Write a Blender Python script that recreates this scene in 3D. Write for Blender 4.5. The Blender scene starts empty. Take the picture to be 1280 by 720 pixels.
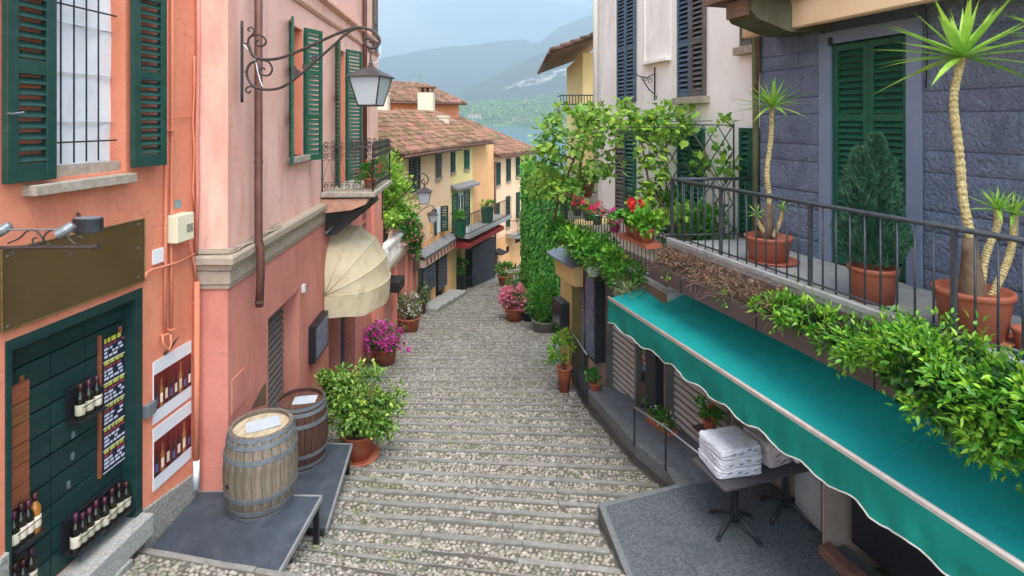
import bpy, bmesh, math, random
import numpy as np
from mathutils import Vector, Matrix, noise as mnoise

random.seed(11)
rng = np.random.default_rng(11)
S = bpy.context.scene
COL = S.collection

# ------------------------------------------------------------------ camera
F, CX, CY = 700.0, 640.0, 151.0          # focal length and horizon in pixels of a 1280 x 720 picture
cam_d = bpy.data.cameras.new('camera')
cam = bpy.data.objects.new('camera', cam_d)
COL.objects.link(cam)
cam.location = (0, 0, 0)
cam.rotation_euler = (math.radians(90), 0, 0)
cam_d.sensor_width = 36
cam_d.lens = 36 * F / 1280
cam_d.shift_x = (640 - CX) / 1280
cam_d.shift_y = -(360 - CY) / 1280
cam_d.clip_start = 0.05
cam_d.clip_end = 30000
S.camera = cam
S.render.resolution_x, S.render.resolution_y = 1024, 576

# ------------------------------------------------------------------ sky and sun
SUN_EL, SUN_AZ = math.radians(62), math.radians(160)   # azimuth clockwise from +Y
world = bpy.data.worlds.new('World')
S.world = world
world.use_nodes = True
wn, wl = world.node_tree.nodes, world.node_tree.links
wn.clear()
w_out = wn.new('ShaderNodeOutputWorld')
w_bg = wn.new('ShaderNodeBackground')
w_sky = wn.new('ShaderNodeTexSky')
w_sky.sky_type = 'NISHITA'
w_sky.sun_disc = False
w_sky.sun_elevation = SUN_EL
w_sky.sun_rotation = SUN_AZ
w_sky.air_density = 1.0
w_sky.dust_density = 0.8
w_sky.ozone_density = 1.2
# clouds: noise over a flat cloud deck, seen by direction
w_tc = wn.new('ShaderNodeTexCoord')
w_sep = wn.new('ShaderNodeSeparateXYZ')
wl.new(w_tc.outputs['Generated'], w_sep.inputs[0])
w_mx = wn.new('ShaderNodeMath'); w_mx.operation = 'MAXIMUM'; w_mx.inputs[1].default_value = 0.0
wl.new(w_sep.outputs['Z'], w_mx.inputs[0])
w_ad = wn.new('ShaderNodeMath'); w_ad.operation = 'ADD'; w_ad.inputs[1].default_value = 0.22
wl.new(w_mx.outputs[0], w_ad.inputs[0])
w_dv = wn.new('ShaderNodeVectorMath'); w_dv.operation = 'DIVIDE'
w_cb = wn.new('ShaderNodeCombineXYZ')
for k in range(3):
    wl.new(w_ad.outputs[0], w_cb.inputs[k])
wl.new(w_tc.outputs['Generated'], w_dv.inputs[0])
wl.new(w_cb.outputs[0], w_dv.inputs[1])
w_mp = wn.new('ShaderNodeMapping')
w_mp.inputs['Location'].default_value = (3.35, 1.2, 0.0)
wl.new(w_dv.outputs[0], w_mp.inputs[0])
w_nz = wn.new('ShaderNodeTexNoise')
w_nz.inputs['Scale'].default_value = 1.5
w_nz.inputs['Detail'].default_value = 7
w_nz.inputs['Roughness'].default_value = 0.55
wl.new(w_mp.outputs[0], w_nz.inputs['Vector'])
w_rp = wn.new('ShaderNodeValToRGB')
w_rp.color_ramp.elements[0].position = 0.43
w_rp.color_ramp.elements[1].position = 0.60
wl.new(w_nz.outputs['Fac'], w_rp.inputs[0])
w_mix = wn.new('ShaderNodeMix'); w_mix.data_type = 'RGBA'
wl.new(w_rp.outputs[0], w_mix.inputs[0])
wl.new(w_sky.outputs[0], w_mix.inputs[6])
w_mix.inputs[7].default_value = (7.2, 7.4, 7.6, 1)
wl.new(w_mix.outputs[2], w_bg.inputs[0])
w_bg.inputs[1].default_value = 0.15
wl.new(w_bg.outputs[0], w_out.inputs[0])

sun_d = bpy.data.lights.new('sun', 'SUN')
sun = bpy.data.objects.new('sun', sun_d)
COL.objects.link(sun)
sun_d.energy = 2.1
sun_d.angle = math.radians(40)
sun_d.color = (1.0, 0.95, 0.87)
_sd = Vector((math.sin(SUN_AZ) * math.cos(SUN_EL), math.cos(SUN_AZ) * math.cos(SUN_EL), math.sin(SUN_EL)))
sun.rotation_euler = _sd.to_track_quat('Z', 'Y').to_euler()
sun.location = (6, -6, 14)

S.view_settings.view_transform = 'Standard'
S.view_settings.look = 'None'
S.view_settings.gamma = 1
S.view_settings.exposure = 2.0
S.view_settings.use_curve_mapping = False

# ------------------------------------------------------------------ materials
def L(c):
    """0-255 display colour -> linear"""
    r = []
    for x in c:
        x = x / 255.0
        r.append(x / 12.92 if x <= 0.04045 else ((x + 0.055) / 1.055) ** 2.4)
    return tuple(r)

MATS = {}
def M(name, c1, c2=None, scale=3.0, rough=0.8, bump=0.0, bscale=30.0, metal=0.0, vary=0.0, isl=0.0,
      streak=0.0, stain=None, stain_amt=0.0, stain_scale=1.2, trans=0.0, spec=0.4, coat=0.0, detail=5, stretch=None,
      lo=0.35, hi=0.65, alpha=1.0, tr=0.0, ramp3=None, chips=None, chip_amt=0.0, chip_scale=5.0, chip_at=0.66, speck=0.0, cracks=0.0):
    """principled material: two-tone noise colour, optional streaks, stains, per-object / per-island variation, bump"""
    if name in MATS:
        return MATS[name]
    m = bpy.data.materials.new(name)
    m.use_nodes = True
    n, l = m.node_tree.nodes, m.node_tree.links
    p = n['Principled BSDF']
    out = n['Material Output']
    tc = n.new('ShaderNodeTexCoord')
    vec = tc.outputs['Object']
    if stretch:
        mp = n.new('ShaderNodeMapping')
        mp.inputs['Scale'].default_value = stretch
        l.new(vec, mp.inputs[0])
        vec = mp.outputs[0]
    c2 = c2 or c1
    nz = n.new('ShaderNodeTexNoise')
    nz.inputs['Scale'].default_value = scale
    nz.inputs['Detail'].default_value = detail
    nz.inputs['Roughness'].default_value = 0.62
    l.new(vec, nz.inputs['Vector'])
    rp = n.new('ShaderNodeValToRGB')
    rp.color_ramp.elements[0].position = lo
    rp.color_ramp.elements[1].position = hi
    rp.color_ramp.elements[0].color = (*L(c1), 1)
    rp.color_ramp.elements[1].color = (*L(c2), 1)
    if ramp3:
        e = rp.color_ramp.elements.new((lo + hi) / 2)
        e.color = (*L(ramp3), 1)
    l.new(nz.outputs['Fac'], rp.inputs[0])
    col = rp.outputs[0]
    def mixc(fac, a, b, mode='MIX'):
        mx = n.new('ShaderNodeMix'); mx.data_type = 'RGBA'; mx.blend_type = mode
        if isinstance(fac, float): mx.inputs[0].default_value = fac
        else: l.new(fac, mx.inputs[0])
        l.new(a, mx.inputs[6])
        if isinstance(b, tuple): mx.inputs[7].default_value = (*b, 1)
        else: l.new(b, mx.inputs[7])
        return mx.outputs[2]
    if stain and stain_amt > 0:
        sn = n.new('ShaderNodeTexNoise')
        sn.inputs['Scale'].default_value = stain_scale
        sn.inputs['Detail'].default_value = 8
        sn.inputs['Roughness'].default_value = 0.7
        if streak:
            mp2 = n.new('ShaderNodeMapping')
            mp2.inputs['Scale'].default_value = (1, 1, streak)
            mp2.inputs['Location'].default_value = (3.1, 1.7, 0.4)
            l.new(tc.outputs['Object'], mp2.inputs[0])
            l.new(mp2.outputs[0], sn.inputs['Vector'])
        else:
            l.new(tc.outputs['Object'], sn.inputs['Vector'])
        sr = n.new('ShaderNodeMapRange')
        sr.inputs['From Min'].default_value = 0.5
        sr.inputs['From Max'].default_value = 0.72
        sr.inputs['To Max'].default_value = stain_amt
        l.new(sn.outputs['Fac'], sr.inputs[0])
        col = mixc(sr.outputs[0], col, L(stain))
    if chips and chip_amt > 0:        # sharp-edged worn spots and old repairs
        cn = n.new('ShaderNodeTexNoise')
        cn.inputs['Scale'].default_value = chip_scale
        cn.inputs['Detail'].default_value = 10
        cn.inputs['Roughness'].default_value = 0.72
        l.new(tc.outputs['Object'], cn.inputs['Vector'])
        cr = n.new('ShaderNodeMapRange')
        cr.inputs['From Min'].default_value = chip_at
        cr.inputs['From Max'].default_value = chip_at + 0.035
        cr.inputs['To Max'].default_value = chip_amt
        l.new(cn.outputs['Fac'], cr.inputs[0])
        col = mixc(cr.outputs[0], col, L(chips))
    if cracks:                        # hairline cracks in old render
        vo_ = n.new('ShaderNodeTexVoronoi'); vo_.feature = 'DISTANCE_TO_EDGE'
        vo_.inputs['Scale'].default_value = 0.75
        dn = n.new('ShaderNodeTexNoise'); dn.inputs['Scale'].default_value = 2.4; dn.inputs['Detail'].default_value = 6
        l.new(tc.outputs['Object'], dn.inputs['Vector'])
        va = n.new('ShaderNodeVectorMath'); va.operation = 'MULTIPLY_ADD'
        va.inputs[1].default_value = (0.9, 0.9, 0.9)
        l.new(dn.outputs['Color'], va.inputs[0]); l.new(tc.outputs['Object'], va.inputs[2])
        l.new(va.outputs[0], vo_.inputs['Vector'])
        kr = n.new('ShaderNodeMapRange')
        kr.inputs['From Min'].default_value = 0.0; kr.inputs['From Max'].default_value = 0.008
        kr.inputs['To Min'].default_value = cracks; kr.inputs['To Max'].default_value = 0.0
        l.new(vo_.outputs['Distance'], kr.inputs[0])
        km = n.new('ShaderNodeMapRange')
        km.inputs['From Min'].default_value = 0.48; km.inputs['From Max'].default_value = 0.58
        l.new(nz.outputs['Fac'], km.inputs[0])
        kk = n.new('ShaderNodeMath'); kk.operation = 'MULTIPLY'
        l.new(kr.outputs[0], kk.inputs[0]); l.new(km.outputs[0], kk.inputs[1])
        col = mixc(kk.outputs[0], col, tuple(x * 0.35 for x in L(c1)))
    if speck:                         # fine grain
        gn = n.new('ShaderNodeTexNoise')
        gn.inputs['Scale'].default_value = 45
        gn.inputs['Detail'].default_value = 4
        l.new(tc.outputs['Object'], gn.inputs['Vector'])
        gr = n.new('ShaderNodeMapRange')
        gr.inputs['From Min'].default_value = 0.3; gr.inputs['From Max'].default_value = 0.7
        gr.inputs['To Min'].default_value = 1 - speck; gr.inputs['To Max'].default_value = 1 + speck
        l.new(gn.outputs['Fac'], gr.inputs[0])
        hv = n.new('ShaderNodeHueSaturation')
        l.new(gr.outputs[0], hv.inputs['Value']); l.new(col, hv.inputs['Color'])
        col = hv.outputs[0]
    if vary or isl:
        if isl:
            g = n.new('ShaderNodeNewGeometry'); rv = g.outputs['Random Per Island']; amt = isl
        else:
            g = n.new('ShaderNodeObjectInfo'); rv = g.outputs['Random']; amt = vary
        hs = n.new('ShaderNodeHueSaturation')
        mr = n.new('ShaderNodeMapRange')
        mr.inputs['To Min'].default_value = 1 - amt
        mr.inputs['To Max'].default_value = 1 + amt
        l.new(rv, mr.inputs[0])
        l.new(mr.outputs[0], hs.inputs['Value'])
        mh = n.new('ShaderNodeMapRange')
        mh.inputs['To Min'].default_value = 0.5 + 0.08 * amt
        mh.inputs['To Max'].default_value = 0.5 - 0.08 * amt
        l.new(rv, mh.inputs[0])
        l.new(mh.outputs[0], hs.inputs['Hue'])
        l.new(col, hs.inputs['Color'])
        col = hs.outputs[0]
    l.new(col, p.inputs['Base Color'])
    p.inputs['Roughness'].default_value = rough
    p.inputs['Metallic'].default_value = metal
    p.inputs['Specular IOR Level'].default_value = spec
    if coat: p.inputs['Coat Weight'].default_value = coat
    if tr: p.inputs['Transmission Weight'].default_value = tr
    if bump:
        bn = n.new('ShaderNodeTexNoise')
        bn.inputs['Scale'].default_value = bscale
        bn.inputs['Detail'].default_value = 6
        l.new(vec, bn.inputs['Vector'])
        bp = n.new('ShaderNodeBump')
        bp.inputs['Strength'].default_value = 1.0
        bp.inputs['Distance'].default_value = bump
        l.new(bn.outputs['Fac'], bp.inputs['Height'])
        l.new(bp.outputs[0], p.inputs['Normal'])
    if trans:
        t = n.new('ShaderNodeBsdfTranslucent')
        l.new(col, t.inputs[0])
        ms = n.new('ShaderNodeMixShader'); ms.inputs[0].default_value = trans
        l.new(p.outputs[0], ms.inputs[1]); l.new(t.outputs[0], ms.inputs[2])
        l.new(ms.outputs[0], out.inputs['Surface'])
    MATS[name] = m
    return m

# ------------------------------------------------------------------ geometry helpers
def at(u, v, Y):
    """photo position -> world point at depth Y"""
    return Vector(((u - CX) * Y / F, Y, (CY - v) * Y / F))

def onz(u, v, z):
    Y = z * F / (CY - v)
    return Vector(((u - CX) * Y / F, Y, z))

class Wall:
    """vertical plane through p0 -> p1; s runs along it, z up, n out towards the street"""
    def __init__(self, p0, p1, side=1):
        self.p = Vector((p0[0], p0[1], 0)); q = Vector((p1[0], p1[1], 0))
        self.d = (q - self.p).normalized(); self.len = (q - self.p).length
        self.n = Vector((self.d.y, -self.d.x, 0)) * side
    def pt(self, s, z, n=0.0):
        v = self.p + self.d * s + self.n * n
        return Vector((v.x, v.y, z))
    def px(self, u, v, n=0.0):
        r = Vector(((u - CX) / F, 1, (CY - v) / F))
        t = (self.p + self.n * n).dot(self.n) / r.dot(self.n)
        q = r * t
        return (q - self.p).dot(self.d), q.z
    def su(self, u, n=0.0):
        return self.px(u, CY, n)[0]
    def zv(self, v, s, n=0.0):
        return (CY - v) * self.pt(s, 0, n).y / F
    def leaf(self, s, n, ang, side=None):
        """a wall frame hinged at (s, n), its s axis turned by ang (degrees) from this wall's s axis towards the street"""
        o = self.pt(s, 0, n)
        a = math.radians(ang)
        d = self.d * math.cos(a) + self.n * math.sin(a)
        w = Wall((o.x, o.y), (o.x + d.x, o.y + d.y))
        w.n = -self.d * math.sin(a) + self.n * math.cos(a)
        return w

ORI = {}
class MB:
    def __init__(self): self.v = []; self.f = []
    def add(self, vs, fs):
        b = len(self.v)
        self.v += [tuple(x) for x in vs]
        self.f += [tuple(i + b for i in f) for f in fs]
        return self
    def hexa(self, a):   # 8 corners: bottom ring 0-3, top ring 4-7
        return self.add(a, [(3, 2, 1, 0), (4, 5, 6, 7), (0, 1, 5, 4), (1, 2, 6, 5), (2, 3, 7, 6), (3, 0, 4, 7)])
    def box(self, x0, x1, y0, y1, z0, z1):
        return self.hexa([(x0, y0, z0), (x1, y0, z0), (x1, y1, z0), (x0, y1, z0), (x0, y0, z1), (x1, y0, z1), (x1, y1, z1), (x0, y1, z1)])
    def wbox(self, W, s0, s1, z0, z1, n0, n1):
        P = W.pt
        return self.hexa([P(s0, z0, n0), P(s1, z0, n0), P(s1, z0, n1), P(s0, z0, n1), P(s0, z1, n0), P(s1, z1, n0), P(s1, z1, n1), P(s0, z1, n1)])
    def wprism(self, W, poly, n0, n1):
        """polygon of (s, z) extruded from n0 to n1"""
        k = len(poly)
        vs = [W.pt(s, z, n0) for s, z in poly] + [W.pt(s, z, n1) for s, z in poly]
        fs = [tuple(range(k)), tuple(range(2 * k - 1, k - 1, -1))] + [(i, (i + 1) % k, k + (i + 1) % k, k + i) for i in range(k)]
        return self.add(vs, fs)
    def wprofile(self, W, prof, s0, s1):
        """profile of (n, z) run along the wall from s0 to s1"""
        k = len(prof)
        vs = [W.pt(s0, z, n) for n, z in prof] + [W.pt(s1, z, n) for n, z in prof]
        fs = [tuple(range(k)), tuple(range(2 * k - 1, k - 1, -1))] + [(i, (i + 1) % k, k + (i + 1) % k, k + i) for i in range(k)]
        return self.add(vs, fs)
    def prism(self, poly, z0, z1):
        """flat polygon of (x, y[, z top]) given thickness"""
        k = len(poly)
        vs = [(p[0], p[1], z0) for p in poly] + [(p[0], p[1], z1) for p in poly]
        fs = [tuple(range(k - 1, -1, -1)), tuple(range(k, 2 * k))] + [(i, (i + 1) % k, k + (i + 1) % k, k + i) for i in range(k)]
        return self.add(vs, fs)
    def slab(self, top, thick):
        """polygon of 3-D points with a thickness downwards"""
        k = len(top)
        vs = [(p[0], p[1], p[2] - thick) for p in top] + [tuple(p) for p in top]
        fs = [tuple(range(k - 1, -1, -1)), tuple(range(k, 2 * k))] + [(i, (i + 1) % k, k + (i + 1) % k, k + i) for i in range(k)]
        return self.add(vs, fs)
    def tube(self, pts, r, seg=6, cap=True):
        pts = [Vector(p) for p in pts]
        k = len(pts)
        rs = r if isinstance(r, (list, tuple)) else [r] * k
        up = None
        vs = []; fs = []
        for i, p in enumerate(pts):
            t = (pts[min(i + 1, k - 1)] - pts[max(i - 1, 0)])
            t = t.normalized() if t.length > 1e-9 else Vector((0, 0, 1))
            if up is None:
                up = Vector((0, 0, 1)) if abs(t.z) < 0.9 else Vector((1, 0, 0))
            a = t.cross(up)
            if a.length < 1e-6: a = t.orthogonal()
            a.normalize(); b = a.cross(t).normalized(); up = b
            for j in range(seg):
                an = 2 * math.pi * j / seg
                vs.append(p + (a * math.cos(an) + b * math.sin(an)) * rs[i])
        for i in range(k - 1):
            for j in range(seg):
                fs.append((i * seg + j, i * seg + (j + 1) % seg, (i + 1) * seg + (j + 1) % seg, (i + 1) * seg + j))
        if cap:
            fs.append(tuple(range(seg - 1, -1, -1))); fs.append(tuple((k - 1) * seg + j for j in range(seg)))
        return self.add(vs, fs)
    def lathe(self, prof, c=(0, 0, 0), seg=20, sx=1.0, sy=1.0, caps=True):
        vs = []; fs = []; k = len(prof)
        for r, z in prof:
            for j in range(seg):
                an = 2 * math.pi * j / seg
                vs.append((c[0] + r * math.cos(an) * sx, c[1] + r * math.sin(an) * sy, c[2] + z))
        for i in range(k - 1):
            for j in range(seg):
                fs.append((i * seg + j, i * seg + (j + 1) % seg, (i + 1) * seg + (j + 1) % seg, (i + 1) * seg + j))
        if caps:
            fs.append(tuple(range(seg - 1, -1, -1))); fs.append(tuple((k - 1) * seg + j for j in range(seg)))
        return self.add(vs, fs)
    def sheet(self, rows):
        b = []
        k = len(rows[0])
        for r in rows: b += list(r)
        fs = [(i * k + j, i * k + j + 1, (i + 1) * k + j + 1, (i + 1) * k + j) for i in range(len(rows) - 1) for j in range(k - 1)]
        return self.add(b, fs)
    def build(self, name, mat, parent=None, smooth=False, bevel=0.0, **props):
        o0 = ORI.get(parent.name, Vector()) if parent else Vector()
        me = bpy.data.meshes.new(name)
        me.from_pydata([(x - o0.x, y - o0.y, z - o0.z) for x, y, z in self.v], [], self.f)
        return finish(name, me, mat, parent, smooth, bevel, **props)

def finish(name, me, mat, parent=None, smooth=False, bevel=0.0, **props):
    if mat: me.materials.append(mat)
    if smooth:
        me.polygons.foreach_set('use_smooth', [True] * len(me.polygons))
    me.update()
    o = bpy.data.objects.new(name, me)
    COL.objects.link(o)
    if parent:
        o.parent = parent
        ORI[o.name] = ORI.get(parent.name, Vector())
    if bevel:
        b = o.modifiers.new('bevel', 'BEVEL'); b.width = bevel; b.segments = 2; b.limit_method = 'ANGLE'
    for k, v in props.items(): o[k] = v
    return o

def fixn(o):
    bm = bmesh.new(); bm.from_mesh(o.data)
    bmesh.ops.recalc_face_normals(bm, faces=bm.faces); bm.to_mesh(o.data); bm.free()
    return o

def thing(name, label, category, loc=(0, 0, 0), group=None, parent=None):
    o = bpy.data.objects.new(name, None)
    COL.objects.link(o)
    o.empty_display_size = 0.1
    o.location = loc
    o['label'] = label; o['category'] = category
    if group: o['group'] = group
    ORI[o.name] = Vector(loc)
    return o

def rep(o, offs, parent=None):
    """copies of a part, moved by the given offsets, sharing its mesh"""
    res = []
    for d in offs:
        c = o.copy(); COL.objects.link(c)
        c.parent = parent or o.parent
        c.location = o.location + Vector(d)
        ORI[c.name] = ORI.get(o.name, Vector())
        res.append(c)
    return res

def inst(mesh_obj_data, name, parent, mtx, **props):
    """a part sharing mesh data, placed by a matrix in world space"""
    o = bpy.data.objects.new(name, mesh_obj_data); COL.objects.link(o)
    if parent:
        o.parent = parent
        mtx = Matrix.Translation(-ORI.get(parent.name, Vector())) @ mtx
        ORI[o.name] = ORI.get(parent.name, Vector())
    o.matrix_local = mtx
    for k, v in props.items(): o[k] = v
    return o

def wall_shell(mb, W, s0, s1, z0, z1, ops=(), depth=0.2, thick=3.0, back=True):
    """a wall with rectangular openings and their reveals, closed behind"""
    ss = sorted(set([s0, s1] + [x for o in ops for x in o[:2]]))
    zs = sorted(set([z0, z1] + [x for o in ops for x in o[2:4]]))
    ss = [s for s in ss if s0 <= s <= s1]; zs = [z for z in zs if z0 <= z <= z1]
    def hole(s, z): return any(o[0] < s < o[1] and o[2] < z < o[3] for o in ops)
    for i in range(len(ss) - 1):
        for j in range(len(zs) - 1):
            if not hole((ss[i] + ss[i + 1]) / 2, (zs[j] + zs[j + 1]) / 2):
                mb.add([W.pt(ss[i], zs[j]), W.pt(ss[i + 1], zs[j]), W.pt(ss[i + 1], zs[j + 1]), W.pt(ss[i], zs[j + 1])], [(0, 1, 2, 3)])
    for o in ops:
        a, b, c, d = max(o[0], s0), min(o[1], s1), max(o[2], z0), min(o[3], z1)
        e = -(o[4] if len(o) > 4 else depth)
        P = W.pt
        mb.add([P(a, c), P(a, d), P(a, d, e), P(a, c, e)], [(0, 1, 2, 3)])
        mb.add([P(b, c), P(b, d), P(b, d, e), P(b, c, e)], [(0, 1, 2, 3)])
        mb.add([P(a, d), P(b, d), P(b, d, e), P(a, d, e)], [(0, 1, 2, 3)])
        mb.add([P(a, c), P(b, c), P(b, c, e), P(a, c, e)], [(0, 1, 2, 3)])
    if back:
        P = W.pt
        mb.add([P(s0, z0), P(s0, z1), P(s0, z1, -thick), P(s0, z0, -thick)], [(0, 1, 2, 3)])
        mb.add([P(s1, z0), P(s1, z1), P(s1, z1, -thick), P(s1, z0, -thick)], [(0, 1, 2, 3)])
        mb.add([P(s0, z1), P(s1, z1), P(s1, z1, -thick), P(s0, z1, -thick)], [(0, 1, 2, 3)])
        mb.add([P(s0, z0, -thick), P(s1, z0, -thick), P(s1, z1, -thick), P(s0, z1, -thick)], [(0, 1, 2, 3)])
    return mb

def louvre(parent, W, s0, s1, z0, z1, n0, mat, panels=2, pitch=0.055, th=0.035, fr=0.06, name='shutter', slats=True, joined=False, midz=None):
    """a louvred shutter leaf lying on plane n0..n0+th of W; slats are sub-parts"""
    if s0 > s1: s0, s1 = s1, s0
    mb = MB()
    mb.wbox(W, s0, s0 + fr, z0, z1, n0, n0 + th)
    mb.wbox(W, s1 - fr, s1, z0, z1, n0, n0 + th)
    cuts = [z0 + (z1 - z0) * k / panels for k in range(panels + 1)]
    if midz: cuts = [z0] + list(midz) + [z1]
    rails = [(z0, z0 + fr * 1.6)] + [(c - fr * 0.65, c + fr * 0.65) for c in cuts[1:-1]] + [(z1 - fr * 1.2, z1)]
    for a, b in rails:
        mb.wbox(W, s0 + fr, s1 - fr, a, b, n0 + 0.002, n0 + th - 0.002)
    sl = MB()
    spans = [(rails[k][1], rails[k + 1][0]) for k in range(len(rails) - 1)]
    tops = []
    def slat(m, z):
        P = W.pt; a, b = s0 + fr, s1 - fr
        h = pitch * 0.62; t = 0.010
        m.hexa([P(a, z, n0 + th - 0.004), P(b, z, n0 + th - 0.004), P(b, z + h, n0 + 0.004), P(a, z + h, n0 + 0.004),
                P(a, z + t, n0 + th - 0.004), P(b, z + t, n0 + th - 0.004), P(b, z + h + t, n0 + 0.004), P(a, z + h + t, n0 + 0.004)])
    zz = []
    for a, b in spans:
        k = max(2, int((b - a) / pitch)); st = (b - a) / k
        zz += [a + st * (i + 0.12) for i in range(k)]
    if joined:
        for z in zz: slat(mb, z)
        return mb.build(name, mat, parent)
    o = mb.build(name, mat, parent, bevel=0.004)
    if slats:
        slat(sl, zz[0])
        first = sl.build('slat', mat, o)
        rep(first, [(0, 0, z - zz[0]) for z in zz[1:]])
    # backing so that no daylight shows through the slats of a closed leaf
    return o

# ------------------------------------------------------------------ leaves
def leaf_mesh(name, pos, axis, nrm, length, width, mat, parent=None, shape='fold', **props):
    """many leaves in one mesh, each a folded blade of its own"""
    pos = np.asarray(pos, float); axis = np.asarray(axis, float); nrm = np.asarray(nrm, float)
    N = len(pos)
    axis /= np.linalg.norm(axis, axis=1)[:, None] + 1e-9
    side = np.cross(axis, nrm); side /= np.linalg.norm(side, axis=1)[:, None] + 1e-9
    nn = np.cross(side, axis)
    Ln = np.broadcast_to(length, (N,))[:, None]; Wd = np.broadcast_to(width, (N,))[:, None]
    o0 = np.array(ORI.get(parent.name, Vector())) if parent else np.zeros(3)
    b = pos - o0
    if shape == 'fold':
        V = np.stack([b, b + axis * Ln * 0.45 + side * Wd / 2 + nn * Wd * 0.16, b + axis * Ln, b + axis * Ln * 0.45 - side * Wd / 2 + nn * Wd * 0.16], 1)
        T = np.array([[0, 1, 2], [0, 2, 3]])
    else:   # 'long': two-part blade with a drooping tip
        V = np.stack([b, b + axis * Ln * .28 + side * Wd * .46 + nn * Wd * .14, b + axis * Ln * .28 - side * Wd * .46 + nn * Wd * .14,
                      b + axis * Ln * .62 + side * Wd * .42 + nn * Wd * .05, b + axis * Ln * .62 - side * Wd * .42 + nn * Wd * .05,
                      b + axis * Ln - nn * Ln * .14, b + axis * Ln * .5 - nn * Wd * .04], 1)
        T = np.array([[0, 1, 6], [0, 6, 2], [1, 3, 6], [6, 4, 2], [3, 5, 6], [6, 5, 4]])
    k = V.shape[1]
    verts = V.reshape(-1, 3)
    tris = (T[None] + (np.arange(N) * k)[:, None, None]).reshape(-1, 3)
    me = np_mesh(name, verts, tris)
    return finish(name, me, mat, parent, False, 0, **props)

def np_mesh(name, verts, tris):
    me = bpy.data.meshes.new(name)
    me.vertices.add(len(verts)); me.vertices.foreach_set('co', np.ascontiguousarray(verts, dtype=np.float32).ravel())
    me.loops.add(tris.size); me.loops.foreach_set('vertex_index', np.ascontiguousarray(tris, dtype=np.int32).ravel())
    me.polygons.add(len(tris))
    me.polygons.foreach_set('loop_start', np.arange(0, tris.size, 3, dtype=np.int32))
    me.update(calc_edges=True)
    return me

def rand_dirs(n):
    a = rng.normal(size=(n, 3)); return a / np.linalg.norm(a, axis=1)[:, None]

def clump_points(blobs, n, clumps=40, spread=0.32, shell=0.55):
    """points gathered in clumps spread through ellipsoids; returns points and outward directions"""
    vol = np.array([b[1][0] * b[1][1] * b[1][2] for b in blobs]) ** 0.75
    idx = rng.choice(len(blobs), clumps, p=vol / vol.sum())
    C = np.array([b[0] for b in blobs], float)[idx]; R = np.array([b[1] for b in blobs], float)[idx]
    d = rand_dirs(clumps)
    rad = (shell + (1 - shell) * rng.random(clumps))[:, None]
    cc = C + d * R * rad
    sz = R.mean(1) * spread * (0.6 + 0.8 * rng.random(clumps))
    j = rng.integers(0, clumps, n)
    g = rand_dirs(n) * (rng.random(n) ** 0.5)[:, None]
    P = cc[j] + g * sz[j][:, None]
    out = (P - C[j]) / R[j]
    out /= np.linalg.norm(out, axis=1)[:, None] + 1e-9
    return P, out * 0.6 + g * 0.6

def foliage(name, parent, blobs, n, length, width, mat, clumps=40, spread=0.34, shell=0.55, up=0.3, droop=0.0, shape='fold', **props):
    P, out = clump_points(blobs, n, clumps, spread, shell)
    ax = out + rand_dirs(n) * 0.75 + np.array([0, 0, up - droop])
    nr = out * 0.5 + rand_dirs(n) * 0.6 + np.array([0, 0, 0.8])
    ln = length * (0.6 + 0.7 * rng.random(n)); wd = width * (0.7 + 0.5 * rng.random(n))
    props.setdefault('kind', 'stuff')
    return leaf_mesh(name, P, ax, nr, ln, wd, mat, parent, shape, **props)
# ------------------------------------------------------------------ palette
M_orange = M('orange_render', (208, 124, 94), (217, 137, 108), 1.6, 0.85, 0.0025, 60, stain=(176, 104, 82), stain_amt=0.6, streak=0.35, stain_scale=2.2, chips=(232, 172, 146), chip_amt=.55, chip_scale=3.2, chip_at=.67, speck=.05, cracks=.4)
M_salmon = M('salmon_render', (197, 122, 106), (206, 134, 118), 1.4, 0.85, 0.0025, 55, stain=(164, 90, 76), stain_amt=0.65, streak=0.3, stain_scale=1.6, chips=(150, 86, 70), chip_amt=.5, chip_scale=2.6, chip_at=.66, speck=.06, cracks=.4)
M_salmon_return = M('salmon_return_render', (222, 130, 110), (230, 148, 128), 1.2, 0.85, 0.003, 45, stain=(232, 176, 156), stain_amt=0.75, streak=0.4, stain_scale=2.0, chips=(150, 96, 78), chip_amt=.6, chip_scale=5, chip_at=.68, speck=.05, cracks=.4)
M_pink = M('pink_render', (226, 172, 154), (234, 188, 172), 1.2, 0.85, 0.003, 45, stain=(196, 130, 112), stain_amt=0.7, streak=0.25, stain_scale=1.6, chips=(168, 116, 98), chip_amt=.6, chip_scale=3.4, chip_at=.67, speck=.05, cracks=.4)
M_reveal = M('reveal_orange', (222, 128, 96), (228, 142, 110), 2, 0.85, 0.002, 50)
M_cornice = M('cornice_stone', (158, 142, 124), (178, 162, 144), 5, 0.9, 0.006, 40, stain=(112, 96, 82), stain_amt=0.7, stain_scale=5, chips=(96, 84, 74), chip_amt=.6, chip_scale=7, chip_at=.64)
M_moulding = M('moulding_pink', (206, 152, 128), (216, 166, 142), 4, 0.85, 0.003, 40, stain=(150, 112, 92), stain_amt=0.5, stain_scale=3)
M_green = M('shutter_green', (22, 56, 50), (30, 66, 58), 6, 0.45, 0.0012, 60, stain=(70, 98, 92), stain_amt=0.3, stain_scale=9, chips=(104, 130, 122), chip_amt=.6, chip_scale=11, chip_at=.67)
M_green2 = M('shutter_bright_green', (20, 74, 54), (30, 90, 68), 6, 0.45, 0.0012, 60, chips=(70, 116, 98), chip_amt=.5, chip_scale=11, chip_at=.67)
M_blueshut = M('shutter_slate', (62, 78, 96), (78, 94, 110), 6, 0.5, 0.0012, 60)
M_brownshut = M('shutter_brown', (82, 76, 72), (98, 90, 84), 6, 0.55, 0.0012, 60)
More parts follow.
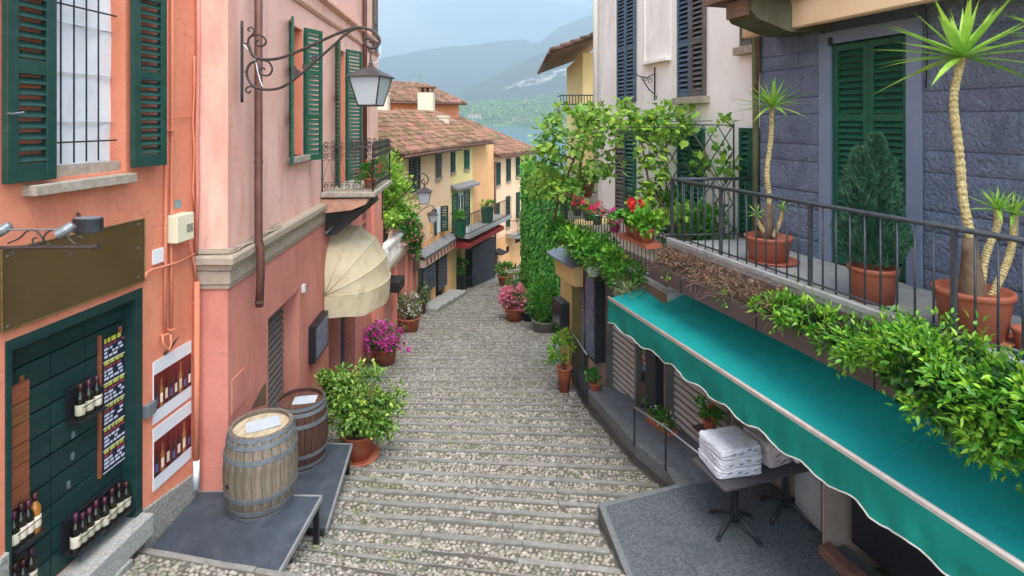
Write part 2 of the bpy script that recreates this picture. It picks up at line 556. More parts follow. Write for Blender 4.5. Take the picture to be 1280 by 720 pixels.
M_brownsign = M('sign_brown', (78, 62, 36), (90, 72, 44), 1.5, 0.35, 0.0004, 20, spec=0.5)
M_brass = M('sign_edge', (150, 130, 84), (120, 100, 64), 20, 0.4, metal=0.6)
M_board = M('door_board_green', (18, 46, 44), (26, 58, 54), 3, 0.42, 0.0015, 30, vary=0.12, stretch=(1, 0.3, 6))
M_wood = M('plank_wood', (116, 66, 40), (146, 90, 58), 8, 0.6, 0.002, 30, vary=0.14, stretch=(1, 0.25, 5))
M_granite = M('granite', (138, 136, 132), (172, 170, 164), 60, 0.85, 0.004, 60, stain=(104, 102, 96), stain_amt=0.6, stain_scale=26, detail=3)
M_granite_rough = M('granite_rough', (120, 118, 112), (160, 158, 150), 38, 0.9, 0.014, 30, stain=(90, 88, 82), stain_amt=0.6, stain_scale=22)
M_sill = M('sill_stone', (150, 138, 122), (172, 160, 146), 12, 0.9, 0.005, 50, stain=(110, 100, 90), stain_amt=0.6, stain_scale=10)
M_cloth = M('curtain_cloth', (212, 216, 220), (228, 230, 232), 3, 0.9, 0.012, 5)
M_iron = M('wrought_iron', (58, 52, 52), (76, 68, 66), 14, 0.55, 0.001, 60, metal=0.35)
M_iron_dark = M('dark_iron', (40, 42, 46), (54, 56, 60), 14, 0.5, 0.001, 60, metal=0.3)
M_rail = M('rail_paint', (62, 66, 72), (78, 82, 88), 20, 0.42, 0.001, 50, metal=0.3)
M_pipebrown = M('pipe_brown', (92, 58, 50), (108, 70, 60), 6, 0.5, metal=0.2)
M_pipegreen = M('pipe_mossy', (84, 88, 58), (110, 108, 74), 4, 0.7, 0.003, 30)
M_pipewhite = M('pipe_pale', (196, 190, 180), (208, 202, 192), 4, 0.6)
M_cream_box = M('plastic_cream', (214, 206, 176), (220, 212, 184), 4, 0.45)
M_white_plastic = M('plastic_white', (214, 216, 220), (222, 224, 228), 4, 0.4)
M_grey_metal = M('grey_metal', (120, 126, 132), (140, 146, 152), 14, 0.4, metal=0.5)
M_black = M('black_paint', (30, 30, 34), (40, 40, 44), 12, 0.4, spec=0.4)
M_dark = M('dark_interior', (14, 14, 15), (22, 22, 22), 3, 0.8)
M_maroon = M('poster_maroon', (96, 26, 28), (108, 32, 32), 4, 0.35)
M_postwhite = M('poster_white', (206, 208, 212), (214, 216, 220), 4, 0.35)
M_slate = M('slate_board', (30, 32, 48), (38, 38, 58), 6, 0.5)
M_chalky = M('chalk_yellow', (190, 186, 60), (176, 170, 50), 10, 0.8)
M_chalkw = M('chalk_white', (200, 202, 216), (180, 184, 204), 10, 0.8)
M_chalkr = M('chalk_red', (150, 60, 66), (140, 50, 60), 10, 0.8)
M_glass_dk = M('bottle_dark', (22, 22, 20), (34, 30, 24), 5, 0.12, spec=0.6, vary=0.3)
M_glass_amb = M('bottle_amber', (146, 92, 34), (164, 108, 44), 5, 0.15, spec=0.6)
M_lab_cream = M('bottle_label', (190, 180, 154), (206, 198, 176), 16, 0.7, vary=0.4)
M_capr = M('bottle_cap', (66, 20, 26), (44, 24, 50), 5, 0.4, vary=0.5)
M_roller = M('roller_grey', (178, 172, 164), (192, 186, 178), 2, 0.5, 0.0006, 30, stain=(150, 140, 130), stain_amt=0.4, streak=0.4, stain_scale=2)
M_roller_dk = M('roller_dark', (72, 76, 84), (86, 90, 98), 2, 0.5, metal=0.35)
M_terracotta = M('terracotta', (164, 84, 56), (182, 102, 72), 5, 0.75, 0.002, 40, stain=(196, 150, 124), stain_amt=0.45, stain_scale=6)
M_terracotta2 = M('terracotta_smooth', (152, 82, 58), (164, 94, 70), 3, 0.55, stain=(140, 76, 56), stain_amt=0.3, stain_scale=4, speck=.06)
M_soil = M('soil', (48, 38, 28), (72, 58, 44), 30, 0.95, 0.01, 40)
M_platform = M('platform_slate', (50, 57, 66), (62, 69, 78), 2.2, 0.6, 0.001, 80, stain=(96, 102, 108), stain_amt=0.4, stain_scale=4, chips=(120, 126, 132), chip_amt=.5, chip_scale=6, chip_at=.68, speck=.08)
M_plat_edge = M('platform_edge', (150, 152, 154), (168, 170, 170), 8, 0.4, metal=0.5)
M_stave = M('barrel_oak', (92, 82, 70), (134, 120, 102), 5, 0.75, 0.002, 30, vary=0.16, stretch=(6, 6, 0.8), stain=(74, 62, 52), stain_amt=0.6, stain_scale=5)
M_stave_dk = M('barrel_dark_oak', (62, 40, 32), (84, 56, 44), 5, 0.6, 0.0015, 30, vary=0.15, stretch=(6, 6, 0.8))
M_hoop = M('barrel_hoop', (92, 100, 106), (116, 122, 126), 9, 0.6, 0.001, 40, metal=0.25, stain=(96, 80, 68), stain_amt=0.5, stain_scale=8)
M_head = M('barrel_head', (166, 148, 120), (186, 170, 142), 5, 0.7, vary=0.08, stretch=(5, 0.7, 1))
M_head_dk = M('barrel_head_dark', (84, 54, 42), (104, 68, 54), 5, 0.6, vary=0.1, stretch=(5, 0.7, 1))
M_paper = M('paper', (174, 180, 186), (160, 168, 176), 2, 0.7)
M_awn = M('awning_teal', (2, 146, 142), (6, 158, 153), 0.9, 0.75, 0.002, 6, stain=(3, 122, 120), stain_amt=0.7, stain_scale=1.7, trans=0.18, speck=.05)
M_val = M('valance_teal', (6, 130, 116), (10, 142, 128), 1.2, 0.8, 0.003, 5, trans=0.25)
M_piping = M('awning_piping', (206, 200, 190), (190, 184, 172), 10, 0.7)
M_barwhite = M('awning_bar', (204, 192, 182), (184, 168, 158), 8, 0.4, metal=0.1)
M_beige = M('awning_beige', (206, 190, 156), (220, 206, 174), 1.8, 0.85, 0.004, 8, stain=(150, 124, 90), stain_amt=0.55, stain_scale=2.5, trans=0.2)
M_blue = M('blue_stucco', (98, 108, 128), (120, 130, 150), 3.0, 0.9, 0.05, 26, stain=(92, 100, 122), stain_amt=0.5, stain_scale=5, speck=.16)
M_bluetrim = M('blue_trim', (116, 127, 148), (124, 135, 156), 3, 0.8, 0.001, 40)
M_white = M('white_render', (234, 226, 218), (241, 235, 228), 1.2, 0.9, 0.003, 40, stain=(188, 176, 164), stain_amt=0.6, streak=0.25, stain_scale=1.5, chips=(170, 160, 150), chip_amt=.5, chip_scale=3.0, chip_at=.68, speck=.04, cracks=.4)
M_cream = M('cream_render', (216, 180, 140), (224, 192, 154), 1.5, 0.85, 0.002, 40, stain=(190, 156, 120), stain_amt=0.4, stain_scale=3)
M_yellow = M('yellow_render', (236, 208, 142), (242, 218, 156), 1.2, 0.85, 0.002, 40, stain=(200, 168, 104), stain_amt=0.4, streak=0.3, stain_scale=1.6)
M_yellowpost = M('ochre_post', (206, 172, 108), (216, 184, 124), 1.6, 0.85, 0.002, 40)
M_peach = M('peach_render', (246, 198, 160), (250, 210, 174), 1.0, 0.85, 0.002, 40, stain=(232, 176, 136), stain_amt=0.4, streak=0.3, stain_scale=1.2, speck=.04)
M_apricot = M('apricot_render', (236, 174, 118), (242, 186, 132), 1.0, 0.85, 0.002, 40, stain=(206, 140, 92), stain_amt=0.4, streak=0.3, stain_scale=1.2)
M_tile = M('roof_tile', (104, 75, 56), (144, 110, 84), 1.6, 0.9, 0.004, 20, isl=0.5, stain=(112, 92, 80), stain_amt=0.8, stain_scale=0.8)
M_chimney = M('chimney_plaster', (196, 182, 160), (210, 198, 176), 4, 0.9, 0.004, 30, stain=(150, 136, 118), stain_amt=0.5, stain_scale=4)
M_fascia = M('ledge_brown', (86, 72, 70), (104, 88, 84), 4, 0.55, 0.001, 30, metal=0.2, stain=(66, 54, 50), stain_amt=0.5, stain_scale=4)
M_timber = M('timber_brown', (98, 74, 58), (126, 98, 78), 6, 0.8, 0.004, 30, stretch=(6, 1, 6))
M_concrete = M('concrete', (140, 140, 138), (164, 164, 160), 5, 0.9, 0.003, 40, stain=(112, 112, 108), stain_amt=0.5, stain_scale=5)
M_slabgrey = M('terrace_stone', (62, 67, 71), (92, 96, 98), 34, 0.75, 0.0025, 70, stain=(78, 84, 90), stain_amt=0.5, stain_scale=3, detail=3, chips=(60, 66, 72), chip_amt=.5, chip_scale=1.6, chip_at=.60, speck=.18)
M_walkstone = M('walkway_stone', (98, 102, 108), (118, 122, 126), 8, 0.7, 0.002, 60, stain=(82, 86, 92), stain_amt=0.5, stain_scale=3, vary=0.08)
M_kerb = M('step_stone', (120, 117, 111), (142, 139, 132), 10, 0.85, 0.005, 40, stain=(100, 98, 90), stain_amt=0.6, stain_scale=6, vary=0.1)
M_mortar = M('street_mortar', (82, 78, 70), (102, 97, 87), 9, 0.95, 0.008, 50, stain=(86, 94, 50), stain_amt=0.7, stain_scale=0.9)
M_pebble = M('pebble', (128, 124, 115), (156, 151, 140), 7, 0.75, 0.001, 60, isl=0.4, stain=(104, 108, 66), stain_amt=0.6, stain_scale=0.8)
M_table = M('table_top', (66, 62, 64), (76, 72, 74), 3, 0.5, 0.0006, 50)
M_linen = M('linen_pack', (186, 185, 190), (204, 203, 208), 6, 0.85, 0.004, 22, stain=(152, 153, 164), stain_amt=.4, stain_scale=9)
M_linenp = M('linen_pack_pink', (186, 168, 168), (200, 184, 184), 6, 0.45, 0.006, 14)
M_print = M('pack_print', (66, 68, 80), (80, 82, 94), 6, 0.6)
M_mag1 = M('window_print', (92, 86, 96), (170, 150, 140), 22, 0.3, ramp3=(60, 90, 130))
M_glassy = M('window_glass', (44, 48, 50), (60, 64, 66), 2, 0.06, spec=0.7)
M_lantern_glass = M('lantern_glass', (200, 206, 208), (214, 218, 220), 4, 0.35, trans=0.3)
M_ivy = M('ivy_leaf', (70, 146, 50), (120, 192, 78), 1.2, 0.5, isl=0.35, trans=0.3)
M_grape = M('grape_leaf', (92, 142, 38), (146, 186, 70), 2.0, 0.55, isl=0.42, trans=0.35)
M_hedge = M('hedge_leaf', (66, 130, 26), (132, 186, 54), 3.0, 0.4, isl=0.45, trans=0.3, spec=0.5)
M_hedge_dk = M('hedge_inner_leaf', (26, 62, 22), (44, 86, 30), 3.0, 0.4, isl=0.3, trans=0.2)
M_vari = M('variegated_leaf', (62, 112, 34), (168, 190, 84), 26, 0.42, isl=0.35, trans=0.25, lo=0.48, hi=0.60)
M_bush = M('bush_leaf', (52, 120, 30), (92, 156, 44), 3, 0.5, isl=0.3, trans=0.3)
M_olive = M('grey_green_leaf', (92, 106, 62), (140, 150, 104), 4, 0.6, isl=0.3, trans=0.2)
M_conifer = M('conifer_needle', (40, 84, 62), (76, 120, 92), 5, 0.6, isl=0.25, trans=0.1)
M_yucca = M('yucca_leaf', (118, 166, 52), (160, 198, 86), 3, 0.4, vary=0.2, trans=0.25)
M_trunk_y = M('yucca_trunk', (158, 134, 84), (206, 188, 138), 60, 0.85, 0.012, 50, stain=(96, 74, 46), stain_amt=0.85, stain_scale=26)
M_bark = M('bark', (84, 66, 50), (112, 92, 74), 10, 0.9, 0.006, 30)
M_dry = M('dry_stem', (92, 74, 62), (124, 102, 86), 8, 0.9, isl=0.3)
M_red = M('red_petal', (206, 26, 22), (226, 48, 36), 5, 0.5, isl=0.2, trans=0.2)
M_magenta = M('magenta_petal', (196, 44, 146), (222, 84, 178), 5, 0.5, isl=0.2, trans=0.25)
M_pinkpet = M('pink_petal', (212, 104, 130), (232, 150, 160), 5, 0.5, isl=0.25, trans=0.25)
M_whitepet = M('white_petal', (214, 206, 206), (232, 226, 226), 5, 0.5, isl=0.15, trans=0.25)
M_redawn = M('red_awning', (140, 38, 36), (156, 50, 46), 3, 0.75, trans=0.15)
M_chain = M('rusty_iron', (72, 56, 50), (96, 72, 60), 12, 0.8, 0.003, 30)
# ------------------------------------------------------------------ street (stepped cobbled lane going down)
def st_z(yc): return float(np.interp(yc, [0, 4.7, 5.9, 7.1, 20, 27, 34, 46], [-2.9, -4.12, -4.67, -4.88, -7.28, -8.12, -8.9, -10.2]))
def st_t(yc): return float(np.interp(yc, [4.7, 6, 9, 12, 24, 34, 46], [-0.2, -0.13, -0.06, 0.0, 0.0, 0.10, 0.30]))
def street_z(x, y):
    yc = y
    for _ in range(6): yc = y - st_t(yc) * x
    return st_z(yc)

def on_street(u, v):
    """where the line of sight through a photo point meets the lane"""
    for Y in np.arange(5, 45, .02):
        q = at(u, v, Y)
        if q.z <= street_z(q.x, q.y): return Vector((q.x, q.y, street_z(q.x, q.y) - .01))
    return q

LX = [(0, -4.05), (6.25, -3.62), (6.3, -3.28), (16, -3.95), (21, -3.95), (22, -3.85), (26, -2.95), (31.5, -1.1), (37, 1.2), (46, 4.5)]
RX = [(0, 2.0), (3, 1.5), (5.87, 1.14), (6.75, 1.02), (6.8, 2.12), (7.0, 2.15), (7.6, 2.12), (8.3, 1.86), (10.6, 1.5), (13.2, 1.32), (15, 1.5), (17.5, 1.72), (27, .6), (31, 2.4), (34, 5.0), (46, 9.0)]
def lx(y): return float(np.interp(y, [p[0] for p in LX], [p[1] for p in LX]))
def rx(y): return float(np.interp(y, [p[0] for p in RX], [p[1] for p in RX]))

# nosing lines of the steps
noses = [2.6, 3.15, 3.7, 4.25, 4.72, 5.2, 5.66, 6.02, 6.36, 6.7, 7.02, 7.32, 7.64, 7.98]
while noses[-1] < 40:
    noses.append(noses[-1] + 0.40 + 0.06 * math.sin(len(noses) * 2.3) + (0.05 if noses[-1] > 14 else 0))
street = MB()
step_rows = []
SW = 0.085
NX = 9
rows = []
for i, yc in enumerate(noses):
    z = st_z(yc); t = st_t(yc)
    zl = st_z(yc + 0.001) - 0.055
    def ptl(frac, dy, zz):
        # intersect the nosing line with the lane's edges
        y0 = yc + dy
        a = lx(y0 + t * lx(y0)); b = rx(y0 + t * rx(y0)) + 0.05
        x = a + (b - a) * frac
        return Vector((x, y0 + t * x, zz))
    rows.append([ptl(k / (NX - 1), 0, z - 0.012) for k in range(NX)])
    rows.append([ptl(k / (NX - 1), 0.004, zl) for k in range(NX)])
    step_rows.append((yc, z, zl, t))
street.sheet(rows)
street_o = street.build('street', M_mortar, None, kind='structure')

# nosing stones: each a piece of the street
for i, (yc, z, zl, t) in enumerate(step_rows):
    if yc < 4.0 or yc > 34: continue
    y0 = yc
    a = lx(y0 + t * lx(y0)) + 0.03; b = rx(y0 + t * rx(y0)) - 0.01
    k = 4 if yc < 20 else 2
    cut = sorted([a] + [a + (b - a) * (j + 0.25 * (random.random() - .5)) / k for j in range(1, k)] + [b])
    for j in range(k):
        x0, x1 = cut[j] + 0.006, cut[j + 1] - 0.006
        if x1 - x0 < 0.1: continue
        dz = random.uniform(-0.010, 0.008); w = SW * random.uniform(0.8, 1.2)
        m = MB(); nseg = 4
        tops = []; 
        for q in range(nseg + 1):
            x = x0 + (x1 - x0) * q / nseg
            wob = 0.022 * mnoise.noise((x * 3, yc * 5, 0)); 
            tops.append((x, y0 + t * x + wob))
        vs = []
        for (x, y) in tops:
            e = random.uniform(-0.004, 0.004)
            vs += [(x, y + 0.012, z + dz - 0.09), (x, y + 0.012, z + dz - 0.014 + e), (x, y - 0.004, z + dz + e), (x, y - w, z + dz + 0.010 + e), (x, y - w - 0.004, z + dz - 0.09)]
        fs = []
        for q in range(nseg):
            for r in range(4): fs.append((q * 5 + r, q * 5 + r + 1, (q + 1) * 5 + r + 1, (q + 1) * 5 + r))
        fs += [(0, 1, 2, 3, 4), tuple(nseg * 5 + r for r in (4, 3, 2, 1, 0))]
        m.add(vs, fs)
        fixn(m.build('step_stone', M_kerb, street_o))

# cobbles: thousands of river pebbles set in the treads
def pebble_field():
    cs = []; rs = []; ang = []; asp = []; far = []
    for i in range(len(step_rows) - 1):
        yc, z, zl, t = step_rows[i]; yn, zn, _, tn = step_rows[i + 1]
        if yc < 4.0 or yc > 33: continue
        d0, d1 = yc + 0.03, yn - SW - 0.02
        pit = 0.058 if yc < 10 else (0.064 if yc < 16 else 0.082)
        k = max(2, int(round((d1 - d0) / pit)))
        for r in range(k):
            yy = d0 + (d1 - d0) * (r + 0.5) / k
            a = lx(yy + t * lx(yy)) + 0.05; b = rx(yy + t * rx(yy)) - 0.04
            n = int((b - a) / (pit * 0.92))
            x = a + (np.arange(n) + 0.5 + 0.5 * (r % 2)) * (b - a) / n + rng.normal(0, pit * 0.16, n)
            f = (yy - yc) / (yn - yc)
            tt = t + (tn - t) * f
            zc = zl + (zn - 0.012 - zl) * f
            y = yy + tt * x + rng.normal(0, pit * 0.14, n)
            sz = pit * 0.53 * (0.72 + 0.5 * rng.random(n))
            cs.append(np.stack([x, y, np.full(n, zc)], 1)); rs.append(sz)
            ang.append(rng.normal(0.3, 0.6, n)); asp.append(0.62 + 0.3 * rng.random(n))
    C = np.concatenate(cs); R = np.concatenate(rs); A = np.concatenate(ang); P = np.concatenate(asp)
    keep = rng.random(len(C)) > 0.03
    C, R, A, P = C[keep], R[keep], A[keep], P[keep]
    N = len(C); K = 7
    th = np.arange(K) * 2 * np.pi / K
    def ring(rad, h):
        jit = 1 + 0.10 * rng.normal(size=(N, K))
        px = np.cos(th)[None] * rad * R[:, None] * jit; py = np.sin(th)[None] * rad * (R * P)[:, None] * jit
        c, s = np.cos(A)[:, None], np.sin(A)[:, None]
        return np.stack([C[:, 0:1] + px * c - py * s, C[:, 1:2] + px * s + py * c, C[:, 2:3] + (h * R * 0.62)[:, None] + 0 * px], 2)
    one = np.ones(N)
    low = ring(1.0, -0.5 * one); mid = ring(0.93, 0.32 * one); hi = ring(0.55, 0.72 * one + 0.1 * rng.normal(size=N))
    top = C + np.stack([rng.normal(0, .1, N) * R, rng.normal(0, .1, N) * R, R * 0.5], 1)
    V = np.concatenate([low, mid, hi, top[:, None]], 1)
    T = []
    for a in (0, K):
        for j in range(K):
            j2 = (j + 1) % K
            T += [[a + j, a + j2, a + K + j2], [a + j, a + K + j2, a + K + j]]
    for j in range(K): T.append([2 * K + j, 2 * K + (j + 1) % K, 3 * K])
    T = np.array(T); k = V.shape[1]
    me = np_mesh('cobbles', V.reshape(-1, 3), (T[None] + (np.arange(N) * k)[:, None, None]).reshape(-1, 3))
    return finish('cobbles', me, M_pebble, street_o, True, 0, kind='stuff')
pebble_field()

# weeds and moss tufts between the stones at the left edge and by the platforms
pp = []
for _ in range(900):
    y = random.uniform(5.6, 16); side = random.random()
    x = lx(y) + abs(random.gauss(0.9, 0.9)) if side < .75 else rx(y) - abs(random.gauss(0, 0.4))
    if mnoise.noise((x * 0.9, y * 0.9, 3)) < 0.12: continue
    pp.append((x, y, street_z(x, y) - 0.015))
pp = np.array(pp); n = len(pp) * 5
base = np.repeat(pp, 5, 0) + rng.normal(0, 0.03, (n, 3)) * [1, 1, 0]
leaf_mesh('weeds', base, rand_dirs(n) + [0, 0, 1.0], rand_dirs(n), 0.045 * (0.5 + rng.random(n)), 0.012, M('weed_leaf', (110, 128, 48), (150, 160, 70), 4, 0.6, isl=0.3, trans=0.3), street_o, kind='stuff')

# ------------------------------------------------------------------ ground below the town, lake, far shore, mountains
LAKE = -16.0
def ground_z(x, y):
    if y < 46: z = street_z(0, max(y, 0.0)) - 0.45
    else: z = -12.0 - (y - 46) * 0.09
    if abs(x) > 14 and y < 46: z -= 0.02 * (abs(x) - 14)
    return max(z, LAKE - 3)
gys = [-60, -30, -10, 0, 4, 8, 12, 18, 24, 30, 36, 46, 60, 80, 100, 130]
gxs = [-400, -200, -100, -50, -20, -8, -4, 0, 4, 8, 20, 50, 100, 200, 400]
MB().sheet([[Vector((x, y, ground_z(x, y))) for x in gxs] for y in gys]).build('ground', M('ground_soil', (92, 96, 62), (120, 112, 84), 0.3, 0.95, 0.02, 6), None, True, kind='structure')

mw = bpy.data.materials.new('lake_water'); mw.use_nodes = True
n_, l_ = mw.node_tree.nodes, mw.node_tree.links
p_ = n_['Principled BSDF']
p_.inputs['Base Color'].default_value = (*L((70, 110, 132)), 1); p_.inputs['Roughness'].default_value = 0.12
p_.inputs['Specular IOR Level'].default_value = 0.5
tc_ = n_.new('ShaderNodeTexCoord'); mp_ = n_.new('ShaderNodeMapping'); mp_.inputs['Scale'].default_value = (0.05, 0.16, 1)
nz_ = n_.new('ShaderNodeTexNoise'); nz_.inputs['Scale'].default_value = 6; nz_.inputs['Detail'].default_value = 5
bp_ = n_.new('ShaderNodeBump'); bp_.inputs['Strength'].default_value = 0.5; bp_.inputs['Distance'].default_value = 0.4
l_.new(tc_.outputs['Object'], mp_.inputs[0]); l_.new(mp_.outputs[0], nz_.inputs['Vector'])
l_.new(nz_.outputs['Fac'], bp_.inputs['Height']); l_.new(bp_.outputs[0], p_.inputs['Normal'])
MB().add([(-4500, 70, LAKE), (4500, 70, LAKE), (4500, 6500, LAKE), (-4500, 6500, LAKE)], [(0, 1, 2, 3)]).build('lake', mw, None, kind='structure')

SHORE = 16.0 * F / 6.5     # distance of the far shore
def hmap(name, x0, x1, nx, y0, y1, ny, fn, mat):
    xs = np.linspace(x0, x1, nx); ys = np.linspace(y0, y1, ny)
    rows = [[Vector((x, y, fn(x, y))) for x in xs] for y in ys]
    return MB().sheet(rows).build(name, mat, None, True, kind='structure')
def fbm(x, y, s): return mnoise.fractal((x / s, y / s, 1.3), 1.0, 2.1, 6)
# skyline (u, v) of the two mountain ridges and of the wooded shore, carried by real terrain
def ridge(us, vs, u): return float(np.interp(u, us, vs))
M_hill = M('shore_woods', (60, 94, 38), (120, 140, 72), 0.012, 0.95, 2.0, 0.06, ramp3=(84, 116, 54), detail=9)
M_mtn = M('mountain_woods', (38, 52, 36), (62, 74, 50), 0.006, 0.95, 8.0, 0.02, stain=(186, 178, 166), stain_amt=0.0, detail=9)
def shore_h(x, y):
    d = y - SHORE + 20 * fbm(x, 0, 160)
    u = CX + F * x / y
    top = (CY - ridge([-400, 300, 480, 540, 600, 660, 740, 1000, 1700], [128, 126, 130, 134, 130, 128, 122, 118, 120], u)) * 2250 / F - LAKE
    k = min(max(d / 430.0, 0), 1.3)
    return LAKE - 2 + (top + 2) * (k ** 0.75) * (0.93 + 0.16 * fbm(x, y, 180)) + (2.5 * fbm(x, y, 25) if d > 10 else 0)
hmap('shore_hill', -2600, 3000, 240, SHORE - 60, 2330, 34, shore_h, M_hill)
def mtn_h(dist, depth, us, vs, amp):
    def fn(x, y):
        u = CX + F * x / dist
        top = (CY - ridge(us, vs, u)) * dist / F - LAKE
        k = max(0.0, 1 - abs(y - dist) / depth)
        rough = fbm(x, y, 700) * amp
        return LAKE - 4 + top * (k ** 1.1) * (0.97 + 0.10 * rough * (1 - k * 0.75)) + 22 * fbm(x, y, 160) * min(k * 3, 1) * (1 - 0.6 * k)
    return fn
near_m = mtn_h(3300, 900, [-900, 0, 300, 400, 470, 560, 600, 640, 680, 745, 820, 1000, 1700], [126, 122, 124, 126, 126, 120, 98, 78, 60, 44, 28, 10, -20], 1.0)
hmap('near_mountain', -5200, 5200, 200, 2420, 4150, 44, near_m, M_mtn)
far_m = mtn_h(5600, 1700, [-900, 0, 300, 420, 470, 500, 560, 600, 640, 652, 670, 700, 745, 800, 1000, 1700], [30, 40, 60, 76, 70, 66, 54, 50, 44, 42, 50, 28, 10, -14, -40, -20], 1.2)
hmap('far_mountain', -9000, 9000, 240, 3950, 7200, 46, far_m, M_mtn)

# pale rock face on the near mountain
crag = MB()
prev = None
M_rock = M('pale_rock', (66, 74, 56), (190, 180, 168), 0.03, 0.95, 6.0, 0.02, lo=.44, hi=.56)
pts_top = [(628, 112), (645, 103), (662, 100), (680, 94), (697, 86), (712, 84), (730, 74), (760, 66)]
hs = [2, 6, 8, 10, 7, 10, 8, 5]
rws = []
for (u, v), h in zip(pts_top, hs):
    def hit(u, v):
        for Y in np.arange(2420, 3300, 6.0):
            q = at(u, v, Y)
            if near_m(q.x, q.y) >= q.z: return at(u, v, Y - 14)
        return at(u, v, 3250)
    rws.append([hit(u, v + h * k / 4.0 + 1.2 * random.uniform(-1, 1)) for k in range(5)])
crag.sheet(rws)
ck = crag.build('rock_face', M_rock, None, True, kind='structure')

# villas along the far shore: each its own house
M_villa = M('villa_wall', (216, 208, 196), (228, 222, 212), 0.5, 0.9)
M_villaroof = M('villa_roof', (160, 106, 84), (178, 124, 98), 0.5, 0.9)
def villa(u, v, w, h, label, Y=None, roof=True):
    Y = Y or SHORE + 40
    c = at(u, v, Y); wm = w * Y / F; hm = h * Y / F
    t = thing('villa', label, 'house', (c.x, c.y, c.z), 'houses on the far lake shore')
    m = MB().box(c.x - wm / 2, c.x + wm / 2, c.y, c.y + wm * .7, c.z - 8, c.z + hm); m.build('wall', M_villa, t)
    b = MB()
    x0, x1, y0, y1, z = c.x - wm * .54, c.x + wm * .54, c.y - 1, c.y + wm * .7 + 1, c.z + hm
    b.add([(x0, y0, z), (x1, y0, z), (x1, y1, z), (x0, y1, z), (c.x - wm * .2, (y0 + y1) / 2, z + hm * .3), (c.x + wm * .2, (y0 + y1) / 2, z + hm * .3)],
          [(0, 1, 5, 4), (1, 2, 5), (2, 3, 4, 5), (3, 0, 4), (3, 2, 1, 0)])
    b.build('roof', M_villaroof, t)
    for k in range(3):
        wx = c.x - wm * .33 + wm * .33 * k
        MB().box(wx - wm * .05, wx + wm * .05, c.y - .25, c.y + .05, c.z + hm * .35, c.z + hm * .75).build('window', M_dark, t)
villa(593, 152, 17, 7.5, 'long white villa on the far shore, left of the others near the roofs')
villa(648, 153, 15, 5.5, 'pale villa on the far shore above the water, middle of the row')
villa(620, 156, 6, 5, 'small white house at the far waterline between the two larger villas')
villa(676, 156, 9, 4, 'low white house at the far waterline, rightmost by the grapevine')
villa(604, 137, 6, 3.5, 'small cream house among the trees halfway up the far wooded hill', SHORE + 330)
villa(657, 127, 5, 3, 'tiny white house on the wooded hill near its skyline', SHORE + 460)
villa(722, 117, 8, 3.5, 'pale house high on the hillside left of the yellow house', SHORE + 470)

# trees on the far shore that read as one wood
N = 5200
tx = rng.uniform(-1300, 1500, N); ty = SHORE + 8 + 520 * rng.random(N) ** 1.3
tz = np.array([shore_h(a, b) for a, b in zip(tx, ty)])
ok = tz > LAKE + 0.6
tx, ty, tz = tx[ok], ty[ok], tz[ok]; N = len(tx)
K = 26
r = (4 + 6 * rng.random(N)) 
d = rand_dirs(N * K); rr = np.repeat(r, K)[:, None]
P = np.repeat(np.stack([tx, ty, tz + r * 0.7], 1), K, 0) + d * rr * [0.9, 0.9, 0.85]
leaf_mesh('far_wood', P, rand_dirs(N * K) + d, d + [0, 0, .5], rr[:, 0] * 0.75, rr[:, 0] * 0.75, M('far_tree', (84, 128, 44), (158, 182, 92), 0.05, 0.9, isl=0.35), None, kind='stuff', label='broad green wood covering the far lake shore hill', category='wood')
# ================================================================== LEFT SIDE
# ---- orange wine shop building
LW = Wall((-3.522 - .0857 * 5.29, 1.0), (-3.522, 6.29))
s_end = LW.len
def lp(u, v, n=0): return LW.px(u, v, n)
orange = thing('orange_house', 'orange rendered house with wine shop door and barred window, nearest on the left', 'house', LW.pt(s_end / 2, -4.3))
dz_top = lp(90, 394)[1]; ds0, ds1 = lp(6, 420)[0], lp(177, 400)[0]
dz_bot = -3.80
ws0, ws1 = lp(68, 200)[0], lp(157, 200)[0]
wz0 = lp(157, 213)[1]; wz1 = 1.7
w = wall_shell(MB(), LW, 0, s_end, -4.6, 7.0, [(ds0, ds1, dz_bot, dz_top, .16), (ws0, ws1, wz0, wz1, .16)])
w.build('wall', M_orange, orange)
# door: frame and boards
m = MB()
fw = 0.085
m.wbox(LW, ds0, ds0 + .045, dz_bot, dz_top, -.155, .012); m.wbox(LW, ds1 - fw, ds1, dz_bot, dz_top, -.155, .012)
m.wbox(LW, ds0 + .045, ds1 - fw, dz_top - fw, dz_top, -.155, .012)
m.build('door_frame', M_board, orange, bevel=.004)
door = MB().wbox(LW, ds0 + .045, ds1 - fw, dz_bot, dz_top - fw, -.2, -.165).build('door', M_dark, orange)
nb = 10; bh = (dz_top - fw - dz_bot) / nb
vs_ = [ds0 + .045, lp(39, 420)[0], lp(83, 420)[0], lp(125, 420)[0], ds1 - fw]
for i in range(nb):
    z0 = dz_bot + i * bh
    for j in range(4):
        if i < nb - 3 and j == 3: continue
        a, b = vs_[j], vs_[j + 1]
        if i < nb - 3 and j == 2: b = vs_[4]
        MB().wbox(LW, a + .004, b - .004, z0 + .007, z0 + bh - .007, -.165, -.135 + random.uniform(-.004, .004)).build('plank', M_board, door, bevel=.006)
# key plates on the door
for (u, v) in ((91, 543), (90, 570), (85, 606)):
    s, z = lp(u, v, -.13); MB().wbox(LW, s - .012, s + .012, z - .028, z + .028, -.132, -.118).build('lock_plate', M_grey_metal, door)
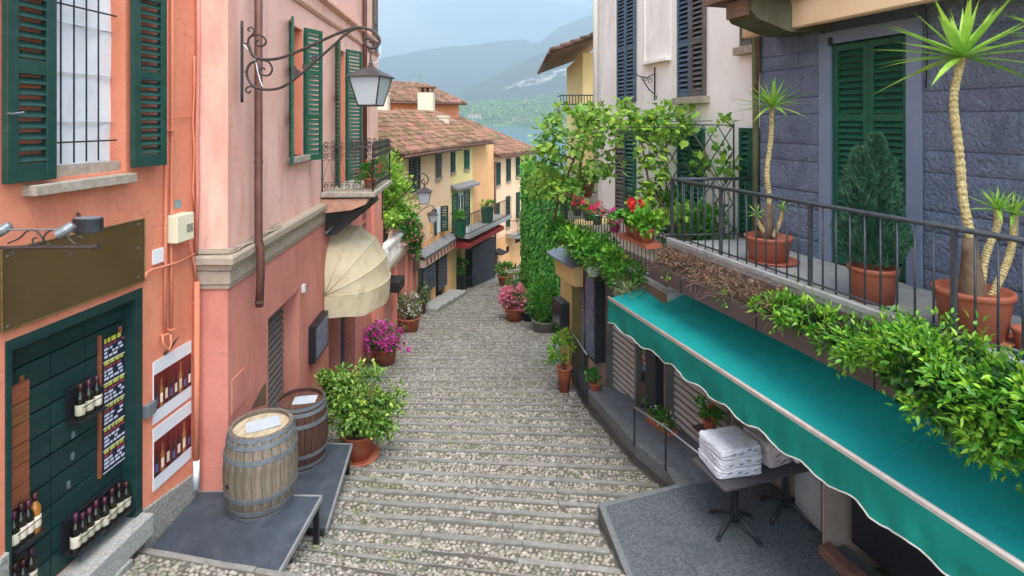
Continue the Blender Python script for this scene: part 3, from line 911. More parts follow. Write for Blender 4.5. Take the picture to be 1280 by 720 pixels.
# window: cloth behind a grille, sill, shutters
MB().wbox(LW, ws0, ws1, wz0, wz1, -.30, -.17).build('window', M_dark, orange)
wob = []
for i in range(19):
    z = wz0 + (wz1 - wz0) * i / 18
    wob.append([LW.pt(ws0 + (ws1 - ws0) * j / 14, z, -.150 + .02 * mnoise.noise((j * .35, z * 2.2, 5)) + .006 * mnoise.noise((j * 1.3, z * 7, 2))) for j in range(15)])
win_cloth = MB().sheet(wob).build('window_cloth', M_cloth, orange, True)
for k in range(1, 4):
    zc = wz0 + .03 + .42 * k
    MB().wbox(LW, ws0, ws1, zc, zc + .004, -.14, -.128).build('fold_line', M_paper, win_cloth)
g = MB().wbox(LW, ws0 + .01, ws1 - .01, wz0, wz0 + .09, -.16, -.045).build('window_ledge', M_sill, orange)
bars_u = [76, 92.5, 108, 123]
gz1, gz2 = lp(110, 177)[1], lp(110, 10.5)[1]
gr = MB()
gr.tube([LW.pt(ws0 - .02, gz1, -.05), LW.pt(ws1 - .05, gz1, -.05)], .008, 6); gr.tube([LW.pt(ws0 - .02, gz2, -.05), LW.pt(ws1 - .05, gz2, -.05)], .008, 6)
gr = gr.build('grille', M_iron_dark, orange)
for u in bars_u:
    s = lp(u, 150, -.05)[0]
    MB().tube([LW.pt(s, wz0 + .11, -.05), LW.pt(s, wz1, -.05)], .007, 6).build('grille_bar', M_iron_dark, gr)
sa, sb = lp(43, 230, .1)[0], lp(171, 222, .1)[0]
sz = lp(107, 224, .1)[1]
MB().wbox(LW, sa, sb, sz - .085, sz, -.16, .11).build('sill', M_sill, orange, bevel=.008)
shz0 = lp(36, 226)[1]
louvre(orange, LW, lp(5, 200, .05)[0], lp(67, 200, .05)[0], shz0, 1.8, .03, M_green, pitch=.075, th=.05, fr=.085, midz=[lp(36, 84, .05)[1], 1.2])
wl2 = LW.leaf(ws1 + .01, .02, 8)
louvre(orange, wl2, 0, .37, lp(180, 208, .06)[1], 1.8, .02, M_green, pitch=.075, th=.05, fr=.07, midz=[lp(180, 95, .06)[1], 1.2])
# shutter catches
for u, v in ((12, 142),):
    s, z = lp(u, v, .09); MB().tube([LW.pt(s, z, .08), LW.pt(s, z, .13), LW.pt(s + .06, z + .01, .14)], .008).build('catch', M_grey_metal, orange)
# granite plinth and threshold
pz = lp(210, 612)[1]
zt0 = street_z(-3.7, 5.0)
m = MB()
a0, a1 = ds1, s_end - .02
m.wprism(LW, [(a0, -5.0), (a1, -5.0), (a1, lp(244, 590)[1]), (a0, lp(178, 637)[1])], 0, .035)
m.build('plinth', M_granite_rough, orange)
m = MB(); m.wprism(LW, [(0, -5.0), (ds0, -5.0), (ds0, lp(6, 690)[1]), (0, -3.9)], 0, .035); m.build('plinth', M_granite_rough, orange)
MB().wbox(LW, ds0 + .004, ds1 - .004, dz_bot - .20, dz_bot + .008, -.134, .13).build('threshold', M_granite, orange, bevel=.01)
MB().wbox(LW, ds0, ds1 - .3, dz_bot - .6, dz_bot - .201, -.2, .16).build('threshold_step', M_granite_rough, orange, bevel=.01)
# pipes and cables
def wtube(parent, W, pts, n, r, mat, name, seg=8):
    return MB().tube([W.pt(*W.px(u, v, n), n) for u, v in pts], r, seg).build(name, mat, parent, True)
wtube(orange, LW, [(208, -60), (208, 150), (207, 300), (206, 420)], .03, .016, M_orange, 'conduit')
wtube(orange, LW, [(215, -60), (215, 150), (214, 300), (214, 412)], .03, .016, M_orange, 'conduit')
wtube(orange, LW, [(246, 352), (246, 480), (245.5, 575)], .05, .030, M_orange, 'conduit', 10)
wtube(orange, LW, [(245.5, 575), (245, 612)], .05, .033, M_white_plastic, 'conduit', 10)
wtube(orange, LW, [(246, 352), (243, 330), (240, 315), (236, 300)], .04, .014, M_orange, 'conduit')
wtube(orange, LW, [(182, 348), (183, 341), (188, 338), (205, 333), (222, 328), (244, 317)], .045, .011, M_orange, 'conduit')
wtube(orange, LW, [(248, -30), (248, 60), (247, 120), (246, 180), (247, 240), (245, 318)], .03, .022, M_salmon, 'conduit')
wtube(orange, LW, [(243, 70), (243, 110), (241, 150), (243, 190), (241, 240), (244, 262)], .03, .010, M_orange, 'cable')
wtube(orange, LW, [(203, 146), (215, 147), (243, 147)], .025, .005, M_orange, 'cable')
wtube(orange, LW, [(203, 418), (204, 432), (211, 438), (214, 430), (213, 418)], .05, .012, M_orange, 'conduit')
for u, v in ((208, 163), (214.5, 163), (246, 378), (206, 418), (214, 412)):
    s, z = lp(u, v, .03); MB().wbox(LW, s - .03, s + .03, z - .008, z + .008, 0, .06).build('pipe_clip', M_orange, orange)
m = MB(); s, z = lp(206, 437); m.wprism(LW, [(s - .03, z - .03), (s + .22, z + .06), (s + .14, z - .0), (s, z - .07)], -.004, .004); m.build('wall_hole', M_chain, orange)
# brown sign panel above the door
c = [lp(2, 313, .03), lp(181, 273, .03), lp(181, 351, .03), lp(3, 416, .03)]
signp = MB().wprism(LW, c, .008, .028).build('sign_panel', M_brownsign, orange)
m = MB()
for k in range(4):
    a, b = c[k], c[(k + 1) % 4]
    m.tube([LW.pt(a[0], a[1], .03), LW.pt(b[0], b[1], .03)], .006, 5)
m.build('sign_edge', M_brass, signp)
for u, v in ((9, 320), (9, 408), (173, 280), (173, 346), (173, 310), (60, 304), (115, 291)):
    s, z = lp(u, v, .03); MB().wbox(LW, s - .008, s + .008, z - .008, z + .008, .026, .034).build('screw', M_grey_metal, signp)
# meter box and small plates
s0, z0 = lp(218, 296, .10); s1, _ = lp(241, 296, .10)
bx = MB().wbox(LW, s0, s1 - .02, lp(230, 301, .1)[1], lp(230, 267, .1)[1], 0, .13).build('alarm_box', M_cream_box, orange, bevel=.01)
for k in range(5):
    zz = lp(236, 281, .13)[1] - k * .018
    MB().wbox(LW, s1 - .14, s1 - .04, zz, zz + .006, .129, .134).build('vent_slot', M_dark, bx)
s0, z0 = lp(190, 331); s1, z1 = lp(203, 309)
MB().wbox(LW, s0, s1, z0, z1, 0, .02).build('junction_plate', M_white_plastic, orange)
s0, z0 = lp(218, 261); s1, z1 = lp(226, 249)
MB().wbox(LW, s0, s1, z0, z1, 0, .006).build('small_plate', M('plate_blue', (120, 140, 146), (140, 156, 160), 20, .5), orange)
s0, z0 = lp(184, 524, .05); s1, z1 = lp(196, 500, .05)
MB().wbox(LW, s0, s1, z0, z1, 0, .05).build('bell_box', M_grey_metal, orange, bevel=.006)
MB().wbox(LW, lp(98, 590)[0], s_end, 5.2, 5.5, 0, .25).build('string_course', M_cornice, orange)

# ---- wine posters (flat prints)
def poster(tl, tr, br, bl, label, nb_):
    q = [lp(*p, .02) for p in (tl, tr, br, bl)]
    s0 = (q[0][0] + q[3][0]) / 2; s1 = (q[1][0] + q[2][0]) / 2
    zt = (q[0][1] + q[1][1]) / 2; zb = (q[2][1] + q[3][1]) / 2
    t = thing('wine_poster', label, 'poster', LW.pt(s0, zb, .01))
    MB().wbox(LW, s0, s1, zb, zt, .0, .012).build('backing', M_postwhite, t)
    h = zt - zb
    MB().wbox(LW, s0 + .004, s1 - .004, zb + h * .21, zt - h * .21, .012, .014).build('print_field', M_maroon, t)
    w = (s1 - s0) / nb_
    for k in range(nb_):
        c = s0 + w * (k + .5); b = w * .30; z = zb + h * .22; H = h * (.40 + .12 * ((k * 7) % 3) / 2)
        body = [(c - b, z), (c + b, z), (c + b, z + H * .62), (c + b * .35, z + H * .76), (c + b * .35, z + H), (c - b * .35, z + H), (c - b * .35, z + H * .76), (c - b, z + H * .62)]
        o = MB().wprism(LW, body, .014, .0155).build('printed_bottle', [M_black, M('print_amber', (150, 96, 50), (160, 110, 60), 5, .4), M('print_dark_red', (60, 14, 20), (70, 18, 24), 5, .4), M_black][k % 4], t)
        MB().wbox(LW, c - b * .8, c + b * .8, z + H * .14, z + H * .46, .0155, .0165).build('printed_label', M_lab_cream if k % 3 else M('print_blue', (70, 84, 130), (80, 96, 140), 5, .4), o)
    return t
poster((193, 452), (240, 427), (240, 497), (193, 530), 'maroon wine poster with a row of bottles, upper of the two beside the shop door', 8)
poster((193, 533), (240, 505), (240, 575), (193, 612), 'maroon wine poster with a row of bottles, lower of the two beside the shop door', 7)

# ---- menu board on the door
q0 = lp(126, 430, -.10); q1 = lp(158, 412, -.10); zb = lp(126, 596, -.10)[1]
s0, s1 = q0[0], q1[0]; zt = (q0[1] + q1[1]) / 2
mb_ = thing('menu_board', 'tall dark menu board with yellow and white chalk lettering on the green door', 'menu board', LW.pt(s0, zb, -.1))
MB().wbox(LW, s0 + .03, s1, zb, zt, -.135, -.105).build('slate', M_slate, mb_)
for a in (s0 + .012, s1 - .05):
    MB().wbox(LW, a - .012, a + .014, zb - .02, zt + .06, -.134, -.112).build('wood_post', M_wood, mb_)
for k in range(6):
    zc = zt - (k + .5) * (zt - zb) / 6; hh = (zt - zb) / 6
    MB().wbox(LW, s0 + .03, s1, zc - hh / 2, zc - hh / 2 + .006, -.105, -.101).build('rule', M_chalkw, mb_)
    for r in range(5):
        z = zc + hh * (.36 - r * .17)
        x = s0 + .045
        mt = M_chalky if r == 0 else (M_chalkr if r == 1 else M_chalkw)
        while x < s1 - .05:
            ln = random.uniform(.02, .06)
            MB().wbox(LW, x, min(x + ln, s1 - .02), z, z + (.04 if r == 0 else .02), -.105, -.1025).build('lettering', mt, mb_)
            x += ln + random.uniform(.01, .02)
            if r and random.random() < .2: x += .05
# ---- wooden plank sign on the door
s0, s1 = lp(10, 560, -.1)[0], lp(38, 560, -.1)[0]
zt = lp(24, 480, -.1)[1]; zb = lp(24, 634, -.1)[1]
ps = thing('plank_sign', 'brown wooden sign of six stacked planks at the left of the green door', 'sign', LW.pt(s0, zb, -.1))
k = 6
for i in range(k):
    MB().wbox(LW, s0, s1, zb + (zt - zb) * i / k + .004, zb + (zt - zb) * (i + 1) / k - .004, -.13, -.105).build('plank', M_wood, ps, bevel=.004)
MB().wbox(LW, s1 - .06, s1 - .02, zb, zt + .04, -.134, -.13).build('batten', M_wood, ps)

# ---- bottle racks with bottles
def bottle_proto(glass, label_mat, h=.30):
    m = MB().lathe([(.036, 0), (.038, .01), (.038, h * .58), (.030, h * .68), (.015, h * .76), (.014, h * .93), (.016, h * .95), (.016, h), (.0, h)], seg=12, caps=False)
    a = m.v, m.f
    lab = MB().lathe([(.0385, h * .14), (.0395, h * .15), (.0395, h * .43), (.0385, h * .44)], seg=12, caps=False)
    cap = MB().lathe([(.0155, h * .80), (.0170, h * .81), (.0175, h * 1.005), (0, h * 1.006)], seg=10, caps=False)
    res = []
    for nm, mm, mt in (('glass', m, glass), ('label', lab, label_mat), ('cap', cap, M_capr)):
        me = bpy.data.meshes.new('bottle_' + nm); me.from_pydata(mm.v, [], mm.f); me.materials.append(mt)
        me.polygons.foreach_set('use_smooth', [True] * len(me.polygons)); res.append((nm, me))
    return res
B_dark = bottle_proto(M_glass_dk, M_lab_cream); B_amb = bottle_proto(M_glass_amb, M_lab_cream)
def bottle(p, label, group, proto=B_dark):
    sc_ = random.uniform(.86, 1.08)
    t = thing('wine_bottle', label, 'bottle', p, group)
    for nm, me in proto:
        o = bpy.data.objects.new({'glass': 'bottle', 'label': 'paper_label', 'cap': 'cap'}[nm], me); COL.objects.link(o); o.parent = t; o.scale = (1, 1, sc_)
def rack(u0, v0, u1, v1, nbot, rows, label, blabel, group, proto=B_dark, amb_last=False, zdrop=0):
    """wire rack between two photo points of its foot"""
    n = -.06
    a = lp(u0, v0, n); b = lp(u1, v1, n)
    s0, s1 = min(a[0], b[0]), max(a[0], b[0]); z0 = (a[1] + b[1]) / 2
    t = thing('bottle_rack', label, 'rack', LW.pt((s0 + s1) / 2, z0, n))
    for r in range(rows):
        z = z0 + r * .30
        m = MB(); m.wbox(LW, s0 - .01, s1 + .01, z - .012, z, -.13, .02); m.build('shelf', M_black, t)
        MB().tube([LW.pt(s0, z + .12, .018), LW.pt(s1, z + .12, .018)], .004, 5).build('wire', M_black, t); MB().tube([LW.pt(s0, z + .26, -.12), LW.pt(s1, z + .26, -.12)], .006, 5).build('wire', M_black, t)
        for k in range(nbot):
            s = s0 + (s1 - s0) * (k + .5) / nbot
            p = LW.pt(s, z + .001, -.045)
            amb = amb_last and k == nbot - 1
            bottle(p, 'amber spirit bottle at the right end of the rack under the plank sign' if amb else ['leftmost', 'second', 'third', 'fourth'][k] + ' ' + blabel, group, B_amb if amb else proto)
    MB().wbox(LW, s0 - .012, s1 + .012, z0 - .02, z0 + rows * .30 - .02, -.134, -.13).build('back_plate', M_black, t)
rack(93, 523, 124, 512, 3, 1, 'short black wire rack beside the menu board holding dark wine bottles', 'dark bottle from the left in the short rack beside the menu board', 'bottles in the rack by the menu board')
rack(88, 692, 122, 664, 4, 1, 'left half of the long low bottle rack above the stone threshold', 'dark pale-labelled bottle from the left, low rack above threshold, left half', 'bottles in the low rack, left half')
rack(124, 662, 160, 635, 4, 1, 'right half of the long low bottle rack above the stone threshold', 'dark pale-labelled bottle from the left, low rack above threshold, right half', 'bottles in the low rack, right half')
rack(10, 686, 46, 664, 4, 1, 'black wire bottle rack just below the plank sign', 'dark bottle from the left in the rack just below the plank sign', 'bottles in the rack below the plank sign', amb_last=True)
rack(10, 752, 42, 734, 3, 1, 'black wire bottle rack cut off by the lower left picture edge', 'dark bottle from the left in the lowest rack at the lower left edge', 'bottles in the lowest left rack')

# ---- iron sign bracket with lamps, over the brown sign
bY = 3.72
br = thing('sign_bracket', 'horizontal scrolled iron bracket jutting over the brown sign panel', 'bracket', at(-25, 310, bY))
m = MB().tube([at(-60, 311, bY), at(60, 309, bY), at(118, 309, bY)], .013, 8); m.tube([at(116, 309, bY), at(123, 308, bY)], .018, 8)
m.build('bar', M_iron, br)
def ptube(parent, pts, Y, r, mat, name, seg=6):
    """a bent iron rod through points of a plane facing the street"""
    P = [at(u, v, Y) for u, v in pts]
    # Catmull-Rom smoothing
    out = []
    for i in range(len(P) - 1):
        a, b, c, d = P[max(i - 1, 0)], P[i], P[i + 1], P[min(i + 2, len(P) - 1)]
        for k in range(4):
            t = k / 4
            out.append(.5 * ((2 * b) + (c - a) * t + (2 * a - 5 * b + 4 * c - d) * t * t + (3 * b - a - 3 * c + d) * t ** 3))
    out.append(P[-1])
    return MB().tube(out, r, seg).build(name, mat, parent, True)
ptube(br, [(-40, 286), (20, 287), (78, 287)], bY, .007, M_grey_metal, 'upper_rod')
ptube(br, [(10, 304), (24, 298), (34, 289), (44, 288), (52, 296), (54, 303), (48, 306), (42, 304), (41, 299), (46, 297)], bY, .006, M_iron, 'scroll')
ptube(br, [(54, 303), (56, 294), (64, 288), (76, 290), (86, 298), (94, 305), (101, 304), (103, 298), (98, 296), (96, 300)], bY, .006, M_iron, 'scroll')
for u in (15, 88):
    ptube(br, [(u, 310), (u, 315), (u + 2, 319), (u - 2, 320)], bY, .006, M_iron, 'hook')
for i, (u, v) in enumerate(((4, 287), (83, 287))):
    sp = thing('spotlight', ['small grey spotlight at the picture edge above the iron bracket', 'small grey spotlight on the iron bracket beside the dark lamp box'][i], 'spotlight', at(u, v, bY), 'spotlights on the sign bracket')
    m = MB(); c = at(u, v, bY); m.tube([c + Vector((-.045, -.02, -.03)), c + Vector((.0, .0, .0)), c + Vector((.03, .02, .03))], [.034, .036, .028], 12); m.build('housing', M_grey_metal, sp, False)
    MB().tube([c + Vector((-.047, -.021, -.031)), c + Vector((-.0455, -.0203, -.0302))], .03, 12).build('lens', M_dark, sp)
fl = thing('flood_lamp', 'dark grey box lamp mounted on the wall above the brown sign', 'lamp', at(110, 292, 4.1))
c = at(110, 281, 4.1)
m = MB().lathe([(.085, -.055), (.10, -.05), (.10, .045), (.09, .052)], c, 20, 1.05, .7); m.build('housing', M_iron_dark, fl, False)
MB().lathe([(.088, .0525), (.08, .056)], c, 20, 1.05, .7).build('cover', M_grey_metal, fl)
sw = lp(110, 281)
MB().tube([c + Vector((-.06, .05, -.02)), LW.pt(sw[0] - .1, c.z - .02, 0)], .012).build('mount', M_iron_dark, fl)

# ================================================================== salmon / pink building
PC = Vector((-3.19, 6.29, 0))
PW = Wall((-3.19, 6.29), (-3.19 - .07 * 9.9, 6.29 + 9.9))
PR = Wall((-3.522 - .3, 6.29), (-3.19, 6.29)); PR.n = Vector((0, -1, 0))
def pp_(u, v, n=0): return PW.px(u, v, n)
pink = thing('pink_house', 'pink rendered house with salmon ground floor, stone cornice and green shutters', 'house', (-3.5, 6.4, -4.6))
CZ0, CZ1 = -1.88, -1.50
d1 = (pp_(335, 500)[0], pp_(374, 500)[0], -7.6, pp_(374, 361)[1], .28)
d2 = (pp_(411, 440)[0], pp_(424, 440)[0], -7.6, pp_(418, 385)[1] + .35, .3)
d3 = (pp_(425.5, 440)[0], pp_(444, 440)[0], -7.6, pp_(430, 385)[1] + .35, .3)
dv = (pp_(453, 280)[0], pp_(463, 280)[0], pp_(458, 330)[1], pp_(458, 255)[1], .15)
wall_shell(MB(), PW, 0, PW.len, -8.2, CZ0 + .02, [d1, d2, d3, dv], thick=.35, back=False).build('ground_floor_wall', M_salmon, pink)
wA = (pp_(363, 100)[0], pp_(378, 100)[0], pp_(370, 195)[1], pp_(370, 33)[1], .22)
wB = (pp_(420, 100)[0], pp_(431, 100)[0], pp_(425, 245)[1], pp_(425, 62)[1], .22)
wC = (pp_(464, 0)[0] - .1, pp_(468, 0)[0] + .1, 2.0, 3.4, .2)
wall_shell(MB(), PW, 0, PW.len, CZ1 - .02, 7.5, [wA, wB], thick=4.0).build('upper_wall', M_pink, pink)
for o in (wA, wB):
    rv = MB(); P = PW.pt; a, b, c, d, e = o; e = -e
    rv.wbox(PW, b - .012, b - .002, c, d, e, -.003); rv.wbox(PW, a + .002, a + .012, c, d, e, -.003); rv.wbox(PW, a + .012, b - .012, d - .012, d - .002, e, -.003)
    rv.build('reveal', M_reveal, pink)
    MB().wbox(PW, a, b, c, d, e - .05, e + .004).build('window', M_glassy, pink)
# return wall towards the camera
MB().wbox(PR, .0, PR.len - .0005, -8, CZ0 + .02, -.012, 0).build('return_wall', M_salmon, pink)
MB().wbox(PR, .0, PR.len - .0005, CZ1 - .02, 7.5, -.012, 0).build('return_wall', M_salmon_return, pink)
# cornice along both faces with a mitred corner
prof = [(0.0, CZ0), (.025, CZ0), (.03, CZ0 + .04), (.045, CZ0 + .06), (.045, CZ0 + .20), (.07, CZ0 + .22), (.085, CZ0 + .27), (.115, CZ0 + .29), (.115, CZ0 + .36), (.10, CZ0 + .385), (0.0, CZ0 + .40)]
rowsA = [Vector((-3.56, 6.29 - n, z)) for n, z in prof]
rowsB = [Vector((-3.19 + n, 6.29 - n, z)) for n, z in prof]
e_s = pp_(404, 255)[0]
rowsC = [PW.pt(e_s, z, n) for n, z in prof]
m = MB()
for A, B in ((rowsA, rowsB), (rowsB, rowsC)):
    k = 10
    m.sheet([[A[i].lerp(B[i], j / k) + Vector((0, 0, .006 * mnoise.noise((A[i].lerp(B[i], j / k)) * 6))) for i in range(len(prof))] for j in range(k + 1)])
m.add(rowsC, [tuple(range(len(prof)))])
m.build('cornice', M_cornice, pink)
m = MB()   # cables lying along the cornice top
for k in range(4):
    pts = [Vector((-3.5, 6.29 - .08 + .015 * k, CZ1 + .03 + .01 * k)), Vector((-3.2 + .06, 6.29 - .07 + .02 * k, CZ1 + .03 + .012 * k))]
    for j in range(7): pts.append(PW.pt(.05 + j * .25, CZ1 + .03 + .012 * k + .015 * math.sin(j * 2 + k), .07 - .015 * k))
    m.tube(pts, .009, 5)
m.build('cable', M_cornice, pink, kind='stuff')
# upper mouldings
for (u0, v0), pr in (((413, 27), .05), ((431, 22), .09)):
    s, z = pp_(u0, v0)
    z0 = z
    MB().wprofile(PW, [(0, z0 - .07), (.02, z0 - .07), (pr, z0 - .02), (pr, z0 + .03), (.0, z0 + .06)], 0, PW.len).build('moulding', M_moulding, pink)
# shutters: leaves standing open
def leaf_open(W, s, n, ang, width, z0, z1, mat, parent, **k):
    lw = W.leaf(s, n, ang); return louvre(parent, lw, 0, width, z0, z1, 0, mat, **k)
zA0, zA1 = pp_(370, 203)[1], pp_(370, 30)[1]
leaf_open(PW, wA[0] - .01, .02, 158, .42, zA0 - .0, zA1, M_green2, pink, pitch=.075, panels=3)
leaf_open(PW, wA[1] + .01, .02, 24, .42, zA0, zA1, M_green2, pink, pitch=.075, panels=3)
zB0, zB1 = pp_(425, 248)[1], pp_(425, 58)[1]
leaf_open(PW, wB[0] - .01, .02, 158, .46, zB0, zB1, M_green2, pink, pitch=.075, panels=3)
leaf_open(PW, wB[1] + .01, .02, 26, .52, zB0, zB1, M_green2, pink, pitch=.075, panels=3)
MB().wbox(PW, wA[0] - .12, wA[1] + .12, wA[2] - .09, wA[2], -.2, .10).build('sill', M_sill, pink, bevel=.006)
for sh in (0,):
    s_, z_ = pp_(466, 5)
    louvre(pink, PW, s_ - .1, s_ + .45, 1.9, 3.5, .03, M_brownshut, pitch=.07, joined=True)
# ground-floor openings
def roller(parent, W, s0, s1, z0, z1, n, mat, pitch=.085, name='roller_shutter'):
    o = MB().wbox(W, s0, s1, z0, z1, n - .05, n - .004).build(name, M_iron_dark, parent)  # dark backing colour puts the shade lines between the slats
    k = max(2, int((z1 - z0) / pitch)); h = (z1 - z0) / k
    sl = MB(); zb = z0
    prof = [(n - .004, zb), (n + .012, zb + h * .10), (n + .032, zb + h * .42), (n + .024, zb + h * .66), (n - .004, zb + h * .80)]
    sl.wprofile(W, prof, s0 + .01, s1 - .01)
    f_ = sl.build('slat', mat, o)
    rep(f_, [(0, 0, h * i) for i in range(1, k)])
    return o
M_rollbrown = M('roller_slate', (92, 86, 82), (110, 104, 99), 2, .5, .0006, 30)
roller(pink, PW, d1[0], d1[1], -5.3, d1[3], -.26, M_rollbrown, .10)
MB().wbox(PW, d2[0], d2[1], -7.2, d2[3], -.34, -.27).build('door', M_dark, pink)
roller(pink, PW, d3[0], d3[1], -6.2, d3[3], -.26, M_roller_dk, .10)
MB().wbox(PW, dv[0], dv[1], dv[2], dv[3], -.16, -.12).build('window', M_glassy, pink)
for k in range(4):
    z = dv[2] + (dv[3] - dv[2]) * k / 3 if k < 3 else dv[3] - .02
    MB().wbox(PW, dv[0], dv[1], z, z + .03, -.12, -.09).build('glazing_bar', M_salmon, pink)
s0 = pp_(463.5, 280)[0]; s1 = pp_(474.5, 280)[0]
MB().wbox(PW, s0, s1, -8, -1.75, 0.003, .10).build('pilaster', M_salmon_return, pink, bevel=.01)
# downpipes
s, z = pp_(321, 200, .12)
MB().tube([PW.pt(s, 7, .14), PW.pt(s, CZ1 + .05, .14), PW.pt(s, CZ1 - .05, .165), PW.pt(s, CZ0, .165), PW.pt(s, -2.26, .15)], .048, 12).build('downpipe', M_pipebrown, pink, True)
for zz in (1.9, -.5, -2.2):
    MB().lathe([(.053, -.015), (.053, .015)], PW.pt(s, zz, .15 if zz < -2 else .14), 12).build('pipe_band', M_chain, pink)
s, z = pp_(456, 100, .08)
MB().tube([PW.pt(s, 7, .08), PW.pt(s, pp_(456, 232)[1], .08)], .055, 10).build('downpipe', M_pipebrown, pink, True)
s, z = pp_(455, 285, .08)
# hatch outline, patch and small fittings on the salmon wall
s0, z0 = pp_(289, 520); s1, z1 = pp_(307, 446)
MB().wbox(PW, s0, s1 - .05, z0, z1 - .1, 0, .012).build('wall_hatch', M_salmon, pink, bevel=.003)
s0, z0 = pp_(377, 366); MB().wbox(PW, s0, s0 + .09, z0, z0 + .12, 0, .04).build('doorbell', M_white_plastic, pink)
MB().wprism(PW, [pp_(313, 511), pp_(332, 505), pp_(332, 478), pp_(327, 484)], .002, .006).build('bare_patch', M_timber, pink)
for (u, v, h) in ((386, 222, .2), (368, 229, .1), (400, 60, .12)):
    s0, z0 = pp_(u, v); MB().wprism(PW, [(s0, z0), (s0 + .05, z0 + .02), (s0 + .06, z0 + h), (s0 + .02, z0 + h)], .001, .004).build('bare_patch', M_moulding, pink)
# shop display case on the wall
s0, z0 = pp_(393, 455, .1); s1, z1 = pp_(409, 412, .1)
dc = thing('display_case', 'black framed notice case on the salmon wall behind the leafy pot', 'display case', PW.pt(s0, z0, .05))
MB().wbox(PW, s0, s1, z0, z0 + .62, 0, .12).build('case', M_black, dc, bevel=.006)
MB().wbox(PW, s0 + .05, s1 - .05, z0 + .06, z0 + .56, .12, .124).build('notice', M_mag1, dc)

# balcony with wrought-iron railing
M_corbel = M('corbel_stone', (186, 132, 104), (206, 160, 134), 5, .9, .006, 30, stain=(140, 96, 74), stain_amt=.7, stain_scale=4)
bs0 = pp_(400, 240)[0]; bpr = .98; bs1 = bs0 + 2.15
bz = -1.42
bal = thing('iron_balcony', 'small stone balcony with scrolled wrought-iron railing on the pink house', 'balcony', PW.pt(bs0, bz, .5))
MB().wbox(PW, bs0, bs1, bz + .03, bz + .13, 0, bpr).build('slab', M_sill, bal, bevel=.02)
MB().wprofile(PW, [(0, bz - .26), (.55, bz - .20), (.8, bz - .10), (.85, bz), (0, bz)], bs0 + .05, bs0 + .34).build('corbel', M_corbel, bal)
MB().wprofile(PW, [(0, bz - .26), (.55, bz - .20), (.8, bz - .10), (.85, bz), (0, bz)], bs1 - .34, bs1 - .05).build('corbel', M_corbel, bal)
rt = bz + .13 + .82
def scroll_mesh(r=.05):
    m = MB(); pts = []
    for k in range(15):
        a = k / 14 * 1.75 * 2 * math.pi; rr = r * (1 - .62 * k / 14)
        pts.append(Vector((rr * math.cos(a), 0, rr * math.sin(a))))
    m.tube(pts, .006, 5, False)
    me = bpy.data.meshes.new('scroll'); me.from_pydata(m.v, [], m.f); me.materials.append(M_iron); return me
SCR = scroll_mesh()
def iron_panel(A, B):
    """railing panel between two plan points"""
    d = (B - A); Ln = d.length; d.normalize(); ang = math.atan2(d.y, d.x)
    m = MB()
    for z in (rt, rt - .12, rt - .24, bz + .30, bz + .17):
        m.tube([Vector((A.x, A.y, z)), Vector((B.x, B.y, z))], .010 if z == rt else .006, 6)
    m.build('rail', M_iron, bal)
    for P in (A, B): MB().tube([Vector((P.x, P.y, bz + .12)), Vector((P.x, P.y, rt + .04))], .014, 6).build('post', M_iron, bal)
    k = max(3, int(Ln / .12))
    for i in range(k):
        p = A + d * (Ln * (i + .5) / k)
        for z in (rt + .045, rt - .06, rt - .18, bz + .235):
            inst(SCR, 'scroll', bal, Matrix.Translation((p.x, p.y, z)) @ Matrix.Rotation(ang, 4, 'Z') @ Matrix.Rotation(math.pi * (i % 2), 4, 'Z'))
    zz = MB(); k2 = max(2, int(Ln / .22))
    for i in range(k2):
        a = A + d * (Ln * i / k2); b = A + d * (Ln * (i + 1) / k2); c_ = (a + b) / 2
        zz.tube([Vector((a.x, a.y, bz + .30)), Vector((c_.x, c_.y, rt - .24)), Vector((b.x, b.y, bz + .30))], .005, 5)
    zz.build('zigzag', M_iron, bal)
c0 = PW.pt(bs0 + .04, 0, .03); c1 = PW.pt(bs0 + .04, 0, bpr - .05); c2 = PW.pt(bs1 - .04, 0, bpr - .05); c3 = PW.pt(bs1 - .04, 0, .03)
for A, B in ((c0, c1), (c1, c2), (c2, c3)): iron_panel(A, B)
# flowers on the balcony
fb = thing('balcony_flowers', 'small pot of red flowers on the wrought-iron balcony', 'plant', PW.pt(bs0 + .6, bz + .13, .78))
fbc = PW.pt(bs0 + .6, bz + .13, .78)
MB().lathe([(.09, 0), (.12, .16), (.13, .16), (.13, .19), (.11, .19)], fbc, 14).build('pot', M_terracotta, fb, True)
foliage('leaves', fb, [(fbc + Vector((0, 0, .32)), (.26, .3, .18))], 420, .07, .05, M_bush, 14)
foliage('petals', fb, [(fbc + Vector((0, 0, .38)), (.24, .28, .16))], 60, .05, .045, M_red, 8)

# dome awning
dom = thing('dome_awning', 'beige quarter-dome canvas awning on the salmon shop front', 'awning', PW.pt(pp_(405, 390)[0], -3.4))
da0 = pp_(404, 380)[0]; da1 = da0 + 2.25; cxs = (da0 + da1) / 2; hw = (da1 - da0) / 2
dzb = pp_(404, 370)[1]; dH = 1.12; dP = 1.02
NS = 4; sub = 6
for g in range(NS):
    rows_ = []
    for i in range(sub + 1):
        ph = (math.pi / 2) * (g + i / sub) / NS        # 0 = front rim, pi/2 = against the wall
        bul = 1 - .035 * math.sin(math.pi * i / sub)
        row = []
        for j in range(13):
            a = math.pi * j / 12
            sx = cxs - hw * math.cos(a)
            rr = math.sin(a) ** .62
            row.append(PW.pt(sx, dzb + dH * math.sin(ph) * rr * bul, .02 + dP * math.cos(ph) * rr * bul))
        rows_.append(row)
    MB().sheet(rows_).build('canvas_gore', M_beige, dom, True)
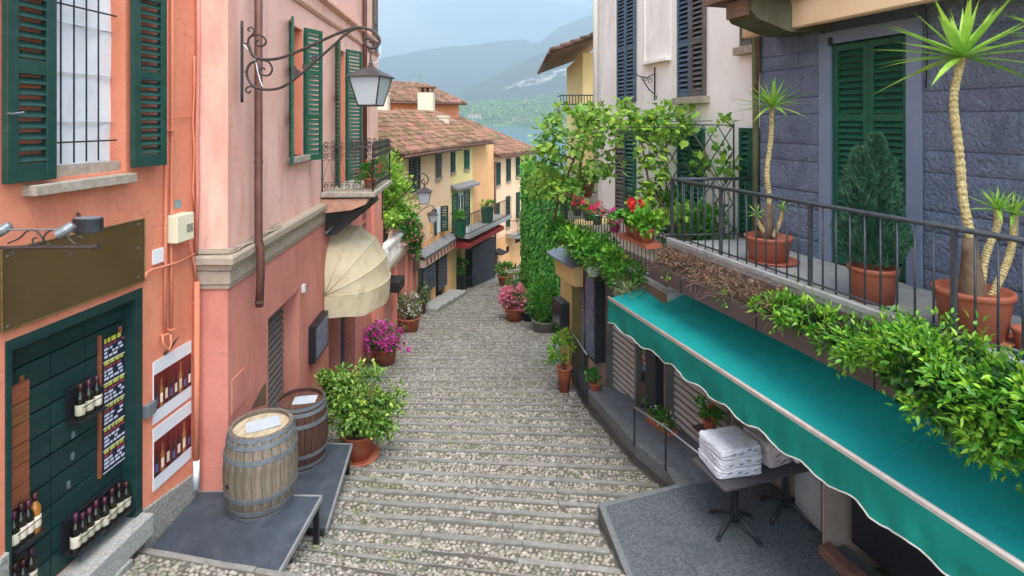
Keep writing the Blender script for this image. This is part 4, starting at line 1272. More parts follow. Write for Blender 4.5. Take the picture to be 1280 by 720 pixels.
for g in range(NS + 1):
    ph = (math.pi / 2) * g / NS; pts = []
    for j in range(13):
        a = math.pi * j / 12; rr = math.sin(a) ** .62
        pts.append(PW.pt(cxs - hw * math.cos(a), dzb + dH * math.sin(ph) * rr, .02 + dP * math.cos(ph) * rr))
    MB().tube(pts, .011, 5).build('hoop', M_beige, dom, True)
row0, row1 = [], []
for j in range(25):
    a = math.pi * j / 24; rr = math.sin(a) ** .62
    row0.append(PW.pt(cxs - hw * math.cos(a), dzb, .02 + dP * rr)); row1.append(PW.pt(cxs - hw * math.cos(a), dzb - .42 + .02 * math.sin(j * 1.1), .02 + dP * rr * .98))
MB().sheet([row0, row1]).build('valance', M_beige, dom, True)
m = MB().tube([PW.pt(da0 - .05, dzb + 1.15, .05), PW.pt(da0 + .75, bz - .05, .75)], .03, 4); m.build('strut', M_black, dom)
MB().wprofile(PW, [(.01, dzb + dH - .05), (.01, bz - .30), (.62, bz - .24), (.66, bz - .34), (.20, dzb + dH - .02)], da0 + .12, da1 - .1).build('corbel_shadow', M('shadow_dark', (54, 50, 48), (66, 60, 58), 3, .8), dom)  # dark shape standing in for the corbel's shadow under the balcony

# ---- street lantern on a scrolled arm
def lantern(root, c, k, yaw, parent_label=None, glass=M_lantern_glass):
    """c = top of the roof; k = half width at the top of the glass"""
    R = Matrix.Translation(c) @ Matrix.Rotation(yaw, 4, 'Z')
    def T(pts): return [R @ Vector(p) for p in pts]
    a, b, h, rh = k, k * .58, k * 1.78, k * .62
    z0 = -rh; z1 = -rh - h
    e = a * 1.13
    m = MB()
    base = T([(-e, -e, z0), (e, -e, z0), (e, e, z0), (-e, e, z0)]); lip = T([(-e, -e, z0 - .012), (e, -e, z0 - .012), (e, e, z0 - .012), (-e, e, z0 - .012)])
    mid = T([(-a * .35, -a * .35, -rh * .22), (a * .35, -a * .35, -rh * .22), (a * .35, a * .35, -rh * .22), (-a * .35, a * .35, -rh * .22)])
    tp = T([(-a * .2, -a * .2, 0), (a * .2, -a * .2, 0), (a * .2, a * .2, 0), (-a * .2, a * .2, 0)])
    vs = lip + base + mid + tp
    fs = [(3, 2, 1, 0)]
    for r in range(3):
        for j in range(4): fs.append((r * 4 + j, r * 4 + (j + 1) % 4, r * 4 + 4 + (j + 1) % 4, r * 4 + 4 + j))
    fs.append((12, 13, 14, 15))
    m.add(vs, fs); m.build('roof', M_iron, root)
    cor = [(-1, -1), (1, -1), (1, 1), (-1, 1)]
    fr = MB()
    for i in range(4):
        x, y = cor[i]; x2, y2 = cor[(i + 1) % 4]
        fr.tube(T([(x * a, y * a, z0), (x * b, y * b, z1)]), k * .05, 5)
        fr.tube(T([(x * b, y * b, z1), (x2 * b, y2 * b, z1)]), k * .055, 5)
        MB().add(T([(x * a * .97, y * a * .97, z0 - .002), (x2 * a * .97, y2 * a * .97, z0 - .002), (x2 * b * .97, y2 * b * .97, z1), (x * b * .97, y * b * .97, z1)]), [(0, 1, 2, 3)]).build('glass_pane', glass, root)
    fr.build('frame', M_iron, root)
    MB().add(T([(-b, -b, z1 - .004), (b, -b, z1 - .004), (b, b, z1 - .004), (-b, b, z1 - .004)]), [(0, 1, 2, 3)]).build('base', M_iron, root)
    MB().lathe([(k * .2, 0), (k * .12, k * .1), (k * .16, k * .2), (k * .07, k * .3), (k * .10, k * .42), (k * .03, k * .5), (k * .03, k * .85)], c, 10).build('finial', M_iron, root, True)
lY = 6.42
la = thing('street_lantern', 'large iron street lantern on a long scrolled arm at the pink house corner', 'street lamp', at(302.5, 128, lY))
z6 = lambda pts: [(300 + x / 6, y / 6) for x, y in pts]
ptube(la, z6([(60, 330), (85, 395), (115, 430), (160, 443), (230, 446), (300, 435), (400, 400), (560, 330), (700, 265), (830, 215), (920, 207), (1000, 235), (1045, 290), (1035, 340), (990, 362), (945, 335), (935, 300), (960, 283), (985, 300), (970, 320)]), lY, .017, M_iron, 'arm', 8)
ptube(la, z6([(125, 455), (75, 480), (52, 530), (60, 590), (100, 645), (170, 670), (280, 665), (370, 620), (500, 520), (600, 430), (700, 340), (800, 250), (870, 215)]), lY, .015, M_iron, 'arm', 8)
ptube(la, z6([(60, 330), (68, 285), (110, 262), (165, 268), (195, 305), (180, 340), (140, 345), (118, 320), (140, 300)]), lY, .012, M_iron, 'scroll')
ptube(la, z6([(150, 447), (215, 465), (242, 520), (215, 565), (165, 560), (145, 530), (165, 508), (188, 520)]), lY, .012, M_iron, 'scroll')
ptube(la, z6([(68, 285), (100, 250), (105, 220), (78, 205), (58, 220), (75, 235)]), lY, .010, M_iron, 'scroll')
ptube(la, z6([(110, 655), (65, 650), (42, 675), (62, 697), (82, 682)]), lY, .010, M_iron, 'scroll')
ptube(la, [(302.5, 26), (302.5, 80), (302.5, 128)], lY, .016, M_iron_dark, 'wall_bar')
ptube(la, [(302, 90), (310, 90)], lY, .008, M_iron, 'wall_tie'); ptube(la, [(302, 54), (311, 55)], lY, .008, M_iron, 'wall_tie')
for q in ([(388, 495), (410, 490), (430, 520), (455, 530), (440, 560), (412, 585), (395, 560)], [(470, 480), (495, 478), (515, 500), (480, 530), (465, 510)], [(545, 415), (580, 420), (575, 450), (550, 475), (535, 450)]):
    Pq = [at(u, v, lY) for u, v in z6(q)]; k = len(Pq)
    MB().add([p + Vector((0, -.006, 0)) for p in Pq] + [p + Vector((0, .006, 0)) for p in Pq], [tuple(range(k)), tuple(range(2 * k - 1, k - 1, -1))] + [(i, (i + 1) % k, k + (i + 1) % k, k + i) for i in range(k)]).build('iron_leaf', M_iron, la)
ptube(la, z6([(976, 362), (962, 375), (975, 392), (990, 385), (982, 400), (978, 440)]), lY, .009, M_iron, 'hook')
ptube(la, z6([(1045, 300), (1052, 380), (1040, 450), (1000, 475), (985, 470)]), lY, .004, M_white_plastic, 'cable')
ptube(la, z6([(10, 320), (60, 370), (110, 440), (130, 520), (150, 600), (170, 650)]), lY, .006, M_white_plastic, 'cable')
lantern(la, at(463.5, 83.5, lY), .185, math.radians(-9))
# ---- platforms and barrels
PZ1, PZ2 = -4.15, -4.61
def plat(name, pts, z, label, th=.045, legs=()):
    c = sum((Vector((p[0], p[1], 0)) for p in pts), Vector()) / len(pts)
    t = thing(name, label, 'platform', (c.x, c.y, z))
    MB().prism(pts, z - th, z).build('deck', M_platform, t, bevel=.003)
    m = MB()
    for i in range(1, len(pts) - 1):
        a, b = Vector((*pts[i], z)), Vector((*pts[i + 1], z)); d = (b - a).normalized(); n = Vector((d.y, -d.x, 0)) * .012
        m.hexa([a - n + Vector((0, 0, -.05)), b - n + Vector((0, 0, -.05)), b + n + Vector((0, 0, -.05)), a + n + Vector((0, 0, -.05)), a - n + Vector((0, 0, .004)), b - n + Vector((0, 0, .004)), b + n + Vector((0, 0, .004)), a + n + Vector((0, 0, .004))])
    m.build('edge_strip', M_plat_edge, t)
    for (x, y, w) in legs:
        zz = street_z(x, y) - .05
        MB().box(x - w, x + .03, y - .02, y + .02, zz, z - th).build('leg', M_black, t)
    return t
k1 = onz(402, 620, PZ1); k2 = onz(345, 722, PZ1); k3 = onz(180, 684, PZ1); k4 = onz(268, 612, PZ1)
yb = k1.y
plat('shop_platform', [(-3.50, k3.y), (k2.x, k2.y - .05), (k1.x, k1.y), (-3.15, yb + .03), (-3.17, 6.27), (-3.5, 6.27)][::1], PZ1, 'slate grey wooden platform under the pale barrel, nearer and higher', legs=[(k1.x - .04, k1.y - .05, .03), (k2.x - .02, k2.y + .35, .03)])
r1 = onz(440, 555, PZ2); r2 = onz(408, 661, PZ2)
plat('shop_platform', [(PW.pt(.25, 0).x + .02, 6.45), (r2.x, r2.y), (r1.x, r1.y), (PW.pt(1.7, 0).x + .02, r1.y + .02)], PZ2, 'slate grey wooden platform under the dark barrel, farther and lower', legs=[(r1.x - .05, r1.y - .05, .03), (r1.x - .07, r1.y - .75, .03), (r1.x - .3, r1.y - .04, .03)])

def barrel(loc, H, rb, rh, stave_mat, head_mat, label, nst=24, yaw=0.0, paper=None):
    t = thing('wine_barrel', label, 'barrel', loc)
    def rad(z): return rh + (rb - rh) * (1 - ((z / H - .5) / .5) ** 2) ** 1.0
    # one stave, shared
    m = MB(); K = 12; half = math.pi / nst * .975; rows_o = []; vs = []; fs = []
    for i in range(K + 1):
        z = H * i / K; r = rad(z)
        for a, rr in ((-half, r - .03), (-half * .97, r - .002), (-half * .5, r + .0025), (half * .5, r + .0025), (half * .97, r - .002), (half, r - .03)):
            vs.append((rr * math.cos(a), rr * math.sin(a), z))
    for i in range(K):
        for j in range(6): fs.append((i * 6 + j, i * 6 + (j + 1) % 6, (i + 1) * 6 + (j + 1) % 6, (i + 1) * 6 + j))
    fs += [tuple(range(5, -1, -1)), tuple(K * 6 + j for j in range(6))]
    me = bpy.data.meshes.new('stave'); me.from_pydata(vs, [], fs); me.materials.append(stave_mat)
    for k in range(nst):
        o = bpy.data.objects.new('stave', me); COL.objects.link(o); o.parent = t; o.rotation_euler.z = 2 * math.pi * k / nst + yaw; ORI[o.name] = ORI[t.name]
    # hoops
    for f, w in ((.018, .05), (.105, .045), (.27, .048), (.73, .048), (.895, .045), (.982, .05)):
        z0, z1 = max(.002, f * H - w / 2), min(H - .002, f * H + w / 2)
        m = MB().lathe([(rad(z0) + .001, z0), (rad(z0) + .009, z0), (rad(z1) + .009, z1), (rad(z1) + .001, z1)], loc, 40, caps=False)
        m.build('hoop', M_hoop, t)
        MB().tube([(loc[0], loc[1] - rad(f * H) - .007, loc[2] + f * H), (loc[0], loc[1] - rad(f * H) - .013, loc[2] + f * H)], .008, 6).build('rivet', M_hoop, t)
    # head made of planks, set below the rim
    zh = H - .045; R = rad(H) - .012; n = 6
    for k in range(n):
        x0, x1 = -R + 2 * R * k / n + .002, -R + 2 * R * (k + 1) / n - .002
        xs = np.linspace(x0, x1, 5)
        up = [(x, math.sqrt(max(R * R - x * x, 0))) for x in xs]
        poly = [(loc[0] + x, loc[1] + y) for x, y in up] + [(loc[0] + x, loc[1] - y) for x, y in reversed(up)]
        MB().prism(poly, loc[2] + zh - .02, loc[2] + zh + random.uniform(-.001, .002)).build('head_plank', head_mat, t)
    a = math.radians(200)
    MB().tube([(loc[0] + (rb + .004) * math.cos(a + .6), loc[1] + (rb + .004) * math.sin(a + .6), loc[2] + H * .42), (loc[0] + (rb - .02) * math.cos(a + .6), loc[1] + (rb - .02) * math.sin(a + .6), loc[2] + H * .42)], .022, 10).build('bung_hole', M_dark, t)
    return zh
b1 = Vector((-2.73, 6.10, PZ1)); 
zh1 = barrel(b1, .86, .375, .315, M_stave, M_head, 'pale weathered oak barrel with grey hoops on the nearer platform', yaw=.05)
b2 = Vector((-2.86, 7.58, PZ2))
zh2 = barrel(b2, .86, .352, .305, M_stave_dk, M_head_dk, 'dark brown oak barrel on the farther platform behind the pale one', yaw=.1)
def paper_on(c, w, h, yaw, label):
    R = Matrix.Translation(c) @ Matrix.Rotation(yaw, 4, 'Z')
    m = MB(); rows_ = [[R @ Vector((x * w / 2, y * h / 2, .010 + .004 * math.sin(x * 2 + y))) for x in (-1, -.3, .3, 1)] for y in (-1, -.3, .3, 1)]
    m.sheet(rows_)
    o = m.build('paper_notice', M_paper, None, label=label, category='notice')
paper_on(b1 + Vector((.0, .04, zh1)), .34, .24, .5, 'white paper notice lying on the pale barrel top')
paper_on(b2 + Vector((.05, .02, zh2)), .30, .22, .15, 'white paper notice lying on the dark barrel top')

# ---- potted plants on the left
def pot(t, c, rtop, rbot, h, mat=M_terracotta, seg=24, rim=.045, sx=1, sy=1):
    m = MB().lathe([(rbot, 0), (rtop * .93, h - rim * 1.1), (rtop * .94, h - rim), (rtop, h - rim * .95), (rtop * 1.02, h - rim * .3), (rtop * 1.0, h), (rtop * .90, h), (rtop * .88, h - .05)], c, seg, sx, sy)
    m.build('pot', mat, t, True)
    MB().lathe([(rtop * .885, h - .06), (.01, h - .045)], c, seg, sx, sy, caps=False).build('soil', M_soil, t)
def stems(t, c, h0, spread, height, n, r=.012, mat=M_bark):
    m = MB()
    for k in range(n):
        a = random.uniform(0, 6.28); d = Vector((math.cos(a), math.sin(a), 0)) * spread * random.uniform(.3, 1)
        m.tube([c + Vector((0, 0, h0)), c + d * .3 + Vector((0, 0, h0 + height * .45)), c + d + Vector((0, 0, h0 + height * random.uniform(.8, 1)))], [r, r * .8, r * .4], 5)
    m.build('stem', mat, t, True)

c = Vector((-2.35, 8.55, 0)); c.z = street_z(c.x, c.y) - .01
t = thing('variegated_shrub', 'big yellow-green variegated shrub in a terracotta pot beyond the barrels', 'potted plant', c)
pot(t, c, .275, .20, .40)
MB().lathe([(.24, 0), (.30, .02), (.31, .05), (.29, .05), (.27, .03)], c + Vector((.02, -.01, .0)), 24).build('saucer', M_terracotta, t, True)
stems(t, c, .36, .4, .8, 12, .014)
foliage('leaves', t, [(c + Vector((0, 0, .85)), (.60, .5, .42)), (c + Vector((.25, 0, .62)), (.42, .4, .30)), (c + Vector((-.32, .1, .95)), (.34, .3, .36)), (c + Vector((-.45, .1, 1.2)), (.18, .18, .22))], 3400, .105, .048, M_vari, 120, .30, .35, up=.2, droop=.1, shape='long')

c = on_street(481, 454)
t = thing('magenta_azalea', 'magenta flowering azalea in a terracotta pot by the salmon wall', 'potted plant', c)
pot(t, c, .33, .25, .44)
stems(t, c, .4, .4, .4, 8)
foliage('leaves', t, [(c + Vector((-.05, 0, .68)), (.55, .5, .28))], 1200, .10, .05, M_bush, 40, .3, .4)
foliage('petals', t, [(c + Vector((-.05, -.05, .72)), (.58, .52, .29)), (c + Vector((.5, -.1, .42)), (.14, .15, .13))], 1000, .075, .066, M_magenta, 60, .26, .75)

c = on_street(511, 414)
t = thing('white_oleander', 'pale grey-green shrub with white flowers in a terracotta pot', 'potted plant', c)
pot(t, c, .40, .28, .50)
stems(t, c, .45, .4, .6, 9)
foliage('leaves', t, [(c + Vector((0, 0, .85)), (.46, .45, .36))], 1100, .13, .04, M_olive, 34, .34, .4)
foliage('petals', t, [(c + Vector((0, 0, .9)), (.48, .46, .36))], 260, .07, .06, M_whitepet, 30, .25, .75)

# ================================================================== terrace house beyond the pink one
TW = Wall((-3.86, 16.05), (-3.74, 21.9))
ter = thing('terrace_house', 'low salmon shop with white balustrade terrace above it, beyond the pink house', 'house', TW.pt(2, -7))
tzf = -4.55
g0, g1 = TW.su(497), TW.su(505)
wall_shell(MB(), TW, 0, TW.len, -8.5, tzf, [(g0, g1, -7.6, -5.6, .25)], thick=5).build('wall', M_salmon, ter)
roller(ter, TW, g0, g1, -7.6, -5.6, -.2, M_roller_dk, .1)
MB().wbox(TW, -.1, TW.len, tzf, tzf + .14, -5, .14).build('coping', M_cornice, ter)
for k in range(22):
    s = .12 + k * .26
    MB().lathe([(.045, 0), (.075, .06), (.05, .14), (.085, .3), (.045, .5), (.07, .56)], TW.pt(s, tzf + .14, .03), 8).build('baluster', M_white, ter, True)
MB().wbox(TW, -.05, TW.len, tzf + .70, tzf + .82, -.1, .16).build('handrail', M_white, ter, bevel=.02)
MB().wbox(TW, -.06, .10, tzf + .14, tzf + .9, -.12, .17).build('pier', M_white, ter)
# white cloth hung over the end of the balustrade
rows_ = [[TW.pt(-.10 + .75 * j / 6, tzf + .86 - i * .18, .19 + .03 * math.sin(j * 1.7 + i * .6) + (.0 if i else -.1)) for j in range(7)] for i in range(6)]
MB().sheet(rows_).build('white_cloth', M_cloth, None, True, label='white cloth hanging over the balustrade end above the beige awning', category='cloth')
MB().wbox(TW, .55, 1.35, tzf - .55, tzf - .25, .01, .5).build('sign_box', M_black, ter)
# pilasters of the shop front below
for u in (492.5, 507, 513):
    s = TW.su(u); MB().wbox(TW, s - .15, s + .15, -8.3, tzf - .02, .002, .07).build('pilaster', M_salmon_return, ter)
# wisteria-like climber on the terrace
t = thing('terrace_climber', 'bright green climber spilling over the balustrade terrace on the left', 'climbing plant', TW.pt(2.5, tzf))
foliage('leaves', t, [(TW.pt(2.2, -1.9, -.5), (.75, 1.3, .85)), (TW.pt(1.4, -2.6, -.25), (.6, .9, .7)), (TW.pt(3.0, -2.7, -.3), (.7, 1.2, .8)), (TW.pt(3.6, -2.0, -.9), (.7, 1.0, .6)), (TW.pt(2.4, -1.2, -.8), (.5, .9, .5))], 6500, .17, .09, M('climber_leaf', (108, 156, 36), (168, 204, 76), .9, .5, isl=.3, trans=.35), 150, .33, .5)
foliage('hanging_leaves', t, [(TW.pt(2.4, -3.2, .0), (.25, .9, .35)), (TW.pt(3.4, -3.7, .2), (.28, .7, .5)), (TW.pt(4.3, -4.4, .25), (.25, .6, .55))], 3600, .15, .08, M_bush, 90, .4, .3)
foliage('petals', t, [(TW.pt(4.0, -4.2, .35), (.3, .8, .7)), (TW.pt(2.6, -3.7, .15), (.3, 1.1, .5))], 260, .10, .09, M_pinkpet, 40, .3, .6)
stems(t, TW.pt(2.4, tzf, -.4), .1, .9, 2.6, 9, .035)
# second wall planter at the shop foot
c = on_street(523, 391)
t = thing('doorstep_shrub', 'small dark shrub in a brown tub by the white stone steps', 'potted plant', c)
pot(t, c, .32, .26, .45, M_timber)
foliage('leaves', t, [(c + Vector((0, 0, .75)), (.42, .42, .36))], 420, .14, .08, M_olive, 20)

# ================================================================== far houses on the left
def shutters_far(parent, W, u0, u1, v0, v1, mat, proud=.03, pane=False):
    """a closed pair of louvred leaves, its corners given in the photograph"""
    s0, s1 = sorted((W.su(u0), W.su(u1)))
    um = (u0 + u1) / 2
    zt, zb = W.px(um, v0)[1], W.px(um, v1)[1]
    h = (s1 - s0) / 2
    MB().wbox(W, s0 - .06, s1 + .06, zb - .09, zb - .002, 0, .10).build('sill', M_sill, parent)
    louvre(parent, W, s0, s0 + h - .01, zb, zt, proud, mat, pitch=.10, th=.05, fr=.07, joined=True)
    louvre(parent, W, s0 + h + .01, s1, zb, zt, proud, mat, pitch=.10, th=.05, fr=.07, joined=True)
def roof(parent, W, s0, s1, z0, depth, pitch, over=.45, name='roof', ends=.12):
    """a mono-pitch side of a tiled roof rising away from the wall, with real pan tiles"""
    k = math.tan(math.radians(pitch))
    def P(s, d, dz=0.0): return W.pt(s, z0 + (d + over) * k + dz, -d)
    A = [P(s0 - ends, -over), P(s1 + ends, -over), P(s1 + ends, depth), P(s0 - ends, depth)]
    m = MB().slab(A, .10); o = m.build(name, M_timber, parent)
    # tiles
    ts = .27; tl = .40; nc = int((s1 - s0 + 2 * ends) / ts); nr = int((depth + over) / (tl * math.cos(math.radians(pitch)))) + 1
    vs = []; fs = []
    L_ = depth + over
    for c_ in range(nc):
        sc = s0 - ends + (c_ + .5) * ts
        for r_ in range(nr):
            d0 = -over - .03 + L_ * r_ / nr; d1 = d0 + L_ / nr * 1.12
            rr = ts * .43; j = random.uniform(-.012, .012); jz = random.uniform(0, .015)
            b = len(vs)
            for (d, q, zz) in ((d0, 1.0, .045), (d1, .86, .015)):
                for a in (0, 45, 90, 135, 180):
                    ar = math.radians(a)
                    vs.append(P(sc + j - rr * q * math.cos(ar), d, zz + jz + rr * 1.15 * q * math.sin(ar)))
            for a in range(4): fs.append((b + a, b + a + 1, b + 6 + a, b + 5 + a))
            fs.append((b, b + 1, b + 2, b + 3, b + 4))
    t_ = MB(); t_.v = [tuple(v) for v in vs]; t_.f = fs
    t_.build('roof_tiles', M_tile, o, kind='stuff')
    g = MB().tube([P(s0 - ends, -over - .07, -.03), P(s1 + ends, -over - .07, -.03)], .06, 8); g.build('gutter', M_pipebrown, o, True)
    # verge tiles along both ends
    for s in (s0 - ends, s1 + ends):
        MB().tube([P(s, -over, .06), P(s, depth, .06)], .10, 7).build('verge', M_tile, o, True)
    return o

# peach house (with shops below)
AW = Wall((-3.74, 22.0), (-2.85, 25.9))
peach = thing('peach_house', 'peach house with dark shutters and grey shop blinds, left of the yellow house', 'house', AW.pt(2, -8))
ez = -1.22
ap = lambda u, v, n=0: AW.px(u, v, n)
AW0 = -2.2
sh1 = (AW.su(522), AW.su(538)); sh2 = (AW.su(544.5), AW.su(555.5))
zA = ap(530, 330)[1]
wall_shell(MB(), AW, AW0, AW.len, -10, -4.9, [(sh1[0], sh1[1], -10, zA, .2), (sh2[0], sh2[1], -10, zA, .2)], thick=6).build('ground_floor_wall', M_apricot, peach)
wall_shell(MB(), AW, AW0, AW.len, -4.9, ez + .3, [], thick=6).build('wall', M_peach, peach)
roller(peach, AW, sh1[0], sh1[1], ap(530, 364)[1], zA + .25, .22, M_roller_dk, .13)
MB().wbox(AW, sh1[0], sh1[1], ap(530, 364)[1] - .02, zA + .3, -.2, .165).build('shutter_box', M_roller_dk, peach)
roller(peach, AW, sh2[0], sh2[1], ap(550, 360)[1], zA + .15, .12, M_roller_dk, .13)
s0, s1 = AW.su(520.5), AW.len + .1
zc = ap(542, 310)[1]
MB().wprofile(AW, [(0, zc + .25), (.36, zc + .06), (.36, zc - .0), (0, zc + .15)], s0, s1).build('shop_canopy', M('lead_grey', (120, 118, 122), (138, 136, 140), 4, .7), peach)
sg = MB().wbox(AW, s0 + .1, s1, zc - .38, zc - .06, .01, .30).build('shop_sign', M('shop_sign_cream', (206, 186, 170), (216, 196, 180), 4, .6), peach)
for k in range(9):
    a = s0 + .3 + k * (s1 - s0 - .5) / 9
    MB().wbox(AW, a, a + .2, zc - .33, zc - .12, .30, .31).build('lettering', M('sign_red', (170, 50, 60), (160, 60, 70), 4, .6), sg)
shutters_far(peach, AW, 510.5, 523.5, 197, 240, M_iron_dark)
shutters_far(peach, AW, 544.2, 550.2, 191, 222, M_brownshut)
shutters_far(peach, AW, 517.5, 522.5, 275, 292, M_green)
# arched window with angled leaves
s0, s1 = AW.su(543.5), AW.su(550); zt, zb = ap(547, 259)[1], ap(547, 291)[1]
MB().wbox(AW, s0, s1, zb, zt, .005, .02).build('window', M_cloth, peach)
la_ = AW.leaf(s0, .03, 150); louvre(peach, la_, 0, .36, zb, zt, 0, M_green, pitch=.1, th=.05, joined=True)
lb_ = AW.leaf(s1, .03, 40); louvre(peach, lb_, 0, .36, zb, zt, 0, M_green, pitch=.1, th=.05, joined=True)
s0 = AW.su(557); zz = ap(557, 268)[1]; MB().wbox(AW, s0 - .12, s0 + .12, zz - .2, zz + .2, .002, .03).build('wall_niche', M_apricot, peach)
s0 = AW.su(538); MB().wbox(AW, s0 - .12, s0 + .12, ap(538, 290)[1], ap(538, 278)[1], .002, .03).build('wall_niche', M_apricot, peach)
roof(peach, AW, AW0, AW.len, ez, 2.5, 28)
MB().wbox(AW, AW.su(510), AW.su(517), ap(514, 338)[1], ap(514, 303)[1], .02, .25).build('sign_box', M_timber, peach)

# yellow-and-apricot house
BW = Wall((-2.87, 26.05), (-1.03, 31.4))
yel = thing('yellow_house', 'yellow and apricot house with long balcony and red awning in the lane bend', 'house', BW.pt(2, -9))
bp = lambda u, v, n=0: BW.px(u, v, n)
sy = BW.su(590.5)
wall_shell(MB(), BW, 0.0, sy, -5.6, -1.0, [], thick=5).build('yellow_wall', M_yellow, yel)
wall_shell(MB(), BW, sy, BW.len, -5.6, -1.0, [], thick=5).build('apricot_wall', M_apricot, yel)
b1_, b2_, b3_ = (BW.su(559.5) , BW.su(565)), (BW.su(570.5), BW.su(577)), (BW.su(582), BW.su(611))
zd = bp(575, 310)[1]
wall_shell(MB(), BW, 0.0, BW.len, -11, -5.6, [(max(b2_[0], .1), b2_[1], -11, zd, .3), (b3_[0], b3_[1], -11, zd, .3)], thick=5).build('shop_wall', M_yellowpost, yel)
MB().wbox(BW, b2_[0], b2_[1], -10.5, zd, -.4, -.28).build('shop_door', M_dark, yel)
roller(yel, BW, b3_[0], b3_[1], -10.4, bp(597, 304)[1], .35, M_iron_dark, .16)
MB().wbox(BW, b3_[0], b3_[1], -10.4, bp(597, 303)[1], -.28, .34).build('shutter_box', M_iron_dark, yel)
shutters_far(yel, BW, 562.6, 567.6, 189, 215, M_green); shutters_far(yel, BW, 580, 585.3, 187, 211, M_green2)
zc = bp(578, 233)[1]
MB().wprofile(BW, [(0, zc + .2), (.38, zc + .05), (.38, zc - .05), (0, zc + .05)], .02, sy + .1).build('tiled_canopy', M('lead_grey', (120, 118, 122)), yel)
s0, s1 = BW.su(571.5), BW.su(578.5); zb, zt = bp(575, 285)[1], bp(575, 240)[1]
dr = MB().wbox(BW, s0, s1, zb, zt, .004, .03).build('balcony_door', M_white, yel)
for k in range(2):
    a = s0 + (s1 - s0) * (.1 + .48 * k); MB().wbox(BW, a, a + (s1 - s0) * .32, zb + .5, zt - .15, .03, .036).build('pane', M_glassy, dr)
louvre(yel, BW, s0 - .62, s0 - .03, zb, zt, .03, M_green2, pitch=.11, joined=True); louvre(yel, BW, s1 + .03, s1 + .75, zb, zt, .03, M_green, pitch=.11, joined=True)
roof(yel, BW, 0.0, sy + 1.6, -1.12, 2.9, 25)
# balcony
s0, s1 = -.15, BW.len + .1; zb = bp(590, 291, .9)[1]
MB().wbox(BW, s0, s1, zb - .16, zb, 0.0, 1.05).build('balcony_slab', M_concrete, yel)
rl = MB()
for z in (zb + .08, zb + .95): rl.tube([BW.pt(s0, z, .0), BW.pt(s0, z, 1.0), BW.pt(s1, z, 1.0)], .025, 6)
rl = rl.build('balcony_railing', M_iron_dark, yel)
bar = MB().tube([BW.pt(s0, zb + .08, 1.0), BW.pt(s0, zb + .95, 1.0)], .012, 5).build('baluster', M_iron_dark, rl)
k = int((s1 - s0) / .16); rep(bar, [BW.d * ((s1 - s0) * i / k) for i in range(1, k + 1)])
rep(bar, [-BW.n * (.16 * i) for i in range(1, 6)])
m = MB()   # red awning below the balcony
m.add([BW.pt(s0 - .05, zb - .22, .1), BW.pt(b3_[1] - .3, zb - .22, .1), BW.pt(b3_[1] - .3, zb - .42, 1.0), BW.pt(s0 - .05, zb - .42, 1.0), BW.pt(b3_[1] - .3, zb - .60, 1.01), BW.pt(s0 - .05, zb - .60, 1.01), BW.pt(s0 - .05, zb - .60, .1)], [(0, 1, 2, 3), (3, 2, 4, 5), (0, 3, 5, 6)])
m.build('red_awning', M_redawn, None, label='red awning below the long balcony of the yellow house', category='awning')
for i, (u, v, h, r_) in enumerate(((575, 283, .7, .28), (609, 270, .8, .34))):
    c = onz(u, v + 6, zb); c = BW.pt(BW.su(u, .6), zb, .6)
    t = thing('balcony_planter', ['tall green planter with a shrub on the yellow house balcony', 'square green planter at the far end of the long balcony'][i], 'planter', c)
    MB().lathe([(r_ * .8, 0), (r_, h), (r_ * .9, h)], c, 12).build('tub', M_green2, t)
    foliage('leaves', t, [(c + Vector((0, 0, h + .15)), (r_, r_, .22))], 160, .16, .09, M_bush, 10)

# far peach house at the bend
CW = Wall((-1.06, 31.65), (1.31, 36.8))
far = thing('bend_house', 'tall peach house closing the lane at the bend, farthest on the left', 'house', CW.pt(2, -10))
cp = lambda u, v, n=0: CW.px(u, v, n)
zs = cp(640, 290)[1]
wall_shell(MB(), CW, 0, CW.len, zs, -1.75, [], thick=6).build('wall', M_peach, far)
wall_shell(MB(), CW, 0, CW.len, -12.5, zs, [], thick=6).build('ground_floor_wall', M_apricot, far)
for a, b, c_, d in ((619, 624.5, 203, 231), (632.6, 637.2, 198, 226), (644.6, 648.8, 196, 220), (656.4, 659.6, 194, 216), (617.6, 623.2, 254, 278), (632, 636.4, 245, 283), (644.6, 648.6, 240, 273)):
    shutters_far(far, CW, a, b, c_, d, M_green if a < 640 else M_olive if False else M_green)
for a, b, c_, d in ((632.6, 636, 308, 315), (644, 650, 296, 303), (650, 655, 312, 318)):
    s0, s1 = CW.su(a), CW.su(b); MB().wbox(CW, s0, s1, cp((a + b) / 2, d)[1], cp((a + b) / 2, c_)[1], .004, .02).build('window', M_dark, far)
s0, s1 = CW.su(618), CW.su(622); MB().wbox(CW, s0, s1, -11.5, cp(620, 318)[1], .004, .02).build('door', M_timber, far)
MB().wprofile(CW, [(0, cp(620, 316)[1] + .2), (.6, cp(620, 316)[1]), (0, cp(620, 316)[1])], s0 - .2, s1 + .2).build('door_hood', M_iron_dark, far)
s0, s1 = CW.su(632), CW.su(653); zb = cp(642, 290)[1]
MB().wbox(CW, s0, s1, zb - .15, zb, 0, .8).build('balcony_slab', M_concrete, far)
rl = MB()
for z in (zb + .06, zb + .9): rl.tube([CW.pt(s0, z, 0), CW.pt(s0, z, .78), CW.pt(s1, z, .78), CW.pt(s1, z, 0)], .022, 5)
rl = rl.build('balcony_railing', M_iron_dark, far)
bar = MB().tube([CW.pt(s0, zb + .06, .78), CW.pt(s0, zb + .9, .78)], .011, 4).build('baluster', M_iron_dark, rl)
k = int((s1 - s0) / .18); rep(bar, [CW.d * ((s1 - s0) * i / k) for i in range(1, k + 1)])
